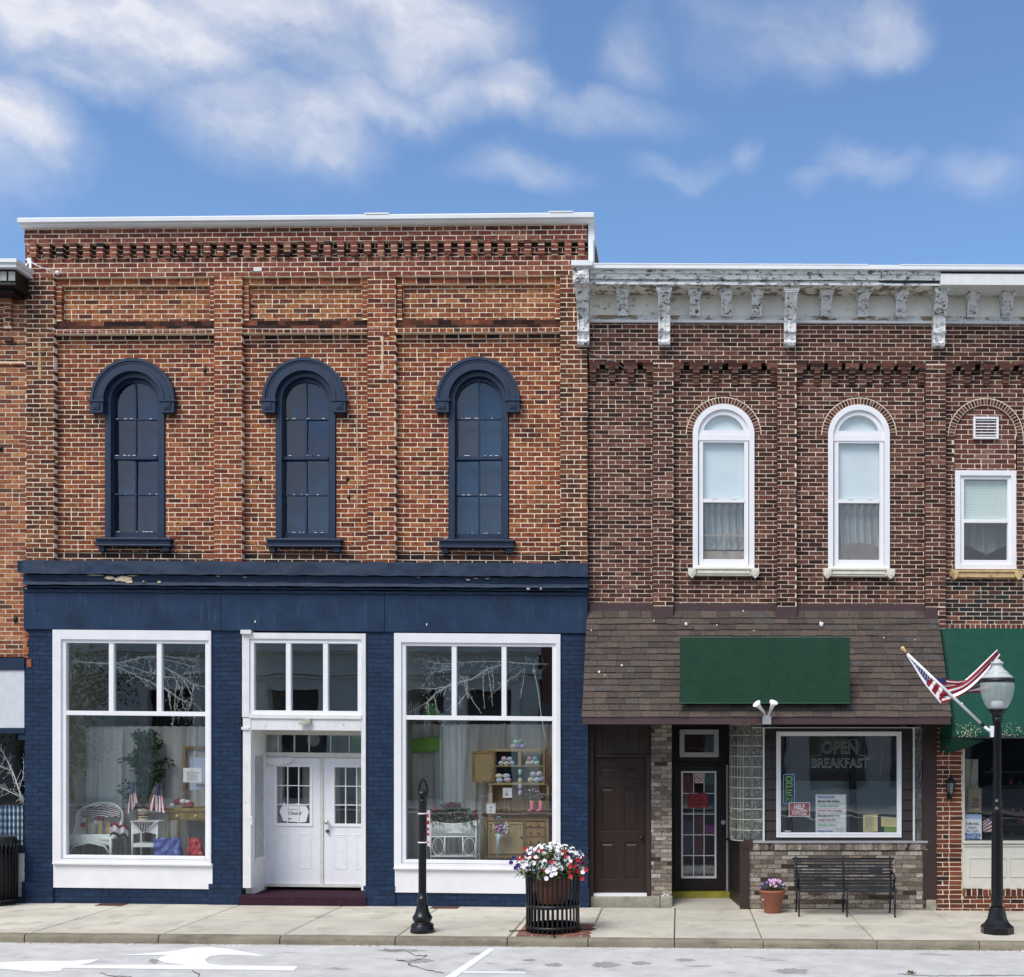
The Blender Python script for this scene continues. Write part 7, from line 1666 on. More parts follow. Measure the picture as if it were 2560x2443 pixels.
# ornaments, frames, boots, flowers
for i, (py, c_, nm) in enumerate(((1930, (.3,.7,.5), 'green'), (1951, (.75,.6,.35), 'gold'), (1966, (.65,.4,.5), 'rose'), (1982, (.6,.45,.75), 'violet'))):
    o = MB(); o.ball(V(1300, py, .7), .036, 14, 9, (.9, .25, 1.2)); eg = o.build('egg_ornament', cm('egg_' + nm, c_), label='%s glass egg ornament, number %d from the top of the hanging string' % (nm, i + 1), cat='ornament', group='hanging egg ornaments')
    o = MB(); o.ball(V(1300, py, .69), .02, 10, 7, (.9, .4, 1.2)); o.build('egg_centre', cm('egg_c' + nm, tuple(min(1, x * .5 + .4) for x in c_)), eg)
o = MB(); o.tube([V(1300, 1918, .7), V(1300, 1990, .7)], .0015, 4); o.build('string', M['sign_white'], label='thin string holding the egg ornaments', cat='string')
def picture(a, b, c, d, y, fm, lb, ink):
    t = thing('picture', lb, 'framed picture', V((a + b) / 2, d, y)); o = MB(); o.frame(a, b, c, d, 2.2, y, y + .015); o.build('frame', fm, t); o = MB(); o.px(a + 2, b - 2, c + 2, d - 2, y + .005, y + .01, y); o.build('print', M['sign_white'], t)
    o = MB(); rr = random.Random(a)
    for i in range(9): u, v = a + 5 + rr.random() * (b - a - 11), c + 5 + rr.random() * (d - c - 10); o.ball(V(u, v, y + .004), .008, 6, 4, (1.3, .2, .8))
    o.build('motif', M[ink], t)
picture(1257, 1280, 1970, 1995, .66, M['vinyl'], 'white framed print standing on the dark easel', 'ink_red')
picture(1215, 1239, 2009, 2034, .6, cm('cream', (.68,.66,.58)), 'cream framed print standing at the left end of the dark counter', 'ink')
t = thing('easel', 'small dark wooden easel on the counter under the white framed print', 'easel', V(1266, 2033, .68))
for a, b in ((1260, 1252), (1275, 1279), (1267, 1266)): o = MB(); o.tube([V(a, 1985, .69), V(b, 2033, .69)], .009, 6); o.build('leg', M['wood_dark'], t)
o = MB(); o.px(1256, 1281, 1995, 1998, .65, .69); o.build('ledge', M['wood_dark'], t)
for i, px in enumerate((1330, 1352)):
    t = thing('boot', '%s pink rubber boot on the counter' % ('yellow rimmed' if i == 0 else 'right hand plain'), 'boot', V(px, 2033, .7), 'pink boots')
    o = MB(); a = V(px, 2031, .68); o.tube([a + Vector((0, 0, .015)), a + Vector((0, 0, .05)), a + Vector((.005, 0, .17))], [.036, .032, .042], 12); o.ball(a + Vector((-.03, -.0, .025)), .034, 12, 8, (1.5, 1, .75)); o.build('boot_body', cm('boot_pink', (.72,.2,.28), .35), t)
    o = MB(); q = a + Vector((.005, 0, .168)); o.lathe(q.x, q.y, [(.042, 0), (.045, .012), (.04, .012)], 14, z0=q.z); o.build('rim', cm('rim_yellow', (.7,.6,.2)), t)
    o = MB(); mm = MB()
    for j in range(36):
        s_ = q; e = q + Vector((rg_.gauss(.02 + .05 * i, .06), rg_.gauss(0, .04), rg_.uniform(.04, .2 - .08 * i))); o.tube([s_, e], .002, 3, cap=False); mm.ball(e, rg_.uniform(.006, .011), 6, 4)
    st_ = o.build('stems', M['leaf'], t); mm.build('blooms', cm('bloom_%d' % i, ((.8,.7,.68), (.45,.42,.62))[i], .7, .4), t)
t = thing('umbrella_bouquet', 'closed pale blue umbrella full of purple flowers hung on the cabinet door', 'umbrella', V(1244, 2145, .5))
hk = V(1247, 2060, .5); o = MB(); o.tube([V(1251, 2058, .5), V(1252, 2048, .5), V(1249, 2042, .5), V(1244, 2042, .5), V(1242, 2048, .5)], .007, 8); o.build('handle', cm('umb_blue', (.25,.6,.72), .4), t)
o = MB(); o.tube([V(1249, 2085, .5), V(1246, 2100, .5), V(1243, 2145, .5)], [.05, .03, .006], 10); o.build('canopy', cm('umb_grey', (.5,.65,.72), .5), t)
for nm, c_, n_, cxp, sp_ in (('violet_flowers', (.22,.10,.45), 40, 1249, 12), ('pink_flowers', (.75,.4,.6), 20, 1250, 14), ('white_flowers', (.8,.85,.85), 20, 1263, 7), ('yellow_flowers', (.75,.75,.35), 10, 1234, 6)):
    o = MB()
    for j in range(n_): flower(o, V(cxp + rg_.gauss(0, sp_ * .6), 2070 + rg_.gauss(0, 7), .46 + rg_.uniform(-.03, .03)), Vector((rg_.gauss(0, .5), -1, rg_.gauss(0, .5))), .015)
    o.build(nm, cm(nm, c_), t)
o = MB()
for j in range(90): o.leaf(V(1249 + rg_.gauss(0, 13), 2070 + rg_.gauss(0, 9), .49), Vector((rg_.gauss(0, 1), -.3, rg_.gauss(0, 1))), Vector((0, -1, .2)), .04, .015)
o.build('leaves', M['leaf'], t)
for j in range(3):
    pass
o = MB()
for i in range(16):
    a = V(1362 + rg_.uniform(0, 16), 1870 + rg_.uniform(-6, 30), .6); b = V(1360 + rg_.uniform(0, 18), 1962, .6); o.tube([a, a.lerp(b, .5) + Vector((rg_.gauss(0, .015), 0, 0)), b], .005, 5)
o.build('twig_bundle', cm('willow', (.22,.12,.07)), label='bundle of brown willow twigs at the right edge beside the hutch', cat='twigs')
# ---- white wicker plant stand with red geraniums
t = thing('plant_stand', 'white wicker plant stand with looped legs in the right display window', 'plant stand', V(1135, 2150, .5))
ya_, yb3 = .32, .62
def stn(px, py, y): q = V(px, py, ya_); return Vector((q.x, y, q.z))
o = MB()
for i in range(34): p = 1077 + i * 3.35; sag = 8 * (1 - ((i - 16.5) / 17) ** 2); o.tube([stn(p, 2050 + sag, ya_), stn(p, 2089, ya_)], .0075, 5); o.tube([stn(p, 2050 + sag, yb3), stn(p, 2089, yb3)], .0075, 5)
o.build('trough', M['wicker'], t)
o = MB(); o.box(stn(1077, 0, 0).x, stn(1190, 0, 0).x, ya_ + .01, yb3 - .01, Z(2089, ya_), Z(2062, ya_)); o.build('liner', M['wicker'], t)
for y in (ya_, yb3):
    for px in (1077, 1190): o = MB(); o.tube([stn(px, 2048, y), (stn(px, 0, y).x, y, PR)], .012, 8); o.build('leg', M['wicker'], t)
    for px in (1112, 1157): o = MB(); o.tube([stn(px, 2091, y), stn(px, 2142, y)], .011, 8); o.build('strut', M['wicker'], t)
    for q in (2092, 2141): o = MB(); o.tube([stn(1077, q, y), stn(1190, q, y)], .013, 8); o.build('rail', M['wicker'], t)
    for c_ in (1095, 1173): o = MB(); o.tube([stn(c_ + 14 * math.cos(a_ / 20 * 6.283), 2117 + 22 * math.sin(a_ / 20 * 6.283), y) for a_ in range(20)], .006, 6, closed=True); o.build('loop', M['wicker'], t)
    o = MB(); o.tube([stn(1077 + 113 * i / 12, 2052 + 9 * (1 - (i / 6 - 1) ** 2), y) for i in range(13)], .009, 6); o.build('rim', M['wicker'], t)
o = MB(); o.prism([(stn(1115, 0, 0).x, Z(2083, ya_)), (stn(1160, 0, 0).x, Z(2083, ya_)), (stn(1139, 0, 0).x, Z(2073, ya_))], ya_ - .02, ya_); o.build('crest', M['wicker'], t)
t = thing('geranium_plants', 'bushy dark red geraniums filling the white wicker plant stand', 'flowers', V(1135, 2060, .47))
o = MB(); fm_ = MB()
for i in range(900): u = rg_.uniform(-1, 1); p = V(1130 + 62 * u, 2022 + 24 * u * u + rg_.uniform(-8, 34), .47 + rg_.uniform(-.16, .12)); o.leaf(p, Vector((rg_.gauss(0, 1), rg_.gauss(-.4, 1), rg_.gauss(.2, 1))), Vector((0, 0, 1)), .055, .04)
for i in range(34):
    u = rg_.uniform(-1, 1); c_ = V(1130 + 62 * u, 2010 + 24 * u * u + abs(rg_.gauss(0, 12)), .40 + rg_.uniform(-.1, .1))
    for j in range(20): d_ = Vector((rg_.gauss(0, 1), rg_.gauss(-.4, 1), rg_.gauss(0, 1))).normalized(); flower(fm_, c_ + d_ * .036, d_, .014)
o.build('foliage', M['leaf'], t); fm_.build('red_blooms', M['petal_crimson'], t)
# wall decoration behind the short post: wire plant hanger
o = MB(); yy = .95
for s_ in (-1, 1): o.tube([V(1058, 1948, yy), V(1058 + s_ * 6, 1956, yy), V(1058 + s_ * 12, 1972, yy), V(1058 + s_ * 9, 1985, yy)], .008, 6); o.tube([V(1058 + s_ * 6, 1952, yy), V(1058 + s_ * 9, 2010, yy), V(1058 + s_ * 4, 2030, yy)], .006, 6)
o.build('wire_ornament', M['black_iron'], label='dark wrought wire ornament on the curtain behind the short post ball', cat='ornament')
# ---- entry: closed sign, fan bunting, hanging discs over the transom
yd_ = YA - .01
t = thing('closed_sign', 'white shaped closed sign hanging behind the panes of the left white door', 'sign', V(737, 2058, .66))
o = MB(); pts = [(708,2007),(712,2007),(713,2012),(733,2012),(740,2009),(766,2011),(766,2018),(770,2024),(772,2031),(768,2042),(765,2055),(750,2056),(708,2053),(705,2042),(699,2030),(702,2022),(708,2012)]
o.prism([(V(a, b, .655).x, V(a, b, .655).z) for a, b in pts], .655, .66); o.build('board', M['sign_white'], t)
o = MB(); c = V(736, 2033, .652); text_mesh(o, 'Closed', c.x, c.y, c.z, .05, .20, shear=.35, bold=.008); c = V(722, 2047, .652); text_mesh(o, 'The', c.x, c.y, c.z, .028, .07, shear=.35, bold=.015); c = V(731, 2024, .652); text_mesh(o, 'Sorry we are', c.x, c.y, c.z, .016, .15, shear=.3); o.build('lettering', M['ink'], t)
o = MB(); c = V(695, 1894, .58); 
def fan(u, v): a = math.pi * u; r = 37 * (D + .58) / F * v; return (c.x + 1.05 * r * math.cos(a), c.y + .012 * (1 if int(u * 24) % 2 else -1) * v, c.z - r * .52 * math.sin(a))
o.grid(fan, 24, 4, smooth=False); o.build('fan_bunting', M['sign_white'], label='white half round fabric fan under the entry transom', cat='bunting', solid=.004)
for px, py, c_, nm in ((632, 1850, (.012,.01,.012), 'black'), (678, 1858, (.28,.32,.26), 'grey green'), (718, 1850, (.012,.012,.012), 'black'), (784, 1850, (.55,.55,.55), 'white'), (823, 1850, (.012,.012,.012), 'black')):
    o = MB(); p = V(px + (8 if px < 640 else 0), py, .85); o.ball(p, 17 * (D + .85) / F, 20, 12, (1, .3, 1)); o.tube([p, V(px, 1820, .85)], .003, 4); o.build('paper_lantern', cm('lantern_' + nm.replace(' ', '_'), c_), label='%s paper lantern %s in the entry transom' % (nm, {632: 'at the far left', 678: 'second from the left', 718: 'in the middle left', 784: 'with the white face', 823: 'right of the white one'}[px]), cat='lantern', group='paper lanterns behind the transom')
o = MB()
for i in range(4): o.px(880, 930, 1840 + i * 13, 1850 + i * 13, .9, .92)
o.build('green_shutter', cm('green_slats', (.10,.28,.03)), label='bright green slatted shutter at the right of the entry transom', cat='shutter')
for i, px in enumerate((700, 768, 838, 905)):
    curtain('door_curtain', px - 12, px + 12, 1915, 2062, .9, M['sheer_dark'], 'tied back sheer curtain behind the %s' % ('left pane edge of the left door', 'right pane edge of the left door', 'left pane edge of the right door', 'right pane edge of the right door')[i], fr=5, seed=i + 20, amp=.02)
# ---- cafe window
def Vw(px, py, y=.12): return V(px, py, y)
def sheet_thing(name, a, b, c, d, y, m, lb, cat, th=.004):
    t = thing(name, lb, cat, V((a + b) / 2, d, y)); o = MB(); o.px(a, b, c, d, y, y + th); o.build('board', m, t); return t
t = sheet_thing('help_wanted_sign', 1972, 2025, 2006, 2042, .09, M['sign_white'], 'red and white sign reading help wanted in the cafe window', 'sign')
o = MB(); o.px(1974, 2023, 2008, 2040, .086, .089, .09); o.build('red_field', M['sign_red'], t)
o = MB(); c = V(1998.5, 2017, .083); text_mesh(o, 'HELP', c.x, c.y, c.z, .075, .16, bold=.03); c = V(1998.5, 2031, .083); text_mesh(o, 'WANTED', c.x, c.y, c.z, .07, .235, bold=.03); o.build('lettering', M['sign_white'], t)
t = sheet_thing('menu_board', 2038, 2116, 1985, 2084, .13, M['sign_white'], 'white board of handwritten weekly specials in the cafe window', 'menu board')
o = MB(); o.frame(2038, 2116, 1985, 2086, 1.3, .12, .129); o.build('board_frame', M['metal_grey'], t)
hw = [('Weekly Specials', 'ink_blue', 1993), ('Monday: Ribs & Beans', 'ink', 2004), ('Tuesday: Roast Beef', 'ink_green', 2015), ('Wednesday: Chicken & Dumplings', 'ink_red', 2027), ('Thursday: Smoked Ham', 'ink', 2040), ('Friday: Fish Fry', 'ink_red', 2051), ('Saturday: Seafood', 'ink_green', 2063), ('Sunday: Closed', 'ink_blue', 2078)]
for s, c_, py in hw:
    o = MB(); L_ = min(.36, len(s) * .0165); c = V(2044, py, .118); text_mesh(o, s, c.x + L_ / 2, c.y, c.z, .032, L_, shear=.3, bold=.012); o.build('lettering', M[c_], t)
o = MB()
for py in (2009, 2021, 2033, 2046, 2057, 2069): o.px(2042, 2112, py, py + .4, .118, .119)
c = V(2098, 2073, .118); text_mesh(o, '11am to 2pm', c.x, c.y, c.z, .02, .12, bold=.01); c = V(2100, 2080, .118); text_mesh(o, '4pm - 8pm', c.x, c.y, c.z, .02, .1, bold=.01)
o.build('ruled_lines', M['ink_grey'], t)
# vertical neon OPEN
t = thing('neon_open_sign', 'narrow vertical green and blue neon open sign in the cafe window', 'neon sign', V(1972, 2010, .15))
o = MB(); o.px(1960, 1984, 1938, 2009, .16, .18); o.build('backing', M['interior_dark'], t)
def rrect(a, b, c, d, r, y):
    P_ = []
    for (cx, cy, a0) in ((b - r, c + r, -90), (b - r, d - r, 0), (a + r, d - r, 90), (a + r, c + r, 180)):
        for i in range(5): an = R(a0 + 22.5 * i); P_.append(V(cx + r * math.cos(an), cy + r * math.sin(an), y))
    return P_
o = MB(); o.tube(rrect(1959, 1986, 1936, 2010, 4, .15), .006, 6, closed=True); o.build('border_tube', M['neon_blue'], t)
o = MB()
def st(*P_): o.tube([V(a, b, .145) for a, b in P_], .0055, 6)
o.tube(rrect(1965, 1980, 1942, 1953, 3, .145), .0055, 6, closed=True)
st((1965, 1972), (1965, 1958), (1978, 1958), (1980, 1961), (1980, 1965), (1978, 1967), (1965, 1967)); st((1980, 1976), (1965, 1976), (1965, 1988), (1980, 1988)); st((1965, 1982), (1978, 1982)); st((1965, 2006), (1965, 1994), (1980, 2005), (1980, 1993))
o.build('letter_tubes', M['neon_green'], t)
# unlit OPEN BREAKFAST outline tubes
t = thing('neon_breakfast_sign', 'unlit outline tube sign reading open breakfast hung high in the cafe window', 'neon sign', V(2100, 1926, .22))
o = MB(); c = V(2100, 1869, .22); text_mesh(o, 'OPEN', c.x, c.y, c.z, .19, .54, bev=.0028); c = V(2100, 1908, .22); text_mesh(o, 'BREAKFAST', c.x, c.y, c.z, .145, .86, bev=.0028); o.build('letter_tubes', M['neon'], t)
o = MB(); P_ = [(2052, 1850), (2148, 1850), (2148, 1888), (2180, 1893), (2180, 1925), (2020, 1925), (2020, 1893), (2052, 1888)]; o.tube([V(a, b, .22) for a, b in P_], .0032, 6, closed=True)
P_ = [(2042, 1838), (2050, 1843), (2065, 1843), (2072, 1838), (2085, 1841)]; o.tube([V(a, b, .22) for a, b in P_], .0042, 6); o.build('border_tube', M['neon'], t)
o = MB()
for a, b, c_, d in ((2161, 1840, 2165, 1948), (2212, 1840, 2199, 1948), (2150, 1885, 2175, 1900)): o.tube([V(a, b, .25), V(c_, d, .25)], .0035, 5)
o.build('hanging_chain', M['metal'], label='pale pull cords hanging down to the right of the open breakfast sign', cat='cord')
pp = paper(2158, 2194, 2037, 2080, .1, [(.08 + .055 * i, .12 if i < 12 else .05, .62 + .1 * (i % 3), 1.1) for i in range(16)], 'taller yellow handwritten notice in the cafe window', 'petal_yellow', 'ink_grey', tilt=-1)
cm('note_yellow', (.75,.64,.32)); 
for o_ in pp.children: 
    if o_.name.startswith('sheet'): o_.data.materials[0] = M['note_yellow']
paper(2203, 2241, 2043, 2066, .1, [(.2 + .12 * i, .12, .9, .5) for i in range(6)], 'wide cream notice above the green leaflet in the cafe window', 'note_yellow', 'ink_grey', tilt=2)
paper(2210, 2244, 2067, 2084, .11, [(.1 + .17 * i, .05, .95, .6) for i in range(5)], 'green leaflet at the bottom right corner of the cafe window', 'lime', 'ink_grey')
o = MB(); 
for a, b in ((1962, 1974),(2122, 2136)):
    o.prism([(V(a, 0, 1.0).x, Z(1842, 1.0)), (V(b, 0, 1.0).x, Z(1842, 1.0)), (V(b + 10, 0, 1.0).x, Z(2110, 1.0)), (V(a + 6, 0, 1.0).x, Z(2110, 1.0))], 1.0, 1.1)
o.build('room_posts', M['interior_dark'], RB)
o = MB(); o.ball(V(1968, 2079, .2), .05, 12, 6, (1.4, 1, .4)); o.build('saucer', M['sign_white'], label='white saucer on the cafe window ledge at the lower left', cat='saucer')
# ---- cafe door signs and stuff behind the glass
t = thing('no_smoking_sign', 'cream no smoking sticker in the top middle pane of the cafe door', 'sign', V(1747, 1958, YE))
o = MB(); y = YE + .02; o.px(1737, 1758, 1934, 1958, y, y + .003); o.build('sticker', cm('sticker_cream', (.72,.66,.56)), t)
o = MB(); c = V(1747.5, 1946, y - .002); r_ = 9 * (D + y) / F; o.ring(c.x, c.z, r_ * .82, r_, y - .003, y - .001, 0, 360, 28); a_ = r_ * .62; o.prism([(c.x - a_, c.z + a_ + .008), (c.x - a_ - .006, c.z + a_ - .004), (c.x + a_, c.z - a_ - .008), (c.x + a_ + .006, c.z - a_ + .004)], y - .003, y - .001); o.build('red_ring', M['sign_red'], t)
o = MB(); o.box(c.x - r_ * .55, c.x + r_ * .45, y - .0025, y - .0005, c.z - .006, c.z + .006); o.tube([c + Vector((r_ * .4, 0, .01)), c + Vector((r_ * .5, 0, .03))], .002, 4); o.build('cigarette', M['ink'], t)
t = thing('red_door_notice', 'curled red handwritten notice taped across the cafe door panes', 'notice', V(1746, 2020, YE))
o = MB(); y = YE + .015
o.grid(lambda u, v: V(1722 + 47 * u, 1984 + (36 - 4 * abs(u - .5)) * v + 1.5 * math.sin(u * 7), y - .03 * math.sin(u * 3.1) * .6), 12, 8); o.build('sheet', cm('notice_red', (.33,.035,.05)), t, solid=.002)
o = MB()
for s, py, w_ in (('NO SHIRT', 1991, .12), ('NO SHOES', 2001, .2), ('NO SERVICE', 2011, .16)): c = V(1744, py, y - .024); text_mesh(o, s, c.x, c.y, c.z, .03, w_, bold=.01)
o.build('lettering', cm('dark_red', (.08,.005,.01)), t)
stuff = [('clothes_rail', (1707, 1730, 1936, 2020), (.30,.14,.14), 'faded pink garment behind the upper left panes of the cafe door'), ('clothes_rail', (1760, 1787, 1934, 1962), (.12,.22,.16), 'green garment behind the top right pane of the cafe door'), ('clothes_rail', (1735, 1758, 2040, 2135), (.16,.05,.04), 'dark red garment behind the middle panes of the cafe door'), ('clothes_rail', (1762, 1787, 2062, 2084), (.35,.04,.28), 'magenta cloth behind the right panes of the cafe door'), ('clothes_rail', (1708, 1730, 2052, 2140), (.07,.08,.12), 'blue grey garment behind the left panes of the cafe door')]
for nm, (a, b, c_, d), col, lb in stuff:
    o = MB(); sd_ = a
    o.grid(lambda u, v: V(a + (b - a) * u + 2 * math.sin(v * 6 + a), c_ + (d - c_) * v, 1.15 + .06 * mnoise.noise(Vector((u * 4, v * 4, sd_)))), 14, 14); o.build('hanging_garment', cm('garment_%d' % a, col, .9, .3), label=lb, cat='garment', group='garments behind the cafe door', solid=.006)
o = MB()
for i in range(14): o.ball(V(1712 + i * 5.5, 2180 - 8 * abs(math.sin(i * 1.7)), 1.2), .06, 10, 6, (1.2, 1, .7), .15)
o.build('linen_pile', cm('linen', (.32,.29,.2), .9, .4), label='pile of cream linen behind the bottom panes of the cafe door', cat='linen')
o = MB(); o.tube([V(1733 + 30 * math.cos(a_), 1884 - 14 * math.sin(a_), 1.3) for a_ in [i * .3 for i in range(11)]], .01, 6); o.tube([V(1762, 1850, 1.3), V(1770, 1884, 1.3)], .014, 6); o.tube([V(1779, 1850, 1.3), V(1781, 1884, 1.3)], .018, 6); o.build('hoop', cm('hoop_grey', (.35,.35,.33)), label='pale hoops hanging behind the window over the cafe door', cat='hoop')
# ---- right hand shop window
t = sheet_thing('financing_sign', 2411, 2454, 2036, 2106, .1, M['sign_white'], 'white and blue financing sign at the foot of the right shop window', 'sign')
o = MB(); o.px(2411, 2454, 2036, 2047, .096, .099, .1); o.build('blue_band', cm('band_blue', (.30,.45,.68)), t)
o = MB()
for s, py, hh_, w_, in (('FINANCING', 2087, .045, .235), ('AVAILABLE', 2095, .045, .215)): c = V(2432, py, .094); text_mesh(o, s, c.x, c.y, c.z, hh_, w_, bold=.03)
o.build('lettering', M['ink_blue'], t)
o = MB()
for s, py, w_ in (('6 Months', 2059, .19), ('Same', 2068, .12), ('As Cash', 2077, .17)): c = V(2431, py, .094); text_mesh(o, s, c.x, c.y, c.z, .045, w_, bold=.012)
o.build('lettering', M['ink_grey'], t)
o = MB(); o.px(2413, 2445, 1898, 2035, .3, .32)
for i in range(24): o.px(2413, 2443, 1900 + i * 5.6, 1903.6 + i * 5.6, .288, .3)
o.build('slatted_blind', cm('cream_slat', (.45,.44,.38), .7), label='cream slatted panel inside the right shop window', cat='blind')
t = thing('tote_bag', 'tan cloth tote bag hanging in the right shop window above the financing sign', 'bag', V(2436, 2032, .2))
o = MB(); o.grid(lambda u, v: V(2419 + 34 * u, 1971 + 61 * v, .2 + .03 * mnoise.noise(Vector((u * 3, v * 3, 1)))), 12, 14); o.build('bag_body', cm('jute', (.26,.20,.12), .9, .15), t, solid=.03)
o = MB(); o.tube([V(2424, 1972, .2), V(2426, 1935, .2), V(2430, 1900, .2)], .012, 6); o.tube([V(2448, 1972, .2), V(2440, 1950, .2)], .008, 6); o.build('strap', M['jute'], t)
o = MB()
for s, py, w_ in (('Things', 2000, .10), ('to be', 2008, .08), ('thankful', 2016, .12)): c = V(2438, py, .165); text_mesh(o, s, c.x, c.y, c.z, .038, w_, shear=.2, bold=.015)
o.build('lettering', cm('dark_red', (.08,.005,.01)), t)
t = thing('shop_flag', 'folded american flag half hidden by the street lamp in the right shop window', 'flag', V(2470, 2105, .2))
o = MB(); o.grid(lambda u, v: V(2457 + 30 * u + 0 * v, 2055 - 22 * u + (26 + 20 * u) * v, .2 + .02 * math.sin(u * 8)), 20, 24, lambda u, v: 2 if (v < .3 and u > .55) else (0 if int(v * 8 + u * 2) % 2 else 1)); o.build('cloth', FM, t, solid=.004)
rr = random.Random(3)
for i in range(26):
    px = rr.uniform(2470, 2570); py = rr.choice((1930, 1965, 2035, 2060, 2090)); w_ = rr.uniform(4, 12); h_ = rr.uniform(6, 18); c_ = rr.choice(((.12,.12,.13), (.25,.24,.22), (.06,.10,.25), (.3,.05,.12), (.18,.14,.1), (.4,.4,.4)))
    o = MB(); y = rr.uniform(.9, 1.4); o.lathe(X(px, y), y, [(w_ * .5 * .006, 0), (w_ * .5 * .0065, h_ * .004), (w_ * .3 * .006, h_ * .005), (w_ * .3 * .006, h_ * .006)], 12, z0=Z(py, y)); o.build('shelf_jar', cm('jar_%d' % (i % 6), c_), label='small goods on the dim shelves of the right shop', cat='jar', group='goods on the dim shop shelves')
for py in (1930, 1965, 2035, 2060, 2090): o = MB(); o.px(2465, XE, py, py + 2, .85, 1.5); o.build('shop_shelf', cm('shelf_dim', (.06,.055,.05)), RB)
# ---- far left window: curtain and branch
ck = MB()
def ckf(u, v): x = -60 + 121 * u; return V(x, 2014 + 102 * v + (1.5 * math.sin(u * 90) if v == 0 else 0), .22 + .03 * math.sin(u * 70))
ck.grid(ckf, 150, 60, lambda u, v: (0, 1, 1, 2)[(1 if (u * 150) % 12 < 6 else 0) + (2 if (v * 60) % 10 < 5 else 0)])
ck.build('checked_curtain', [cm('gingham_white', (.62,.72,.78)), cm('gingham_mid', (.22,.34,.46)), cm('gingham_dark', (.05,.11,.2))], label='blue and white checked cafe curtain in the far left window', cat='curtain')
branches('branch_garland', [([(60, 2012), (48, 1975), (32, 1930), (12, 1890), (-10, 1850)], .014), ([(48, 1975), (58, 1940), (60, 1900)], .006), ([(62, 1998), (35, 1985), (10, 1972), (-15, 1965)], .007), ([(30, 1925), (8, 1920), (-12, 1905)], .006)], .35, 5, 'white painted branch standing in the far left window', 26)
# ================================================================== ACROSS THE STREET (seen only in the glass)
YO = -30.0
OT = thing('stone_building', 'grey stone building across the street mirrored in the shop glass', 'building', (-22, YO - 4, 0))
ops = [(-21.2, -19.4, 4.55), (-16.4, -14.4, 4.5), (-11.2, -9.4, 4.6), (-8.5, -6.7, 4.5), (-26.5, -24.5, 4.5), (-31, -29, 4.5)]
mb = MB(); mb.rnd = .5
def wallrow(z0, z1, holes):
    x = -45
    for a, b in sorted(holes): mb.box(x, a, YO - .5, YO, z0, z1); x = b
    mb.box(x, -5.6, YO - .5, YO, z0, z1)
wallrow(-.2, 4.5, [(a, b) for a, b, c in ops]); wallrow(4.5, 6.4, []); wallrow(6.4, 8.2, [(a + .2, b - .2) for a, b, c in ops]); wallrow(8.2, 9.3, [])
mb.build('wall', cm('limestone', (.66,.65,.58), .85, .15, stain=((.30,.29,.26), 1.5, .55, .2, (1, 1, 3), .6)), OT)
mb = MB()
for z0, z1, d in ((4.95, 5.05, .12), (5.1, 5.3, .2), (5.9, 6.0, .15), (6.0, 6.35, .3), (8.2, 8.35, .15), (8.9, 9.1, .3), (9.1, 9.4, .5)): mb.box(-45, -5.5, YO, YO + d, z0, z1)
for i in range(40): x = -44.5 + i; mb.box(x, x + .35, YO, YO + .25, 8.6, 8.9)
mb.build('stone_bands', cm('limestone2', (.7,.68,.61), .85, .15), OT)
mb = MB()
for a, b, c in ops:
    mb.box(a - .35, a, YO, YO + .15, 0, 4.7); mb.box(b, b + .35, YO, YO + .15, 0, 4.7)
mb.build('stone_piers', cm('limestone2', (.44,.42,.38)), OT)
mb = MB()
for a, b, c in ops: mb.box(a, b, YO - .4, YO - .35, 0, 4.5); mb.box(a, b, YO - .4, YO - .35, 6.4, 8.2)
mb.build('dark_opening', M['interior_dark'], OT)
mb = MB(); mb.box(-45, -5.6, YO - 8, YO - .6, -.2, 9.2); mb.build('body', cm('limestone', (.4,.38,.34)), OT)
RT = thing('red_building', 'red brick building across the street mirrored in the shop glass', 'building', (5, YO - 4, 0))
mb = MB(); mb.box(-5.5, 1, YO - 8, YO + .1, -.4, 8.2); mb.build('body', cm('redwall', (.20,.07,.05), .85, .2), RT)
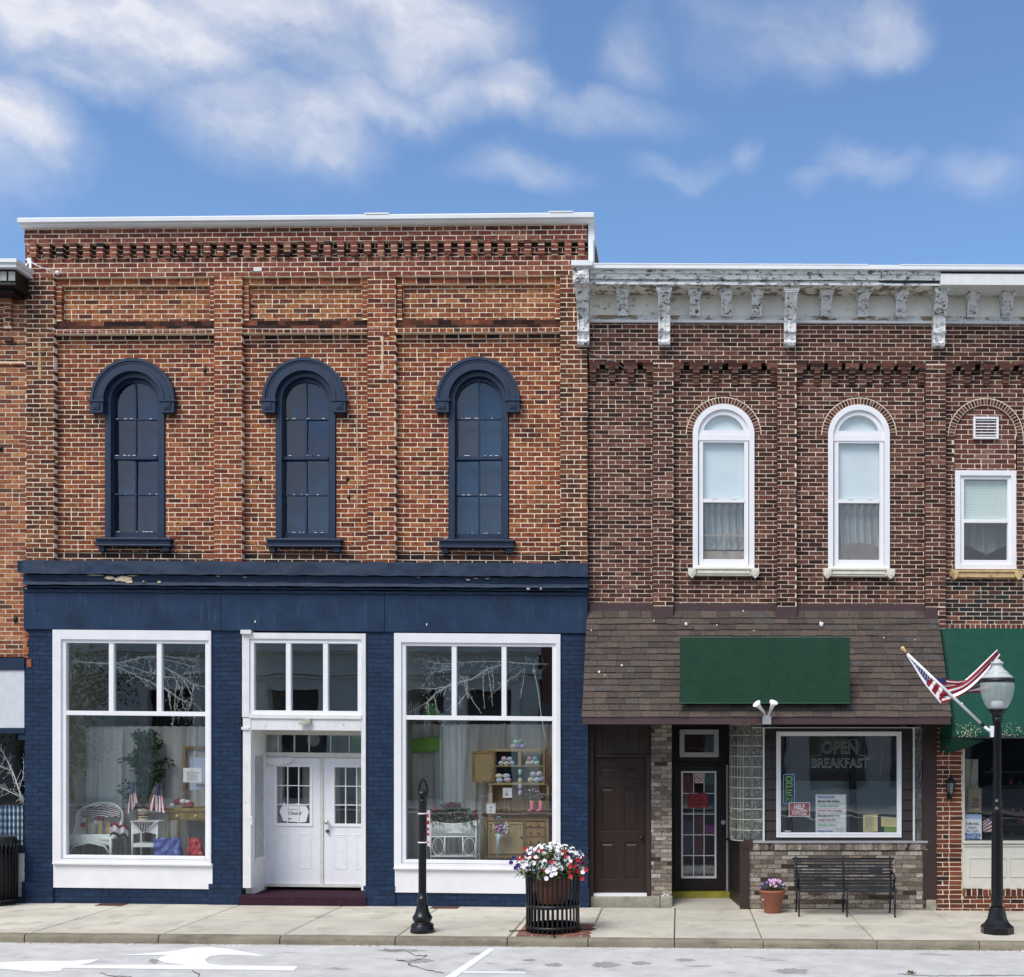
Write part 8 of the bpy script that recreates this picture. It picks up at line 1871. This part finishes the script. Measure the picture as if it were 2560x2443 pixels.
mb = MB(); mb.box(1, 25, YO - 8, YO + .1, -.4, 7.2); mb.build('annex', cm('greywall', (.42,.40,.36), .85, .2), RT)
mb = MB()
for i in range(7): a = 2 + i * 3.2; mb.box(a, a + 1.2, YO + .1, YO + .13, 4.2, 6.2); mb.box(a, a + 2.2, YO + .1, YO + .14, .6, 2.9)
mb.build('windows', M['interior_dark'], RT)
mb = MB(); mb.box(-5.6, 25, YO + .1, YO + .4, 3.0, 3.9); mb.build('shop_fascia', cm('fascia_far', (.16,.15,.14)), RT)
sheet('pavement', -100, 80, YO, -24, -.0, M['concrete'])
mb = MB(); mb.box(-100, 80, -24.15, -24, -.4, .0); mb.warp = lambda v: Vector((v[0], v[1], v[2] + gz(v[0]))); mb.build('kerb', M['kerb'], kind='structure')
def far_tree(x, y, h, r, lab):
    t = thing('street_tree', lab, 'tree', (x, y, gz(x)), 'trees across the street')
    mb = MB(); rng = random.Random(int(x * 10)); pts = [Vector((x + rng.gauss(0, .05) * i, y, gz(x) + i * h * .12)) for i in range(6)]; mb.tube(pts, [.17, .14, .12, .1, .08, .05], 8)
    tips = []
    for i in range(26):
        a = rng.uniform(0, 6.28); el = rng.uniform(-.1, 1.2); st = pts[rng.choice((2, 3, 4, 5))]; L_ = r * rng.uniform(.5, 1)
        e = st + Vector((math.cos(a) * math.cos(el), math.sin(a) * math.cos(el), math.sin(el))) * L_; mb.tube([st, (st + e) / 2 + Vector((0, 0, .15)), e], [.05, .03, .01], 5); tips += [e, (st + e) / 2]
    mb.build('trunk', M['bark'], t)
    mb = MB()
    for e in tips:
        for k in range(60):
            p = e + Vector((rng.gauss(0, .4), rng.gauss(0, .4), rng.gauss(0, .32))); mb.leaf(p, Vector((rng.gauss(0, 1), rng.gauss(0, 1), rng.gauss(-.3, 1))), Vector((rng.random(), rng.random(), 1)), .16, .09)
    mb.build('crown', M['leaf_tree'], t)
far_tree(-22.6, -26.5, 6.5, 2.1, 'leafy street tree across the road, mirrored in the left display window')
far_tree(-27.5, -26.5, 6, 2.0, 'leafy street tree across the road, furthest left of its row')
